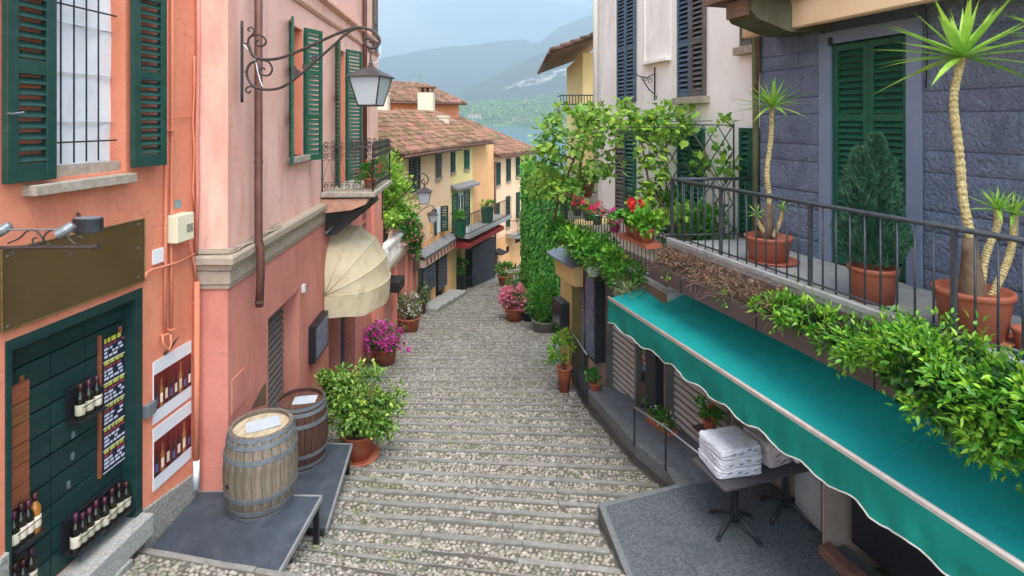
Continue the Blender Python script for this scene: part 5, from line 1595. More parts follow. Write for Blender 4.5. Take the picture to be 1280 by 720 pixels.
t = thing('balcony_flower_box', 'leafy flower box on the small far balcony at the bend', 'flower box', CW.pt(s0 + .8, zb, .6))
MB().wbox(CW, s0 + .3, s1 - .3, zb + .55, zb + .75, .80, 1.0).build('box', M_terracotta, t)
foliage('leaves', t, [(CW.pt((s0 + s1) / 2, zb + .9, .9), (.5, 1.0, .25))], 260, .16, .1, M_olive, 20)
foliage('petals', t, [(CW.pt((s0 + s1) / 2, zb + .95, .9), (.5, 1.0, .25))], 50, .12, .1, M_pinkpet, 12)
roof(far, CW, 0, CW.len, -1.98, 6.0, 20)
MB().tube([CW.pt(.0, -2.3, .12), CW.pt(.0, -11, .12)], .06, 8).build('downpipe', M_pipebrown, far, True)
# dark bins by the far wall
for i, (u, y_) in enumerate(((631, 33.6), (639, 34.6), (644, 35.2))):
    c = at(u, 0, y_); c.z = street_z(c.x, c.y); c.z = at(u, 349, y_).z
    t = thing('wheelie_bin', ['leftmost dark bin against the far apricot wall', 'middle dark bin against the far apricot wall', 'rightmost dark bin against the far apricot wall'][i], 'bin', c, 'bins at the bend')
    MB().hexa([c + Vector(p) for p in ((-.22, -.22, 0), (.22, -.22, 0), (.22, .22, 0), (-.22, .22, 0), (-.3, -.3, .95), (.3, -.3, .95), (.3, .3, .95), (-.3, .3, .95))]).build('body', M_iron_dark, t)
    MB().hexa([c + Vector(p) for p in ((-.32, -.34, .951), (.32, -.34, .951), (.32, .32, .951), (-.32, .32, .951), (-.3, -.3, 1.03), (.3, -.3, 1.03), (.3, .3, 1.1), (-.3, .3, 1.1))]).build('lid', M_green, t)
c = on_street(632, 356)
t = thing('far_pot_plant', 'small terracotta pot with a green plant at the far bend', 'potted plant', c); pot(t, c, .42, .3, .5)
foliage('leaves', t, [(c + Vector((0, 0, .75)), (.4, .4, .35))], 260, .18, .1, M_bush, 14)

# higher house behind the roofs, chimneys, aerial
HW = Wall((-8.5, 33.5), (-3.6, 38.0))
hi = thing('hilltop_house', 'orange house with a low tiled roof rising behind the nearer roofs', 'house', HW.pt(2, -6))
zt = at(540, 127, 37).z
wall_shell(MB(), HW, -1, HW.len, -6, zt, [], thick=5).build('wall', M('orange_brick', (206, 128, 84), (220, 146, 100), 1, .9), hi)
roof(hi, HW, -1, HW.len, zt - .12, 4.5, 17, .6)
def chimney(u, v0, v1, Y, w, label, cap=True):
    c = at(u, v1, Y); h = at(u, v0, Y).z - c.z
    t = thing('chimney', label, 'chimney', c)
    MB().box(c.x - w / 2, c.x + w / 2, c.y - w / 2, c.y + w / 2, c.z - 1.2, c.z + h).build('stack', M_chimney, t, bevel=.02)
    if cap:
        for dx in (-.33, 0, .33): MB().box(c.x + dx * w - .07, c.x + dx * w + .07, c.y - w / 2, c.y + w / 2, c.z + h, c.z + h + .28).build('cap_brick', M_tile, t)
        MB().box(c.x - w * .6, c.x + w * .6, c.y - w * .6, c.y + w * .6, c.z + h + .281, c.z + h + .36).build('cap_slab', M_tile, t)
    else:
        MB().box(c.x - w * .56, c.x + w * .56, c.y - w * .56, c.y + w * .56, c.z + h + .001, c.z + h + .1).build('cap_slab', M_chimney, t)
chimney(533, 116, 150, 31.5, .85, 'tall plastered chimney with a tiled cap above the left roofs')
chimney(555, 147, 170, 29.2, .55, 'shorter plain plastered chimney above the yellow house roof', False)
chimney(479, 118, 138, 27, .55, 'pale chimney half hidden behind the pink house corner', False)
c = at(525, 118, 32)
t = thing('tv_aerial', 'thin television aerial standing on the roof beside the tall chimney', 'aerial', c)
m = MB().tube([c + Vector((0, 0, -.6)), c + Vector((0, 0, 1.2))], .022, 5); m.build('mast', M_grey_metal, t)
m = MB().tube([c + Vector((-.6, 0, 1.1)), c + Vector((.1, .1, 1.12))], .014, 4)
for k in range(6): m.tube([c + Vector((-.55 + .11 * k, -.2, 1.1)), c + Vector((-.55 + .11 * k, .2, 1.1))], .009, 4)
m.build('antenna_rods', M_grey_metal, t)

# second and third lanterns on the left facades
c = at(530.5, 235, 15.2)
la2 = thing('street_lantern', 'smaller iron lantern on a scrolled arm in front of the peach house', 'street lamp', c)
ptube(la2, [(478, 262), (495, 252), (508, 240), (518, 228), (522, 219), (529, 217), (535, 222), (534, 229), (529, 230), (527, 226), (530, 224)], 15.2, .018, M_iron, 'arm')
ptube(la2, [(530.5, 226), (530.5, 233)], 15.2, .012, M_iron, 'hook')
ptube(la2, [(478, 230), (478, 262), (478, 275)], 15.2, .02, M_iron, 'wall_bar')
lantern(la2, at(530.5, 234, 15.2), .185, math.radians(6))
c = at(541, 267, 21)
la3 = thing('street_lantern', 'small globe-like wall lamp on a thin arm, below the peach house window', 'street lamp', c)
ptube(la3, [(516, 272), (524, 265), (533, 259), (539, 257), (543, 260), (541, 263)], 21, .016, M_iron, 'arm')
lantern(la3, at(540.5, 264, 21), .17, .3)
# white steps at the peach house shops
stp = thing('stone_steps', 'white stone entrance steps beside the grey shop blinds', 'steps', onz(548, 372, -8.3))
for k in range(5):
    s = AW.su(523) + k * .75
    p = AW.pt(s, 0); zz = street_z(p.x + .5, p.y)
    MB().wbox(AW, s, s + .76, zz - .5, zz + .14, .0, .8).build('step', M_granite, stp, bevel=.01)
c = on_street(572, 361)
t = thing('stone_tub_plant', 'dark square tub with a round green shrub below the red awning', 'potted plant', c)
MB().hexa([c + Vector(p) for p in ((-.32, -.32, 0), (.32, -.32, 0), (.32, .32, 0), (-.32, .32, 0), (-.38, -.38, .75), (.38, -.38, .75), (.38, .38, .75), (-.38, .38, .75))]).build('tub', M_iron_dark, t)
foliage('leaves', t, [(c + Vector((0, 0, 1.05)), (.42, .42, .42))], 320, .18, .1, M_bush, 18)
sc = thing('folding_screen', 'low dark metal gate panel in front of the big grey blind', 'gate', onz(597, 358, -9.4))
g0 = on_street(579, 362); g1 = on_street(595, 357); zz = min(g0.z, g1.z)
m = MB()
for z in (zz + .1, zz + .6): m.tube([Vector((g0.x, g0.y, z)), Vector((g1.x, g1.y, z))], .02, 5)
m.build('rail', M_iron_dark, sc)
for k in range(13):
    p = g0.lerp(g1, k / 12); MB().tube([Vector((p.x, p.y, zz)), Vector((p.x, p.y, zz + .6))], .012, 4).build('bar', M_iron_dark, sc)
# ================================================================== RIGHT SIDE
K = -.314
def rline(a, y0, y1): return Wall((a + K * y0, y0), (a + K * y1, y1), -1)
TZ = -4.66                      # paved terrace with the tables
SWL = rline(5.29, 1.5, 13.2)    # shop fronts
BLW = rline(6.23, 1.5, 8.23)    # blue house wall
RLW = rline(4.94, 1.8, 8.24)    # balcony railing
BZ = -1.78                      # balcony floor
def sp_(u, v, n=0): return SWL.px(u, v, n)
def walk_z(y): return float(np.interp(y, [6, 7.3, 8.5, 10.4, 13.2], [TZ, TZ - .03, -4.83, -5.12, -5.55]))

M_edging = M('edging_stone', (92, 94, 96), (112, 114, 114), 20, .8, .003, 50)
# ---- paved terrace and walkway (setting)
c1 = onz(750, 631, TZ); c2 = onz(860, 606, TZ); c3 = onz(786, 722, TZ)
terr = MB().slab([(SWL.pt(0, 0).x + .3, 1.5, TZ), (SWL.pt(6, 0).x + .3, SWL.pt(6, 0).y, TZ), (c2.x + .9, c2.y + .15, TZ), (c2.x, c2.y, TZ), (c1.x + .05, c1.y, TZ), (c3.x + .05, c3.y, TZ), (1.62, 3.0, TZ), (1.9, 1.5, TZ)][::-1], 1.2).build('terrace', M_slabgrey, None, kind='structure')
d = Vector((c3.x - c1.x, c3.y - c1.y, 0)).normalized()
pts = [c1 + Vector((0, 0, .004)), c3 + Vector((0, 0, .004)), Vector((1.57, 3.0, TZ + .004))]
for i in range(2):
    a, b = pts[i], pts[i + 1]
    MB().slab([(a.x - .02, a.y, a.z), (b.x - .02, b.y, b.z), (b.x + .05, b.y, b.z), (a.x + .05, a.y, a.z)][::-1], .16).build('edging', M_edging, terr)
MB().slab([(c1.x - .025, c1.y + .01, c1.z + .009), (c1.x, c1.y - .06, c1.z + .009), (c2.x, c2.y - .02, c2.z + .009), (c2.x, c2.y + .05, c2.z + .009)], .16).build('edging', M_edging, terr)
ys = [7.0, 7.6, 8.3, 9.0, 9.8, 10.6, 11.4, 12.2, 13.2]
walk = MB()
rowsw = []
for y in ys:
    xo = rx(y) + (.02 if y > 7.2 else .15); xi = SWL.pt(0, 0).x + K * (y - SWL.p.y) + .25
    rowsw.append([Vector((xo, y, -9)), Vector((xo, y, walk_z(y))), Vector((xi, y, walk_z(y)))])
walk.sheet(rowsw)
walk.add([rowsw[-1][0], rowsw[-1][1], rowsw[-1][2], Vector((rowsw[-1][2].x, 13.2, -9))], [(0, 1, 2, 3)])
walk_o = walk.build('walkway', M('walk_wall', (92, 92, 90), (114, 113, 109), 6, .9, .006, 30, stain=(76, 76, 72), stain_amt=.6, stain_scale=3), None, kind='structure')
for i in range(len(ys) - 1):      # paving flags and kerb stones
    y0, y1 = ys[i] + .006, ys[i + 1] - .006
    f = lambda y, q: Vector((rx(y) + .02 + .22 + (SWL.p.x + K * (y - SWL.p.y) + .2 - rx(y) - .24) * q, y, walk_z(y) + .012))
    MB().slab([f(y0, 0), f(y0, 1), f(y1, 1), f(y1, 0)], .03).build('paving_flag', M_walkstone, walk_o, bevel=.003)
    g = lambda y, w: Vector((rx(y) + .0 + w, y, walk_z(y) + .018))
    MB().slab([g(y0, -.03), g(y0, .235), g(y1, .235), g(y1, -.03)], .2).build('kerb_stone', M_edging, walk_o, bevel=.006)

# ---- lower shop building
shop = thing('shop_row', 'row of shuttered shops under the balcony on the right', 'shop', SWL.pt(6, -5))
s_sh1 = (sp_(795.5, 480)[0], sp_(759, 450)[0])
s_win = (sp_(816, 470)[0], sp_(796.5, 470)[0])
s_sh2 = (sp_(912, 560)[0], sp_(834, 500)[0])
s_dark = (.2, sp_(1030, 640)[0])
ztop = -2.35
ops = [(s_sh1[0], s_sh1[1], -6, -2.75, .16), (s_win[0], s_win[1], -6, -2.75, .1), (s_sh2[0], s_sh2[1], -6, -2.75, .16), (s_dark[0], s_dark[1], -6, -2.75, 1.2), (s_dark[1] + .02, s_sh2[0] - .06, -6, -2.75, .45)]
s_yel = sp_(716, 350)[0]
wall_shell(MB(), SWL, 0, s_yel, -6, ztop, ops, thick=4).build('wall', M('shop_render', (150, 132, 120), (166, 148, 134), 2, .9, .003, 30, stain=(112, 96, 84), stain_amt=.6, stain_scale=2), shop)
wall_shell(MB(), SWL, s_yel, SWL.len, -8, ztop, [], thick=4).build('yellow_pier', M_yellowpost, shop)
roller(shop, SWL, s_sh1[0], s_sh1[1], -5.2, -2.75, -.13, M_roller, .11)
roller(shop, SWL, s_sh2[0], s_sh2[1], -4.95, -2.75, -.13, M_roller, .11)
for s in (s_sh1[0], s_sh1[1], s_sh2[0], s_sh2[1]):
    MB().wbox(SWL, s - .03, s + .03, -5.3, -2.75, -.12, .02).build('guide_rail', M_rollbrown, shop)
pw = MB().wbox(SWL, s_win[0], s_win[1], -4.55, -2.75, -.12, -.08).build('print_window', M_glassy, shop)
nk = 5; ws = (s_win[1] - s_win[0] - .06) / nk
for i in range(nk):       # columns of little souvenir prints
    for j in range(15):
        z = -2.95 - j * .095
        MB().wbox(SWL, s_win[0] + .03 + i * ws + .008, s_win[0] + .03 + (i + 1) * ws - .008, z - .075, z, -.08, -.07).build('print_card', M('card%d' % ((i * 3 + j) % 5), *[((150, 66, 80), (190, 130, 140)), ((70, 90, 140), (150, 170, 200)), ((190, 180, 160), (220, 214, 200)), ((60, 120, 90), (130, 170, 130)), ((176, 140, 70), (206, 180, 120))][(i * 3 + j) % 5], 40, .35), pw)
MB().wbox(SWL, s_win[0], s_win[1], -4.92, -4.55, -.09, -.02).build('window_base', M_fascia, shop)
# dark display panels standing out from the shop fronts
for lab, u0, u1, v0, v1, n, h in (('tall dark panel between the two grey roller shutters', 830, 817, 0, 0, .16, (-4.75, -2.7)),):
    s0, s1 = sp_(u0, 480)[0], sp_(u1, 480)[0]
    t = thing('dark_cabinet', lab, 'display case', SWL.pt(s0, h[0], .1))
    MB().wbox(SWL, s0, s1, h[0], h[1], .004, n).build('case', M_iron_dark, t, bevel=.006)
s0, s1 = sp_(757, 420)[0], sp_(743, 420)[0]
t = thing('glazed_display_case', 'tall black glazed showcase left of the farther roller shutter', 'display case', SWL.pt(s0, -4.8, .1))
MB().wbox(SWL, s0, s1, -4.75, -3.05, .004, .22).build('case', M_iron_dark, t, bevel=.006)
MB().wbox(SWL, s0 + .06, s1 - .06, -4.68, -3.12, .22, .226).build('glass', M_mag1, t)
t = thing('glazed_display_case', 'short dark showcase hanging on the yellow pier', 'display case', SWL.pt(SWL.len - .3, -4.6, .1))
s0, s1 = SWL.len - .55, SWL.len - .02
zc0, zc1 = at(704, 404, 13).z, at(704, 373, 13).z
MB().wbox(SWL, s0, s1, zc0, zc1, .004, .22).build('case', M_iron_dark, t, bevel=.006)
MB().wbox(SWL, s0 + .06, s1 - .06, zc0 + .05, zc1 - .05, .22, .226).build('glass', M_glassy, t)
# sign box with little metal roof on the yellow pier
s0, s1 = sp_(735, 330)[0], sp_(706, 330)[0]
zt = -3.05
sg = thing('shop_sign_box', 'ochre sign box with a grey metal hood above the yellow shop pier', 'sign', SWL.pt(s0, zt, .1))
MB().wbox(SWL, s0, s1 - .15, zt - .42, zt, .005, .30).build('box', M_yellowpost, sg)
MB().wprofile(SWL, [(.0, zt + .16), (.42, zt + .02), (.42, zt - .01), (.0, zt + .12)], s0 - .08, s1 + .1).build('hood', M_grey_metal, sg)
# shop door and pilaster right of the pier
s0, s1 = sp_(727, 400)[0], sp_(716, 400)[0]
MB().wbox(SWL, s0, s1, -6, zt - .43, .004, .02).build('shop_door', M('olive_door', (104, 98, 52), (120, 112, 62), 3, .6), shop)
s0, s1 = sp_(735, 400)[0], sp_(727.5, 400)[0]
MB().wbox(SWL, s0, s1, -6, zt - .43, .004, .015).build('side_window', M_mag1, shop)
s0, s1 = sp_(743, 400)[0], sp_(737, 400)[0]
MB().wbox(SWL, s0 - .02, s1, -6, -2.5, .004, .03).build('pale_pilaster', M('pale_plaster', (188, 160, 140), (204, 180, 160), 3, .9, .003, 30, stain=(130, 110, 96), stain_amt=.7, stain_scale=3), shop)
s = sp_(733, 400, .06)[0]
MB().tube([SWL.pt(s, -2.5, .06), SWL.pt(s + .02, -3.4, .08), SWL.pt(s - .02, -4.2, .06), SWL.pt(s + .01, -5.2, .07)], .045, 7).build('rusty_pipe', M_chain, shop, True)
s = sp_(749, 350, .1)[0]
MB().tube([SWL.pt(s, -2.4, .1), SWL.pt(s, -2.95, .1), SWL.pt(s + .03, -3.03, .12)], .02, 6).build('chain', M_chain, shop)
# timber lintel and hanging bits below the flower terrace
MB().wbox(SWL, sp_(800, 350)[0], sp_(737, 330)[0], ztop - .32, ztop - .08, .02, .10).build('lintel', M_timber, shop, bevel=.01)
for u in (752, 760, 741):
    s = sp_(u, 340, .1)[0]; MB().wbox(SWL, s - .05, s + .05, ztop - .62, ztop - .08, .105, .15).build('timber_bracket', M_timber, shop, bevel=.01)
# pale pier, low wall and dark interior right of the tables
MB().wbox(SWL, s_dark[1] + .02, s_sh2[0] - .06, TZ - .1, -2.75, -.46, -.40).build('recess_panel', M('pier_grey', (150, 146, 144), (166, 162, 158), 3, .8), shop)
s0, s1 = sp_(1026, 630, -.2)[0], sp_(994, 630, -.2)[0]
MB().wbox(SWL, s0, s1, TZ - .1, -2.75, -.40, -.2).build('pale_pier', M('pier_grey', (150, 146, 144), (166, 162, 158), 3, .8), shop)
MB().wbox(SWL, s_dark[0], s_dark[1], TZ - .2, -2.75, -1.25, -1.2).build('dark_back', M_dark, shop)
MB().wbox(SWL, s_dark[0], s_dark[1] - .02, TZ - .2, TZ + .10, -.05, .10).build('doorstep', M('brown_step', (104, 72, 58), (122, 88, 72), 6, .7, .002, 30), shop, bevel=.01)
dd = MB().wbox(SWL, s_dark[0] + .1, s_dark[1] - .1, TZ + .1, -2.8, -.32, -.28).build('glazed_door', M_black, shop)
for k in range(3):
    a = s_dark[0] + .2 + k * 1.1; MB().wbox(SWL, a, a + .9, TZ + .2, -2.95, -.28, -.275).build('pane', M_glassy, dd)

# ---- balcony slab, planter ledge
slab = thing('balcony_terrace', 'long balcony floor with brown planter ledge above the teal awning', 'balcony', RLW.pt(3, BZ - .3))
sy0 = 0
e1 = RLW.len + .05
MB().slab([RLW.pt(0, BZ, .06), RLW.pt(e1, BZ, .06), BLW.pt(BLW.len + .2, BZ, -.1), BLW.pt(0, BZ, -.1)], .30).build('floor', M_concrete, slab)
MB().wbox(RLW, 0, e1, BZ, BZ + .06, -.03, .07).build('kerb', M_concrete, slab, bevel=.006)
MB().wprofile(RLW, [(.062, -2.30), (.34, -2.28), (.36, -2.06), (.33, -2.06), (.32, -2.20), (.062, -2.2)], 0, e1 + .02).build('planter_ledge', M_fascia, slab)
for k in range(5):
    MB().wbox(RLW, .4 + k * 1.4, .41 + k * 1.4, -2.29, -2.055, .355, .364).build('ledge_joint', M_black, slab)
MB().wprofile(RLW, [(.075, -2.19), (.315, -2.19), (.315, -2.09), (.075, -1.83)], .05, e1 - .02).build('planter_soil', M_soil, slab)

# ---- railing
rail = thing('balcony_railing', 'dark grey metal balcony railing in front of the potted yuccas', 'railing', RLW.pt(3, BZ))
rtop = -.86
rb = BZ + .10
def RP(s, z): return RLW.pt(s, z, 0)
MB().tube([RP(0, rtop), RP(RLW.len, rtop)], .024, 10).build('handrail', M_rail, rail, True)
MB().tube([RP(0, rb), RP(RLW.len, rb)], .012, 6).build('bottom_rail', M_rail, rail, True)
ends = BLW.pt(BLW.len, 0, .02)
A = RP(RLW.len, 0)
E = Vector((ends.x - .0, ends.y + .12, 0))
MB().tube([Vector((A.x, A.y, rtop)), Vector((E.x, E.y, rtop))], .024, 10).build('handrail', M_rail, rail, True)
MB().tube([Vector((A.x, A.y, rb)), Vector((E.x, E.y, rb))], .012, 6).build('bottom_rail', M_rail, rail, True)
bal_m = MB().tube([RP(RLW.len - .15, BZ + .06), RP(RLW.len - .15, rtop)], .0095, 6).build('baluster', M_rail, rail, True)
nb = int((RLW.len - .3) / .158)
offs = []
for i in range(1, nb):
    if i % 9 == 6: continue
    offs.append(-RLW.d * (.158 * i))
rep(bal_m, offs)
dEA = (E - A); k = 8
rep(bal_m, [A - RP(RLW.len - .15, 0) + dEA * ((i) / k) for i in range(1, k)])
for s in [RLW.len] + [RLW.len - .15 - .158 * i for i in range(1, nb) if i % 9 == 6]:
    MB().wbox(RLW, s - .018, s + .018, BZ, rtop, -.018, .018).build('post', M_rail, rail)

# ---- blue house
blue = thing('blue_house', 'slate-blue stucco house with green louvred door behind the balcony railing', 'house', BLW.pt(3, BZ))
bl = lambda u, v, n=0: BLW.px(u, v, n)
sd0, sd1 = bl(1135, 200)[0], bl(1040, 200)[0]
zdt = (bl(1087, 48)[1])
wall_shell(MB(), BLW, 0, BLW.len, -2.4, 3.3, [(sd0, sd1, BZ, zdt, .10)], thick=4).build('wall', M('blue_joint', (82, 91, 110), (92, 101, 120), 4, .9, .004, 40), blue)
# raised stucco blocks between recessed joints
grooves = [-2.36, -1.56, -1.16, -.94, -.54, -.31, .09, .31, .71, .91, 1.31, 1.51, 1.95, 2.2, 2.8, 3.25]
trim = .17
def stucco(s0, s1, z0, z1):
    m = MB(); nx = max(2, int((s1 - s0) / .035)); nz = max(2, int((z1 - z0) / .035)); rows_ = []
    for i in range(nz + 1):
        z = z0 + (z1 - z0) * i / nz; r = []
        for j in range(nx + 1):
            s = s0 + (s1 - s0) * j / nx
            edge = i in (0, nz) or j in (0, nx)
            r.append(BLW.pt(s, z, .010 if edge else .022 + .010 * mnoise.noise((s * 14, z * 14, 1.7))))
        rows_.append(r)
    m.sheet(rows_); m.build('stucco_block', M_blue, blue, True)
for i in range(len(grooves) - 1):
    z0, z1 = grooves[i] + .007, grooves[i + 1] - .007
    if z1 < zdt + .16:
        a = 0
        spans = [(sd1 + trim, BLW.len - .01)]
        spans += [(0, sd0 - trim)]
    else:
        spans = [(0, BLW.len - .01)]
        if z0 < zdt + .16: spans = [(0, sd0 - trim), (sd1 + trim, BLW.len - .01)]
    for a, b in spans:
        if b - a > .05: stucco(a, b, z0, z1)
m = MB()
m.wbox(BLW, sd0 - trim, sd0, BZ - .1, zdt + .15, 0.002, .035); m.wbox(BLW, sd1, sd1 + trim, BZ - .1, zdt + .15, 0.002, .035); m.wbox(BLW, sd0, sd1, zdt, zdt + .15, 0.002, .035)
m.build('door_surround', M_bluetrim, blue, bevel=.004)
mid = (sd0 + sd1) / 2
zm = bl(1087, 147)[1]
for a, b in ((sd0 + .006, mid - .003), (mid + .003, sd1 - .006)):
    louvre(blue, BLW, a, b, BZ + .01, zdt - .02, -.06, M_green2, pitch=.072, th=.05, fr=.065, midz=[zm], name='door_leaf')
MB().wbox(BLW, sd0, sd1, BZ, zdt, -.14, -.066).build('door_back', M_green, blue)
s_, z_ = bl(1038, 52, .05); MB().wbox(BLW, s_ - .02, s_ + .03, z_ - .05, z_ + .05, .035, .06).build('hinge', M_iron_dark, blue)
# upper storey: cream soffit beam on timber corbels
BMW = rline(5.62, 1.5, 8.05)
bz0 = BMW.px(1087, 17)[1]
MB().wprofile(BMW, [(-.55, bz0 + .10), (.0, bz0), (.03, bz0 + .02), (.03, bz0 + .30), (.06, bz0 + .32), (.06, 2.6), (-.55, 2.6)], 0, BMW.len - .35).build('soffit_beam', M_cream, blue)
cs = BMW.px(985, 20)[0]
MB().wprofile(BMW, [(-.6, bz0 + .02), (.05, bz0 - .02), (.55, bz0 + .12), (.62, bz0 + .2), (.62, bz0 + .36), (-.6, bz0 + .4)], cs - .1, cs + .35).build('corbel', M('corbel_green', (78, 76, 58), (98, 94, 74), 5, .8, .004, 30), blue, bevel=.02)
MB().wbox(BMW, cs - .05, cs + .30, bz0 + .14, bz0 + .34, .62, .68).build('corbel_end', M_timber, blue)
# eave tiles above the corbel
m = MB()
for k in range(6):
    p = BMW.pt(cs + .5 - k * .16, bz0 + .42, .75)
    q = BMW.pt(cs + .5 - k * .16, bz0 + .62, -.1)
    m.tube([p, q], .075, 7)
m.build('eave_tiles', M_tile, blue, True)
MB().wbox(BMW, cs - .35, cs + .6, bz0 + .36, bz0 + .42, -.6, .80).build('eave_boards', M_timber, blue)
s_ = BLW.len + .05
MB().tube([BLW.pt(s_, 3.2, .03), BLW.pt(s_, 1.2, .05), BLW.pt(s_ - .01, -.2, .04), BLW.pt(s_, BZ, .05)], .045, 10).build('downpipe', M_pipegreen, blue, True)
MB().tube([BLW.pt(s_ - .08, 1.6, .06), BLW.pt(s_ - .1, .9, .06), BLW.pt(s_ - .02, .3, .05)], .025, 8).build('downpipe', M_chain, blue, True)
wtube(blue, BLW, [(1148, -5), (1157, 12), (1160, 60), (1157, 110)], .045, .006, M_black, 'cable')
wtube(blue, BLW, [(995, 40), (995, 75), (988, 90)], .045, .006, M_bluetrim, 'cable')

# ---- teal awning
aw = thing('teal_awning', 'long teal canvas awning with scalloped valance above the shop terrace', 'awning', SWL.pt(3, -2.8, .8))
AR = rline(5.25, 1.2, 9.12); 
zr, zf = -2.53, -2.81
FR = rline(4.32, 1.0, 8.86)
NSG = 90
def af(i, q):
    s = i / NSG
    a = AR.pt(AR.len * s, zr); b = FR.pt(FR.len * s, zf)
    p = a.lerp(b, q); p.z -= .05 * math.sin(math.pi * q) + .012 * mnoise.noise((s * 16, q * 2.2, 3)) * (1 + q) + .010 * math.sin(math.pi * q) * math.cos(2 * math.pi * s * 6.5); return p
MB().sheet([[af(i, q / 8) for q in range(9)] for i in range(NSG + 1)]).build('canvas', M_awn, aw, True)
for k in range(1, 7):      # sewn seams between the canvas widths
    i0 = int(NSG * k / 6.5)
    MB().tube([af(i0, q / 10) + Vector((0, 0, .003)) for q in range(11)], .006, 4).build('seam', M_awn, aw, True)
MB().tube([FR.pt(0, zf + .01), FR.pt(FR.len + .02, zf + .01)], .022, 10).build('front_bar', M_barwhite, aw, True)
MB().wbox(FR, 0, FR.len, zf - .035, zf - .006, -.02, .012).build('bar_lip', M_piping, aw)
m = MB(); rows_ = []
NV = 320; lamb = .52
def vb(s): return zf - .36 - .026 * math.cos(2 * math.pi * (FR.len - s) / lamb + .6) - .02 * mnoise.noise((s * 1.3, 2, 7))
def vn(s, q): return .015 + q * (.05 * mnoise.noise((s * 1.7, q * .6, 1)) + .035 * mnoise.noise((s * 5.2, q * 1.2, 9)) + .012 * mnoise.noise((s * 14, q * 3, 4)))
for r_ in range(7):
    q = r_ / 6
    rows_.append([FR.pt(FR.len * i / NV, (zf - .02) * (1 - q) + vb(FR.len * i / NV) * q, vn(FR.len * i / NV, q)) for i in range(NV + 1)])
m.sheet(rows_); m.build('valance', M_val, aw, True)
MB().tube([FR.pt(FR.len * i / NV, vb(FR.len * i / NV), vn(FR.len * i / NV, 1) + .003) for i in range(NV + 1)], .008, 5).build('valance_piping', M_piping, aw, True)
side0 = [af(NSG, q / 8) for q in range(9)]
for s in (1.2, 4.2, 7.0):
    MB().tube([AR.pt(s, zr - .25, .03), AR.pt(s + .1, zr - .42, .45), FR.pt(s, zf - .08, -.04)], .022, 6).build('arm', M_barwhite, aw)
MB().tube([AR.pt(0, zr - .02, .02), AR.pt(AR.len, zr - .02, .02)], .04, 8).build('roller_tube', M_barwhite, aw)

# ---- tables with linen packs
ut = -RLW.n; vt = RLW.d        # across / along the shop front
TT = TZ + .70
def table(c, label):
    t = thing('bistro_table', label, 'table', (c.x, c.y, TZ), 'dark bistro tables')
    P = [c + ut * a * .37 + vt * b * .30 for a, b in ((-1, -1), (1, -1), (1, 1), (-1, 1))]
    MB().slab([Vector((p.x, p.y, TT)) for p in P], .028).build('table_top', M_table, t, bevel=.006)
    MB().lathe([(.05, .10), (.035, .14), (.028, .3), (.028, .62), (.06, .67)], (c.x, c.y, TZ), 12).build('column', M_black, t, True)
    for k in range(4):
        a = math.radians(35 + 90 * k); d = Vector((math.cos(a), math.sin(a), 0)); z0 = Vector((c.x, c.y, TZ))
        MB().tube([z0 + d * .02 + Vector((0, 0, .17)), z0 + d * .10 + Vector((0, 0, .15)), z0 + d * .23 + Vector((0, 0, .075)), z0 + d * .31 + Vector((0, 0, .03))], [.026, .023, .019, .020], 7).build('foot', M_black, t, True)
        MB().lathe([(.026, 0), (.03, .012), (.018, .03)], z0 + d * .31, 8).build('glide', M_black, t, True)
        e = Vector((math.cos(a), math.sin(a), 0)) * .045
        MB().tube([z0 + e + Vector((0, 0, .16)), z0 + e + Vector((0, 0, .66))], .007, 5).build('rod', M_black, t)
pA = onz(906, 613, TT); tc1 = pA + ut * .37 + vt * .30
tc2 = tc1 + ut * .745 + vt * .02
table(tc1, 'dark bistro table nearer the street, under the white linen packs')
table(tc2, 'dark bistro table against the shop front, under the pinkish packs')
def soft_pack(c, sx, sy, sz, yaw, mat, label, seed):
    bm = bmesh.new(); bmesh.ops.create_cube(bm, size=2)
    bmesh.ops.subdivide_edges(bm, edges=bm.edges, cuts=13, use_grid_fill=True)
    for v in bm.verts:
        p = v.co
        l = (abs(p.x) ** 14 + abs(p.y) ** 14 + abs(p.z) ** 8) ** (1 / 14) if True else 1
        q = p / l * (.985 if l else 1)
        w = .06 * mnoise.noise((q.x * 2.1 + seed, q.y * 2.1, q.z * 2 + seed)) + .06 * mnoise.noise((q.x * 5, q.y * 5 + seed, q.z * 3)) + .05 * mnoise.noise((q.x * 11, q.y * 11 + seed, q.z * 6))
        v.co = Vector((q.x * sx / 2 * (1 + w * .5), q.y * sy / 2 * (1 + w * .5), q.z * sz / 2 + w * .10))
    bm.transform(Matrix.Rotation(yaw, 4, 'Z'))
    me = bpy.data.meshes.new('linen_pack'); bm.to_mesh(me); bm.free()
    o = finish('linen_pack', me, mat, None, False, 0, label=label, category='linen pack')
    o.location = c; ORI[o.name] = Vector(c)
    m = MB(); R = Matrix.Translation(c) @ Matrix.Rotation(yaw, 4, 'Z')
    for k in range(4):
        x = -sx * .3 + sx * .2 * k + random.uniform(-.02, .02); z = random.uniform(-.2, .2) * sz; 
        m.add([R @ Vector(p) for p in ((x, -sy / 2 - .006, z), (x + .05, -sy / 2 - .006, z + .012), (x + .05, -sy / 2 - .006, z + .022), (x, -sy / 2 - .006, z + .01))], [(0, 1, 2, 3)])
    m.build('printed_mark', M_print, o)
yw = math.atan2(ut.y, ut.x)
base = tc1 + vt * .04 - ut * .04
ord_ = ['bottom', 'second', 'third', 'topmost']
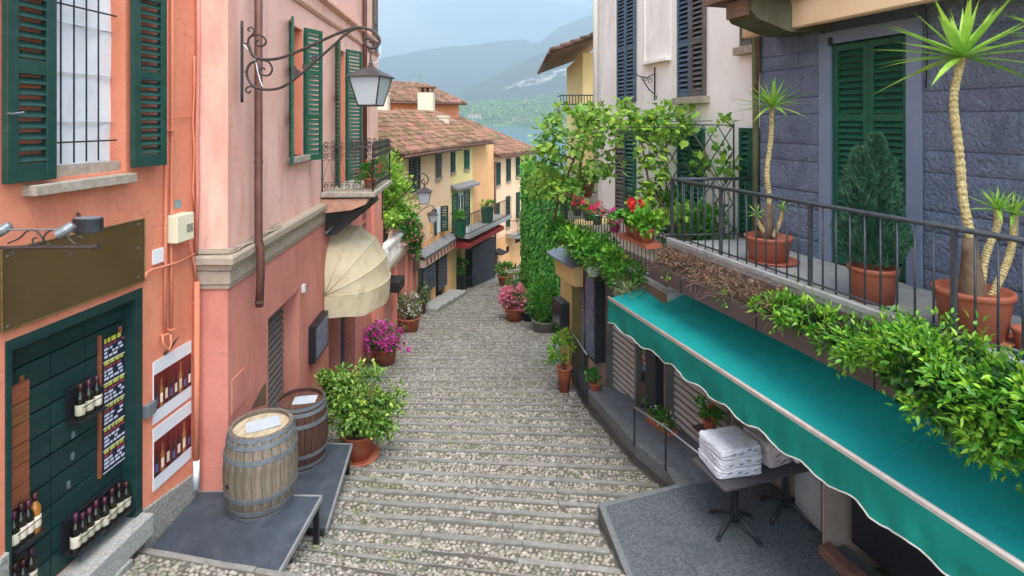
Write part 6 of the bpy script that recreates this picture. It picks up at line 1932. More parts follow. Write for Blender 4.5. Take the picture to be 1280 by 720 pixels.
for k in range(3):
    soft_pack(Vector((base.x, base.y, TT + .005 + .055 + .106 * k)) + ut * .008 * (k % 2), .56 - .015 * k, .46, .108, yw + .05 * k - .12, M_linen, ['bottom white linen pack of the stack on the nearer table', 'middle white linen pack of the stack on the nearer table', 'topmost white linen pack of the stack on the nearer table'][k], k * 3.1)
b2p = tc1 + ut * .50 + vt * .06
for k in range(3):
    soft_pack(Vector((b2p.x, b2p.y, TT + .055 + .088 * k)), .34, .44, .095, yw + .1 - .06 * k, M_linenp, ['bottom pinkish linen pack in the short stack between the tables', 'middle pinkish linen pack in the short stack between the tables', 'topmost pinkish linen pack in the short stack between the tables'][k], 20 + k)
b3p = tc2 + ut * .12 - vt * .03
for k in range(3):
    soft_pack(Vector((b3p.x, b3p.y, TT + .05 + .078 * k)), .30, .36, .085, yw - .05 + .05 * k, M_linenp, ['bottom pinkish linen pack of the stack nearest the wall', 'middle pinkish linen pack of the stack nearest the wall', 'topmost pinkish linen pack of the stack nearest the wall'][k], 40 + k)
# geranium behind the packs, flower boxes at the shop foot
def geranium(c, label, r=.16, petals=M_red, n=220, np_=26, leafm=M_bush, potr=.10, name='geranium'):
    t = thing(name, label, 'potted plant', c)
    pot(t, c, potr, potr * .72, potr * 1.7, M_terracotta, 14, .025)
    foliage('leaves', t, [(Vector(c) + Vector((0, 0, potr * 1.9 + r * .6)), (r, r, r * .8))], n, .06, .055, leafm, 14)
    if np_: foliage('petals', t, [(Vector(c) + Vector((0, 0, potr * 2 + r * 1.15)), (r * .7, r * .7, r * .5))], np_, .045, .04, petals, 4, .25, .6, shell=.8) if False else foliage('petals', t, [(Vector(c) + Vector((0, 0, potr * 2 + r * 1.15)), (r * .7, r * .7, r * .5))], np_, .045, .04, petals, 4, .25, .8)
    return t
g_ = SWL.pt(sp_(887, 520, .14)[0], -4.22, .14)
geranium(g_ + Vector((0, 0, -.05)), 'red geranium on a ledge behind the linen packs', .17)
MB().wbox(SWL, sp_(887, 520, .14)[0] - .2, sp_(887, 520, .14)[0] + .2, -4.30, -4.275, .005, .28).build('ledge', M_fascia, shop)
s0 = sp_(822, 520, .2)[0]
t = thing('flower_box', 'terracotta window box with small green plants below the souvenir prints', 'flower box', SWL.pt(s0, -4.9, .2))
MB().wbox(SWL, s0 - .3, s0 + .35, -4.93, -4.78, .02, .20).build('box', M_terracotta, t, bevel=.01)
foliage('leaves', t, [(SWL.pt(s0 - .1, -4.7, .12), (.16, .26, .12)), (SWL.pt(s0 + .25, -4.68, .12), (.14, .22, .12))], 420, .06, .035, M_bush, 26)
foliage('petals', t, [(SWL.pt(s0, -4.66, .14), (.18, .3, .1))], 40, .04, .035, M_whitepet, 12)
s0 = sp_(750, 462, .2)[0]
c = SWL.pt(s0, walk_z(11.2) + .012, .3)
geranium(c, 'small terracotta pot with green leaves below the tall black showcase', .15, np_=0, potr=.13, name='pot_plant')

# ---- handrail with thin posts on the walkway
hr = thing('walkway_handrail', 'thin handrail on two dark posts along the walkway edge', 'handrail', onz(793, 562, -4.84))
q1 = onz(793, 562, -4.84); q2 = onz(832, 594, -4.78)
q1.z = walk_z(q1.y) + .01; q2.z = walk_z(q2.y) + .01
t1 = at(793, 509, q1.y); t2 = at(832, 534, q2.y); t3 = at(884, 575, q2.y - .75)
for a, b in ((q1, t1), (q2, t2)): MB().tube([a, b], .014, 7).build('post', M_iron_dark, hr)
MB().tube([t1, t2, t3], .013, 8).build('rail', M_plat_edge, hr, True)

# ---- iron railing on the wall by the lower steps
gr = thing('stair_railing', 'black iron railing of thin bars on the low wall by the yellow pier', 'railing', (1.4, 11.5, -5.2))
y0, y1 = 10.75, 13.0
p0 = Vector((rx(y0) - .05, y0, street_z(1.4, y0) + .12)); p1 = Vector((rx(y1) - .05, y1, street_z(1.3, y1) + .14))
h0 = (at(737, 445, y0).z - p0.z); 
h0 = .95; h1 = 1.1
m = MB().tube([p0 + Vector((0, 0, h0)), p1 + Vector((0, 0, h1))], .016, 6); m.build('handrail', M_plat_edge, gr, True)
MB().tube([p0 + Vector((0, 0, .1)), p1 + Vector((0, 0, .1))], .012, 6).build('bottom_rail', M_iron_dark, gr, True)
for k in range(15):
    a = p0.lerp(p1, k / 14); MB().tube([a, a + Vector((0, 0, h0 + (h1 - h0) * k / 14))], .014 if k in (0, 14) else .009, 5).build('bar', M_iron_dark, gr)
pe = Vector((SWL.p.x + K * (13.0 - SWL.p.y), 13.0, p1.z))
MB().tube([p1 + Vector((0, 0, h1)), pe + Vector((0, 0, h1))], .014, 6).build('handrail', M_iron_dark, gr, True)
for k in range(1, 3):
    a = p1.lerp(pe, k / 3); MB().tube([a, a + Vector((0, 0, h1))], .009, 5).build('bar', M_iron_dark, gr)

# ---- white house
WW = Wall((3.75, 8.42), (2.2, 14.65), -1)
white = thing('white_house', 'tall white rendered house with slate and brown louvred shutters behind the grapevine', 'house', WW.pt(3, -3))
wp = lambda u, v, n=0: WW.px(u, v, n)
FZ = -2.55
wall_shell(MB(), WW, 0, WW.len, -3.4, 6.0, [], thick=5).build('wall', M_white, white)
def pair(u0, u1, v0, v1, m0, m1, sill=True, ang=0):
    s0, s1 = sorted((WW.su(u0), WW.su(u1))); um = (u0 + u1) / 2
    zt, zb = wp(um, v0)[1], wp(um, v1)[1]; h = (s0 + s1) / 2
    MB().wbox(WW, s0 + .02, s1 - .02, zb + .02, zt - .02, .001, .006).build('window', M_dark, white)
    louvre(white, WW, s0, h - .006, zb, zt, .02, m1, pitch=.085, th=.05, fr=.06, panels=3 if v1 - v0 > 110 else 2)
    louvre(white, WW, h + .006, s1, zb, zt, .02, m0, pitch=.085, th=.05, fr=.06, panels=3 if v1 - v0 > 110 else 2)
    if sill: MB().wbox(WW, s0 - .08, s1 + .08, zb - .13, zb - .004, 0, .14).build('sill', M_sill, white, bevel=.008)
pair(774, 796, -70, 128, M_blueshut, M_blueshut, False)
pair(850, 884, -80, 121, M_blueshut, M_brownshut)
pair(929, 960, -60, 56, M_brownshut, M_blueshut)
pair(772, 796, 162, 275, M_brownshut, M_green2, False)
pair(850, 882, 160, 260, M_green2, M_green2, False)
pair(928, 958, 160, 300, M_green2, M_green2, False)
s0, s1 = WW.su(839), WW.su(806); zb = wp(822, 75)[1]
MB().wbox(WW, s0, s1, zb - .06, zb, 0, .12).build('niche_sill', M_white, white)
m = MB(); m.wbox(WW, s0 - .0, s0 + .03, zb, 4, .001, .02); m.wbox(WW, s1 - .03, s1, zb, 4, .001, .02); m.build('niche_frame', M_white, white)
s_ = WW.su(749)
MB().tube([WW.pt(s_, 6, .1), WW.pt(s_, FZ, .1)], .065, 10).build('downpipe', M_pipewhite, white, True)
# iron bracket on the white wall
ib = thing('wall_bracket', 'empty scrolled iron lamp bracket on the white wall between the shutters', 'bracket', WW.pt(WW.su(820), wp(820, 125)[1]))
bw = WW.su(820)
def bpt(n, v): z = wp(820, v)[1]; return WW.pt(bw, z, n)
MB().tube([bpt(.03, 84), bpt(.03, 125)], .016, 6).build('wall_bar', M_iron_dark, ib)
MB().tube([bpt(.03, 92), bpt(.2, 97), bpt(.36, 96), bpt(.50, 92)], .012, 6).build('arm', M_iron_dark, ib, True)
MB().tube([bpt(.03, 118), bpt(.16, 112), bpt(.25, 104), bpt(.34, 97)], .012, 6).build('brace', M_iron_dark, ib, True)
for n_c, v_c, r_ in ((.14, 101, .07), (.24, 99, .05)):
    MB().tube([bpt(n_c, v_c) + WW.n * r_ * math.cos(a * .5) * (1 - a * .04) + Vector((0, 0, r_ * math.sin(a * .5) * (1 - a * .04))) for a in range(18)], .008, 5).build('scroll', M_iron_dark, ib, True)
# trellis
tr = thing('green_trellis', 'dark green diamond trellis on the flower terrace in front of the white wall', 'trellis', WW.pt(WW.su(870), FZ, .3))
ts0, ts1 = WW.su(917, .3), WW.su(833, .3); tz0, tz1 = FZ + .6, wp(875, 156, .3)[1]
MB().tube([WW.pt(ts0, tz1, .3), WW.pt(ts1, tz1, .3)], .010, 5).build('top_bar', M_iron_dark, tr)
MB().tube([WW.pt(ts1, tz1 + .03, .3), WW.pt(ts1, FZ, .3)], .014, 5).build('post', M_iron_dark, tr)
MB().tube([WW.pt(ts0, tz1 + .03, .3), WW.pt(ts0, FZ, .3)], .014, 5).build('post', M_iron_dark, tr)
wd, ht = ts1 - ts0, tz1 - tz0; step = .40
for sg in (1, -1):
    x = -ht
    while x < wd:
        # a diagonal slat clipped to the panel
        pa, pb = x, x + ht
        a_, b_ = max(pa, 0), min(pb, wd)
        if b_ - a_ > .06:
            za, zb_ = tz0 + (a_ - pa), tz0 + (b_ - pa)
            f = (lambda q: ts0 + q) if sg == 1 else (lambda q: ts1 - q)
            MB().tube([WW.pt(f(a_), za, .3 + .012 * sg), WW.pt(f(b_), zb_, .3 + .012 * sg)], .013, 4).build('lath', M_green2, tr)
        x += step
# flower terrace in front of the white house
FT = Wall((RLW.pt(RLW.len, 0).x - .05, 8.3), (1.12, 12.75), -1)
ft = thing('flower_terrace', 'small roof terrace of the white house with iron railing and hanging flower pots', 'terrace', FT.pt(2, FZ))
MB().slab([FT.pt(0, FZ), FT.pt(FT.len, FZ), WW.pt(WW.len, FZ, .0), WW.pt(0, FZ, .0)], .16).build('floor', M_concrete, ft)
MB().wbox(FT, 0, FT.len, FZ - .17, FZ - .03, -.02, .05).build('edge_board', M_timber, ft)
MB().tube([FT.pt(1.4, FZ - .1, .1), FT.pt(FT.len + .1, FZ - .12, .1)], .05, 8).build('gutter', M_grey_metal, ft, True)
ftz = FZ + .85
fr = MB()
for z in (ftz, FZ + .1): fr.tube([FT.pt(0, z), FT.pt(FT.len, z), Vector((FT.pt(FT.len, 0).x + .9, FT.pt(FT.len, 0).y + .6, z))], .016, 6)
fr = fr.build('railing', M_rail, ft, True)
bar = MB().tube([FT.pt(0, FZ + .1), FT.pt(0, ftz)], .008, 5).build('baluster', M_rail, fr)
k = int(FT.len / .13); rep(bar, [FT.d * (FT.len * i / k) for i in range(1, k + 1)])

# ---- yellow house behind the white one
c = at(738, 140, 22)
yb_ = thing('ochre_house', 'ochre house with overhanging tiled eave peeking out left of the white house', 'house', c)
YW = Wall((at(728.5, 0, 18.5).x, 18.5), (at(728.5, 0, 18.5).x + 3.0, 18.9)); YW.n = Vector((-.13, -.99, 0))
zt = at(735, 66, 18.5).z
YB = at(728.5, 0, 18.5)
MB().box(YB.x, YB.x + 5, 18.5, 24, -9, zt).build('wall', M_yellow, yb_)
e0 = at(688, 70, 18.3); e1_ = at(745, 52, 18.3)
m = MB(); 
vs = []
L0 = Vector((at(688, 72, 18.3).x, 17.6, at(688, 71, 18.3).z)); R0 = Vector((at(760, 47, 18.3).x, 17.6, at(760, 45, 18.3).z))
m.hexa([L0, R0, R0 + Vector((0, 7, 0)), L0 + Vector((0, 7, 0)), L0 + Vector((0, 0, .12)), R0 + Vector((0, 0, .12)), R0 + Vector((0, 7, .12)), L0 + Vector((0, 7, .12))])
ro = m.build('roof', M_timber, yb_)
tl_ = MB()
dr_ = (R0 - L0)
for k in range(16):
    y = 17.55 + k * .19
    for r_ in range(6):
        a = L0 + dr_ * (r_ / 6) - dr_ * .02; b = L0 + dr_ * ((r_ + 1.12) / 6)
        tl_.tube([Vector((a.x, y, a.z + .15)), Vector((b.x, y, b.z + .11))], [.085, .07], 7)
tl_.build('roof_tiles', M('eave_tile', (78, 58, 50), (106, 82, 70), 1.6, .9, .003, 20, isl=.4), ro, kind='stuff', smooth=True)
MB().tube([L0 + Vector((-.08, 0, .02)), L0 + Vector((-.08, 7, .02))], .07, 8).build('gutter', M_pipebrown, ro, True)
zb = at(720, 131, 18).z
br_ = MB(); x0, x1 = at(701, 0, 17.4).x, at(745, 0, 17.4).x
for z in (zb, zb + .28): br_.tube([(x0, 18.5, z), (x0, 17.4, z), (x1 + .5, 17.4, z)], .02, 5)
br_ = br_.build('balcony_railing', M_iron_dark, yb_)
bar = MB().tube([(x0, 17.4, zb), (x0, 17.4, zb + .28)], .012, 4).build('baluster', M_iron_dark, br_)
rep(bar, [((x1 - x0) * i / 12, 0, 0) for i in range(1, 13)])
MB().box(x0 - .05, x1 + .6, 17.35, 18.6, zb - .2, zb - .05).build('balcony_slab', M_concrete, yb_)

# ---- ivy wall
IW = Wall((1.75, 17.5), (.58, 27.0), -1)
iv = thing('ivy_wall', 'tall garden wall wholly covered in bright green ivy on the right', 'wall', IW.pt(5, -7))
izt = -2.35
MB().wbox(IW, 0, IW.len, -10.5, izt, -2.5, 0).build('wall', M_granite_rough, iv)
N = 22000
s = rng.random(N) * IW.len; z = -9.6 + rng.random(N) * (izt + 9.8) + .15
sz_ = .10 + .02 * (s / IW.len)
P = np.array([IW.pt(a, b, .05 + .16 * (.5 + .5 * mnoise.noise((a * 1.3, b * 1.3, 4))) * q) for a, b, q in zip(s, z, rng.random(N))])
nr = np.array(IW.n)[None] + rand_dirs(N) * .45 + [0, 0, .35]
ax = rand_dirs(N) * .6 + np.array([0, 0, -1.0]) + np.array(IW.n)[None] * .35
leaf_mesh('ivy_leaves', P, ax, nr, sz_ * (1.0 + .6 * rng.random(N)), sz_ * (1.0 + .5 * rng.random(N)), M_ivy, iv, kind='stuff')
foliage('ivy_top', iv, [(IW.pt(a, izt + .05, -.3), (.5, .9, .28)) for a in np.arange(.5, IW.len, 1.2)], 3200, .17, .14, M_ivy, 90, .4, .3)
# gate post stones at the wall foot
MB().wbox(IW, 0, 1.2, -8.5, -5.6, .0, .10).build('stone_base', M_granite_rough, iv)

# ---- plants along the right edge
def bush(name, c, label, blobs, n, ln, wd, mat, potspec=None, petals=None, group=None, **k):
    t = thing(name, label, 'potted plant' if potspec else 'bush', c)
    if potspec: pot(t, c, *potspec)
    stems(t, Vector(c), .1, blobs[0][1][0] * .7, blobs[0][0][2] * .9, 6, .02)
    foliage('leaves', t, [(Vector(c) + Vector(b), r) for b, r in blobs], n, ln, wd, mat, **k)
    if petals: foliage('petals', t, [(Vector(c) + Vector(b), (r[0] * 1.03, r[1] * 1.03, r[2] * 1.03)) for b, r in blobs], petals[1], ln * .9, ln * .8, petals[0], clumps=50, shell=.8, spread=.25)
    return t
c = on_street(681, 413)
bush('round_bush', c, 'large round dark green bush in a stone tub at the foot of the ivy wall', [((0, 0, 1.05), (.66, .6, .72)), ((.1, 0, .6), (.5, .5, .4))], 4200, .13, .035, M_bush, (.45, .38, .4, M_granite_rough), clumps=110, spread=.3, shell=.55)
c = on_street(643, 400)
bush('pink_azalea', c, 'pink flowering azalea in a terracotta pot on the right of the lane', [((0, 0, .8), (.46, .44, .38))], 500, .13, .07, M_olive, (.38, .28, .5, M_terracotta), (M_pinkpet, 1100), clumps=40)
c = on_street(661, 400)
bush('blue_pot_plant', c, 'small plant in a dark blue pot between the azalea and the round bush', [((0, 0, .6), (.28, .28, .25))], 160, .12, .05, M_bush, (.28, .2, .38, M('blue_glaze', (44, 52, 78), (56, 66, 92), 4, .3)), clumps=12)
c = on_street(648, 370)
bush('yellow_shrub', c, 'yellow-green shrub by the far end of the ivy wall', [((0, 0, .6), (.6, .6, .5))], 700, .16, .08, M_vari, None, clumps=34)
c = Vector((rx(12.0) - .28, 12.0, 0)); c.z = street_z(c.x, c.y)
bush('trailing_plant', c, 'bright trailing plant in a tall terracotta pot against the low walkway wall', [((-.05, 0, .95), (.26, .26, .28)), ((-.16, -.05, .62), (.18, .2, .2)), ((.1, 0, 1.15), (.12, .12, .22))], 420, .10, .05, M_hedge, (.17, .11, .52, M_terracotta), clumps=26)
# ---- yuccas and conifer on the balcony
def yleaf(Ln, W, droop):
    """one sword leaf along +X, keeled, curving down"""
    m = MB(); k = 6; vs = []
    for i in range(k + 1):
        t = i / k; w = W * (math.sin(math.pi * min(t * 1.15 + .14, 1)) ** .7) * (1 - t * .35) / 2
        if i == k: w = .0006
        x = Ln * t; z = -droop * Ln * t * t
        vs += [(x, -w, z + w * .35), (x, 0, z), (x, w, z + w * .35)]
    fs = []
    for i in range(k):
        for j in range(2): fs.append((i * 3 + j, i * 3 + j + 1, i * 3 + 4 + j, i * 3 + 3 + j))
    me = bpy.data.meshes.new('yucca_leaf'); me.from_pydata(vs, [], fs); me.materials.append(M_yucca); return me
YL = [yleaf(1, .10, .03), yleaf(1, .095, .08), yleaf(1, .085, .16)]
def rosette(t, c, Ln, n, tilt=(0, 0)):
    for i in range(n):
        f = (i + .5) / n
        az = i * 2.39996 + random.uniform(-.2, .2)
        el = math.radians(86 - 96 * f ** .8 + random.uniform(-9, 9))
        me = YL[0] if f < .4 else (YL[1] if f < .75 else YL[2])
        sc = Ln * (.72 + .36 * min(f * 1.6, 1)) * random.uniform(.88, 1.08)
        Mx = Matrix.Translation(c) @ Matrix.Rotation(tilt[0], 4, 'Y') @ Matrix.Rotation(az, 4, 'Z') @ Matrix.Rotation(-el, 4, 'Y') @ Matrix.Diagonal((sc, sc, sc, 1))
        inst(me, 'leaf', t, Mx)
def ytrunk(t, pts, r0, r1, mat=M_trunk_y, rings=True):
    P = [Vector(p) for p in pts]; out = []; rr = []
    Ls = 80
    for i in range(Ls + 1):
        f = i / Ls * (len(P) - 1); k = min(int(f), len(P) - 2); g = f - k
        a, b, c_, d_ = P[max(k - 1, 0)], P[k], P[k + 1], P[min(k + 2, len(P) - 1)]
        out.append(.5 * ((2 * b) + (c_ - a) * g + (2 * a - 5 * b + 4 * c_ - d_) * g * g + (3 * b - a - 3 * c_ + d_) * g ** 3))
        base = r0 + (r1 - r0) * i / Ls
        rr.append(base * (1.09 if i % 2 else .92) * random.uniform(.94, 1.06) if rings else base)
    MB().tube(out, rr, 10).build('trunk', mat, t)
# first yucca (left)
c = Vector((3.24, 7.08, BZ))
t = thing('potted_yucca', 'slim yucca with one leafy head in a terracotta pot at the railing end', 'potted plant', c)
pot(t, c, .285, .22, .33, M_terracotta2, 32, .05)
MB().lathe([(.25, 0), (.30, .012), (.31, .03), (.29, .03)], c + Vector((.06, 0, -.001)), 28).build('saucer', M_terracotta2, t, True)
Y0 = c.y
hd = at(965, 133, Y0)
ytrunk(t, [c + Vector((-.04, 0, .3)), at(961, 250, Y0), at(959, 215, Y0), at(964, 170, Y0), hd], .036, .028)
MB().tube([c + Vector((-.05, 0, .28)), c + Vector((-.02, 0, .42)), at(961, 255, Y0)], [.10, .075, .055], 10).build('trunk_foot', M_bark, t, True)
rosette(t, hd, .60, 34)
for dx, u, v in ((-.12, 946, 268), (.12, 978, 262)):
    h2 = at(u, v, Y0 - .02); ytrunk(t, [c + Vector((dx * .3, -.05, .32)), (c + Vector((dx, -.03, .40))).lerp(h2, .5), h2], .028, .022); rosette(t, h2, .24, 16)
# second yucca (right, big)
c = Vector((3.80, 4.62, BZ))
t = thing('potted_yucca', 'tall yucca with spiky head and thick pale trunk in the wide terracotta pot', 'potted plant', c)
pot(t, c, .275, .215, .40, M_terracotta2, 36, .055)
MB().lathe([(.22, 0), (.27, .012), (.28, .03), (.26, .03)], c + Vector((.05, .02, -.001)), 28).build('saucer', M_terracotta2, t, True)
Y0 = c.y
hd = at(1203, 72, Y0)
ytrunk(t, [c + Vector((0, 0, .34)), at(1213, 300, Y0), at(1204, 250, Y0), at(1199, 190, Y0), at(1192, 130, Y0), at(1197, 95, Y0), hd], .038, .028)
MB().tube([c + Vector((0, 0, .27)), c + Vector((0, 0, .34)), at(1213, 320, Y0), at(1212, 296, Y0)], [.12, .10, .06, .05], 12).build('trunk_foot', M_bark, t, True)
rosette(t, hd, .80, 36)
for pts, ln in (([c + Vector((.06, 0, .32)), at(1232, 320, Y0), at(1246, 285, Y0), at(1247, 262, Y0)], .32), ([c + Vector((.14, .0, .3)), at(1258, 330, Y0), at(1266, 300, Y0), at(1268, 268, Y0)], .34)):
    ytrunk(t, pts, .030, .026); rosette(t, pts[-1], ln, 22)
# a further yucca head beyond the frame's right edge
c = Vector((4.35, 4.35, BZ))
t = thing('potted_yucca', 'yucca at the right picture edge with only leaf tips showing', 'potted plant', c)
pot(t, c, .24, .18, .30, M_terracotta2, 28, .05)
hd = Vector((4.30, 4.4, at(1280, 45, 4.4).z)); ytrunk(t, [c + Vector((0, 0, .28)), c + Vector((.08, 0, .9)), hd], .05, .035); rosette(t, hd, .50, 40)
# small saucer-like pot near the edge
c = Vector((4.02, 4.35, BZ))
t = thing('small_terracotta_pot', 'small empty terracotta pot at the right edge behind the railing', 'pot', c); pot(t, c, .11, .08, .16, M_terracotta2, 18, .03)
# conifer
c = Vector((3.58, 5.56, BZ))
t = thing('potted_conifer', 'bushy blue-green conifer in a terracotta pot in front of the green door', 'potted plant', c)
pot(t, c, .222, .185, .34, M_terracotta2, 32, .05)
MB().tube([c + Vector((0, 0, .3)), c + Vector((0, 0, .9))], [.03, .015], 7).build('trunk', M_bark, t)
n = 24000
hgt = rng.random(n) ** 0.85
H0, H1 = .36, 1.62
prof_r = np.interp(hgt, [0, .12, .35, .6, .8, 1], [.20, .29, .28, .21, .12, .03])
az = rng.random(n) * 2 * np.pi
lump = np.array([.82 + .62 * mnoise.noise((math.cos(a) * 2.6, math.sin(a) * 2.6, h * 6.5)) for a, h in zip(az, hgt)])
r_ = prof_r * lump * (.62 + .38 * rng.random(n) ** .5)
top2 = (rng.random(n) < .34) & (hgt > .45)
cxo = np.where(top2, -.11, .035) * np.clip((hgt - .3) * 2.2, 0, 1)
P = np.stack([c.x + cxo + r_ * np.cos(az), c.y + r_ * np.sin(az), c.z + H0 + (H1 - H0) * hgt * np.where(top2, .90, 1)], 1)
ax = np.stack([np.cos(az) * .7, np.sin(az) * .7, np.full(n, .9)], 1) + rand_dirs(n) * .45
leaf_mesh('needles', P, ax, rand_dirs(n), .055 * (.6 + .7 * rng.random(n)), .017, M_conifer, t, kind='stuff')

# ---- hedge in the planter ledge
hg = thing('ledge_hedge', 'glossy light green hedge spilling over the planter ledge onto the teal awning', 'hedge', RLW.pt(2, -2.1, .2))
hb = []
for s in np.arange(0.2, 4.7, .18):
    k_ = min(1.0, (4.8 - s) / 2.3); k_ = max(k_, .22)
    hb.append((RLW.pt(s, -2.02 + .10 * k_ + .05 * math.sin(s * 5), .26 + .10 * k_ + .05 * math.sin(s * 3.1)), (.34 * k_ + .05, .2, .33 * k_ + .06)))
for s in np.arange(.2, 2.9, .22):
    hb.append((RLW.pt(s, -2.04, .44), (.24, .2, .2)))
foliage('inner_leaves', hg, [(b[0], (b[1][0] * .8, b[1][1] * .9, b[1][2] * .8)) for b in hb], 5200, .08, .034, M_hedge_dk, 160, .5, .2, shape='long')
foliage('leaves', hg, hb, 19000, .064, .027, M_hedge, 520, .38, .62, up=.35, shape='long')
def big_leaf(Ln, W, lobes=False):
    if not lobes:
        vs = [(0, 0, 0), (Ln * .25, W * .42, W * .14), (Ln * .25, -W * .42, W * .14), (Ln * .6, W * .4, W * .06), (Ln * .6, -W * .4, W * .06), (Ln, 0, -Ln * .14), (Ln * .5, 0, -W * .05)]
        fs = [(0, 6, 1), (0, 2, 6), (1, 6, 3), (6, 2, 4), (3, 6, 5), (6, 4, 5)]
    else:   # five-lobed vine leaf
        out = [(0, .0), (-.18, .30), (.10, .36), (.12, .52), (.40, .46), (.52, .55), (.60, .28), (1.0, 0)]
        ring = [(x * Ln, y * W) for x, y in out] + [(x * Ln, -y * W) for x, y in reversed(out[1:-1])]
        vs = [(Ln * .35, 0, 0)] + [(x, y, -.10 * Ln * (abs(x - .35 * Ln) + abs(y)) / Ln * 2 + random.uniform(-.01, .01)) for x, y in ring]
        k = len(ring); fs = [(0, 1 + i, 1 + (i + 1) % k) for i in range(k)]
    me = bpy.data.meshes.new('leaf'); me.from_pydata(vs, [], fs); return me
def scatter_leaves(t, meshes, pts, outs, scale, mat, nmax=300, name='leaf', tilt=.8):
    for me in meshes:
        if not me.materials: me.materials.append(mat)
    for i in range(min(nmax, len(pts))):
        ax = Vector(outs[i]) + Vector(rand_dirs(1)[0]) * .7
        nr = Vector((0, 0, tilt)) + Vector(outs[i]) * .5 + Vector(rand_dirs(1)[0]) * .4
        ax.normalize(); sd = nr.cross(ax).normalized(); nr = ax.cross(sd)
        s = scale * random.uniform(.75, 1.2)
        R = Matrix((ax, sd, nr)).transposed().to_4x4()
        inst(meshes[i % len(meshes)], name, t, Matrix.Translation(Vector(pts[i])) @ R @ Matrix.Diagonal((s, s, s, 1)))
P, O = clump_points([(b[0], (b[1][0] * 1.06, b[1][1] * 1.05, b[1][2] * 1.08)) for b in hb], 300, 260, .3, .92)
M_hedge_one = M('hedge_top_leaf', (78, 142, 28), (140, 192, 52), 3.0, .32, vary=.3, trans=.3, spec=.5)
scatter_leaves(hg, [big_leaf(1, .38)], P, O + [0, 0, .3], .074, M_hedge_one)
# pointed shoots standing above the hedge
m = MB()
for k in range(40):
    s = random.uniform(.2, 4.3); p = RLW.pt(s, -1.95, random.uniform(.1, .4)); m.tube([p, p + Vector((random.uniform(-.08, .08), random.uniform(-.08, .08), random.uniform(.2, .42)))], .004, 4)
m.build('twigs', M('green_twig', (96, 120, 50), (110, 130, 60), 5, .7), hg, kind='stuff')

# ---- dry vine on the ledge's far end
dv_ = thing('dry_vine', 'tangle of dry brown stems lying on the far end of the planter ledge', 'dry plant', RLW.pt(5.2, -2.1, .2))
m = MB()
for k in range(300):
    s = random.uniform(4.1, 6.6); n0 = random.uniform(.0, .42); w = .5 + .5 * math.sin((s - 4.1) / 2.5 * math.pi)
    p = RLW.pt(s, -1.84 - .62 * max(n0 - .05, 0) + random.uniform(0, .12) * w, n0)
    pts = [p]; d = Vector((random.uniform(-1, 1), random.uniform(-1, 1), random.uniform(-.3, .5))).normalized()
    for q in range(4):
        d = (d + Vector((random.uniform(-.5, .5), random.uniform(-.5, .5), random.uniform(-.6, .35)))).normalized(); pts.append(pts[-1] + d * random.uniform(.03, .09))
    m.tube(pts, random.uniform(.0015, .0035), 4, False)
m.build('stems', M_dry, dv_, kind='stuff')
foliage('dry_leaves', dv_, [(RLW.pt(s, -1.93, .22), (.22, .3, .11)) for s in np.arange(4.4, 6.7, .35)], 1500, .055, .02, M('dry_leaf', (112, 84, 64), (150, 116, 92), 6, .9, isl=.35, trans=.15), 90, .4, .3)
foliage('green_shoots', dv_, [(RLW.pt(s, -2.05, .3), (.2, .25, .1)) for s in (4.3, 5.1, 6.4)], 160, .06, .03, M_hedge, 14, .4, .3)

# ---- flower pots and boxes on the flower terrace
def ledge_pt(s, n=0, dz=0): return FT.pt(s, ftz + dz, n)
spots = [(3.95, M_magenta, 'pot of magenta petunias hung on the terrace railing, farthest left', M_grey_metal),
         (3.30, M('petal_cerise', (206, 30, 84), (226, 60, 110), 5, .5, isl=.2, trans=.2), 'grey hanging pot of cerise flowers on the terrace railing, second from left', M_grey_metal),
         (2.72, M('petal_cerise', (206, 30, 84)), 'grey hanging pot of cerise flowers on the terrace railing, third from left', M_grey_metal),
         (2.30, M('petal_cerise', (206, 30, 84)), 'grey hanging pot of cerise flowers on the terrace railing, fourth from left', M_grey_metal),
         (1.55, M_magenta, 'purple-pink hanging pot with few flowers, right of the cerise pots', M('pot_pink', (170, 50, 110), (186, 66, 124), 4, .5))]
for s, pm, lab, potm in spots:
    c = FT.pt(s, ftz - .24, .12)
    t = thing('hanging_flower_pot', lab, 'flower pot', c)
    MB().lathe([(.075, 0), (.105, .17), (.112, .17), (.112, .19), (.095, .19)], c, 14).build('pot', potm, t, True)
    MB().tube([c + Vector((.06, .03, .18)), c + Vector((.13, .05, .26)), c + Vector((.14, .06, .12))], .006, 5).build('hook', M_iron_dark, t)
    foliage('leaves', t, [(c + Vector((0, 0, .22)), (.16, .18, .10))], 150, .06, .045, M_bush, 12)
    foliage('petals', t, [(c + Vector((0, -.02, .28)), (.16, .18, .10))], 95, .05, .046, pm, 14, .35, .7)
c = FT.pt(2.05, FZ - .28, .30)
t = thing('hanging_flower_pot', 'white hanging pot with trailing leaves below the railing', 'flower pot', c)
MB().lathe([(.06, 0), (.11, .05), (.125, .13), (.13, .14), (.11, .14)], c, 16).build('pot', M_white_plastic, t, True)
MB().tube([c + Vector((0, 0, .13)), FT.pt(2.05, FZ - .1, .05)], .006, 5).build('hook', M_iron_dark, t)
foliage('leaves', t, [(c + Vector((0, 0, .2)), (.2, .22, .14))], 200, .08, .05, M_hedge, 14)
gx = [FT.pt(.80, -1.83, .17), FT.pt(.52, -1.83, .19), FT.pt(.24, -1.83, .21)]
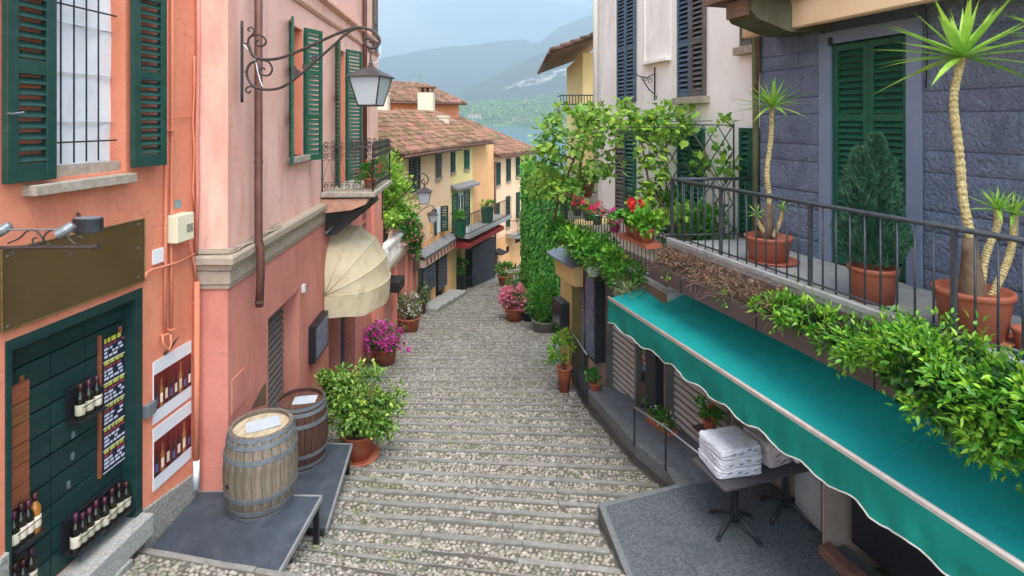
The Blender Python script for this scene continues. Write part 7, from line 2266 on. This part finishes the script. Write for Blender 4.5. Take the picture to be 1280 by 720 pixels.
for i, c in enumerate(gx):
    t = thing('geranium', ['leafy geranium in a terracotta pot by the balcony corner, left of three', 'red geranium in a terracotta pot by the balcony corner, middle of three', 'leafy geranium in a terracotta pot by the balcony corner, right of three'][i], 'potted plant', c)
    pot(t, c, .125, .09, .2, M_terracotta2, 18, .03)
    foliage('leaves', t, [(c + Vector((0, 0, .3)), (.22, .22, .15))], 260, .10, .09, M_hedge if i else M_bush, 18)
    if i < 2: foliage('petals', t, [(c + Vector((-.05, -.05, .52)), (.10, .10, .06))], 60, .06, .05, M_red, 4, .3, .8)
MB().wbox(FT, 0.06, 1.0, -1.90, -1.835, .05, .32).build('pot_shelf', M_terracotta2, ft)
c = WW.pt(WW.su(726, .5), FZ + .9, .5)
c = at(735, 246, 12.2)
t = thing('hanging_flower_pot', 'small terracotta pot hanging among the grape leaves', 'flower pot', c)
MB().lathe([(.08, 0), (.13, .22), (.14, .22), (.14, .26), (.12, .26)], c, 14).build('pot', M_terracotta2, t, True)
foliage('leaves', t, [(c + Vector((0, 0, .35)), (.2, .2, .14))], 120, .1, .06, M_bush, 10)

# ---- planting along the terrace edge below the railing
tp = thing('terrace_edge_planting', 'mixed leafy plants growing along the edge below the terrace railing', 'plants', FT.pt(2, FZ))
eb = [(FT.pt(s, FZ + .16 + .10 * math.sin(s * 4), .22), (.26, .3, .22)) for s in np.arange(.9, 4.5, .3)]
foliage('leaves', tp, eb, 2600, .10, .05, M_bush, 120, .45, .3)
foliage('light_leaves', tp, [(FT.pt(s, FZ + .2, .28), (.2, .25, .2)) for s in (1.1, 1.3, 2.6, 2.9, 3.3, 4.2)], 1000, .12, .07, M_hedge, 60, .45, .4)
foliage('grey_leaves', tp, [(FT.pt(s, FZ - .12, .26), (.2, .25, .14)) for s in (.6, .9, 1.9)], 500, .09, .02, M_olive, 30, .5, .3)

# ---- grapevine over the flower terrace
gv = thing('grapevine', 'large leafy grapevine trained over the flower terrace in front of the white house', 'grapevine', FT.pt(3, FZ))
def gp(u, v, Y): return at(u, v, Y)
gb = []
spec = [(745, 165, 11.2, 42, 24), (700, 178, 11.9, 32, 24), (790, 152, 10.6, 40, 22), (838, 155, 10.0, 32, 20), (857, 148, 9.8, 18, 12), (712, 148, 11.9, 28, 18), (682, 205, 12.4, 22, 24),
        (705, 228, 12.0, 34, 20), (755, 205, 11.2, 26, 12), (815, 185, 10.2, 20, 28), (812, 225, 10.0, 16, 26), (668, 228, 12.6, 14, 16), (775, 140, 10.9, 22, 14), (735, 140, 11.6, 22, 14), (832, 262, 9.6, 22, 18), (690, 165, 12.2, 14, 14)]
for u, v, Y, ru, rv in spec:
    gb.append((gp(u, v, Y), (ru * Y / F, .55, rv * Y / F)))
gm = M('grape_leaf_single', (112, 156, 44), (164, 200, 84), 2.0, .5, vary=.28, trans=.35)
foliage('leaves', gv, gb, 2500, .12, .11, M_grape, 160, .40, .45, up=-.1)
P, O = clump_points(gb, 300, 200, .4, .7)
scatter_leaves(gv, [big_leaf(1, 1, True), big_leaf(1, .9, True)], P - O * [0, .0, 0] + [0, -.18, 0], O + [0, -.3, -.3], .15, gm)
m = MB()
def branch(pts, r0, r1):
    P_ = []
    for i in range(len(pts) - 1):
        a, b = gp(*pts[i]), gp(*pts[i + 1])
        for q in range(3):
            p = a.lerp(b, q / 3); P_.append(p + Vector((random.uniform(-.03, .03), random.uniform(-.04, .04), random.uniform(-.03, .03))))
    P_.append(gp(*pts[-1])); n = len(P_)
    m.tube(P_, [r0 + (r1 - r0) * i / (n - 1) for i in range(n)], 6)
branch([(690, 290, 12.4), (702, 240, 12.3), (718, 200, 12.0), (728, 170, 11.7), (735, 150, 11.5)], .035, .02)
branch([(728, 240, 12), (726, 200, 11.8), (735, 175, 11.6), (760, 160, 11.2)], .028, .014)
branch([(850, 300, 9.6), (832, 262, 9.7), (815, 240, 9.9), (805, 205, 10.1), (800, 175, 10.3), (790, 155, 10.6)], .03, .014)
branch([(805, 205, 10.1), (830, 185, 9.9), (845, 165, 9.8)], .018, .01)
branch([(718, 200, 12.0), (695, 190, 12.2), (680, 205, 12.4), (668, 230, 12.6)], .022, .01)
branch([(735, 150, 11.5), (770, 150, 11), (810, 152, 10.4), (850, 145, 9.8)], .02, .01)
branch([(668, 230, 12.6), (672, 250, 12.6), (680, 265, 12.5), (690, 262, 12.5)], .018, .014)
branch([(868, 170, 9.4), (880, 190, 9.3), (888, 215, 9.2), (905, 235, 9.1)], .012, .006)
branch([(785, 170, 10.6), (760, 190, 11), (740, 200, 11.4)], .014, .008)
m.build('stems', M_bark, gv, True)
m = MB()
for k in range(3): m.tube([FT.pt(.2, ftz + 1.5 + .1 * k, .1 - .5 * k), FT.pt(FT.len, ftz + 1.45 + .1 * k, .1 - .5 * k)], .006, 4)
m.build('pergola_wires', M_iron_dark, gv)
# leafy climber at the foot of the trellis, behind the railing corner
tv = thing('trellis_climber', 'leafy green climber on the trellis behind the railing corner', 'climbing plant', WW.pt(ts0 + .6, FZ, .35))
foliage('leaves', tv, [(WW.pt(s, z, .40), (.22, .35, .35)) for s, z in ((ts0 + .2, FZ + .9), (ts0 + .6, FZ + 1.0), (ts0 + 1.0, FZ + .8), (ts0 + 1.4, FZ + 1.0), (ts0 + .4, FZ + .4), (ts0 + 1.1, FZ + .3), (ts1 - .1, FZ + 1.2), (ts1 - .2, FZ + .6))], 2000, .10, .08, M_bush, 90, .45, .3)
foliage('upper_leaves', tv, [(WW.pt(s, z, .34), (.1, .25, .22)) for s, z in ((ts0 + .15, FZ + 1.9), (ts0 + .25, FZ + 2.4), (ts0 + .9, FZ + 1.8), (ts1 - .05, FZ + 2.2))], 150, .13, .12, M_grape, 24, .5, .3)
# red geraniums hanging at the far end of the terrace railing
c = FT.pt(FT.len - .1, ftz + .05, .15)
t = thing('geranium', 'red geraniums at the far left end of the terrace railing', 'potted plant', c)
MB().lathe([(.09, -.1), (.13, .1), (.14, .1), (.12, .12)], c, 14).build('pot', M_terracotta2, t, True)
foliage('leaves', t, [(c + Vector((0, 0, .18)), (.25, .25, .15))], 200, .1, .08, M_bush, 14)
foliage('petals', t, [(c + Vector((-.12, -.05, .34)), (.07, .07, .06)), (c + Vector((.1, -.05, .36)), (.07, .07, .06))], 70, .07, .06, M_red, 6, .35, .8)

# ------------------------------------------------------------------ air between here and the mountains
vm = bpy.data.materials.new('haze_air'); vm.use_nodes = True
vn_, vl_ = vm.node_tree.nodes, vm.node_tree.links
vn_.clear()
vo = vn_.new('ShaderNodeOutputMaterial'); pv = vn_.new('ShaderNodeVolumePrincipled')
pv.inputs['Color'].default_value = (.64, .86, 1.0, 1); pv.inputs['Density'].default_value = HAZE if 'HAZE' in globals() else .00046
pv.inputs['Anisotropy'].default_value = .1
vl_.new(pv.outputs[0], vo.inputs['Volume'])
MB().box(-9600, 9600, -700, 7600, LAKE - 8, 1750).build('haze', vm, None, kind='stuff')
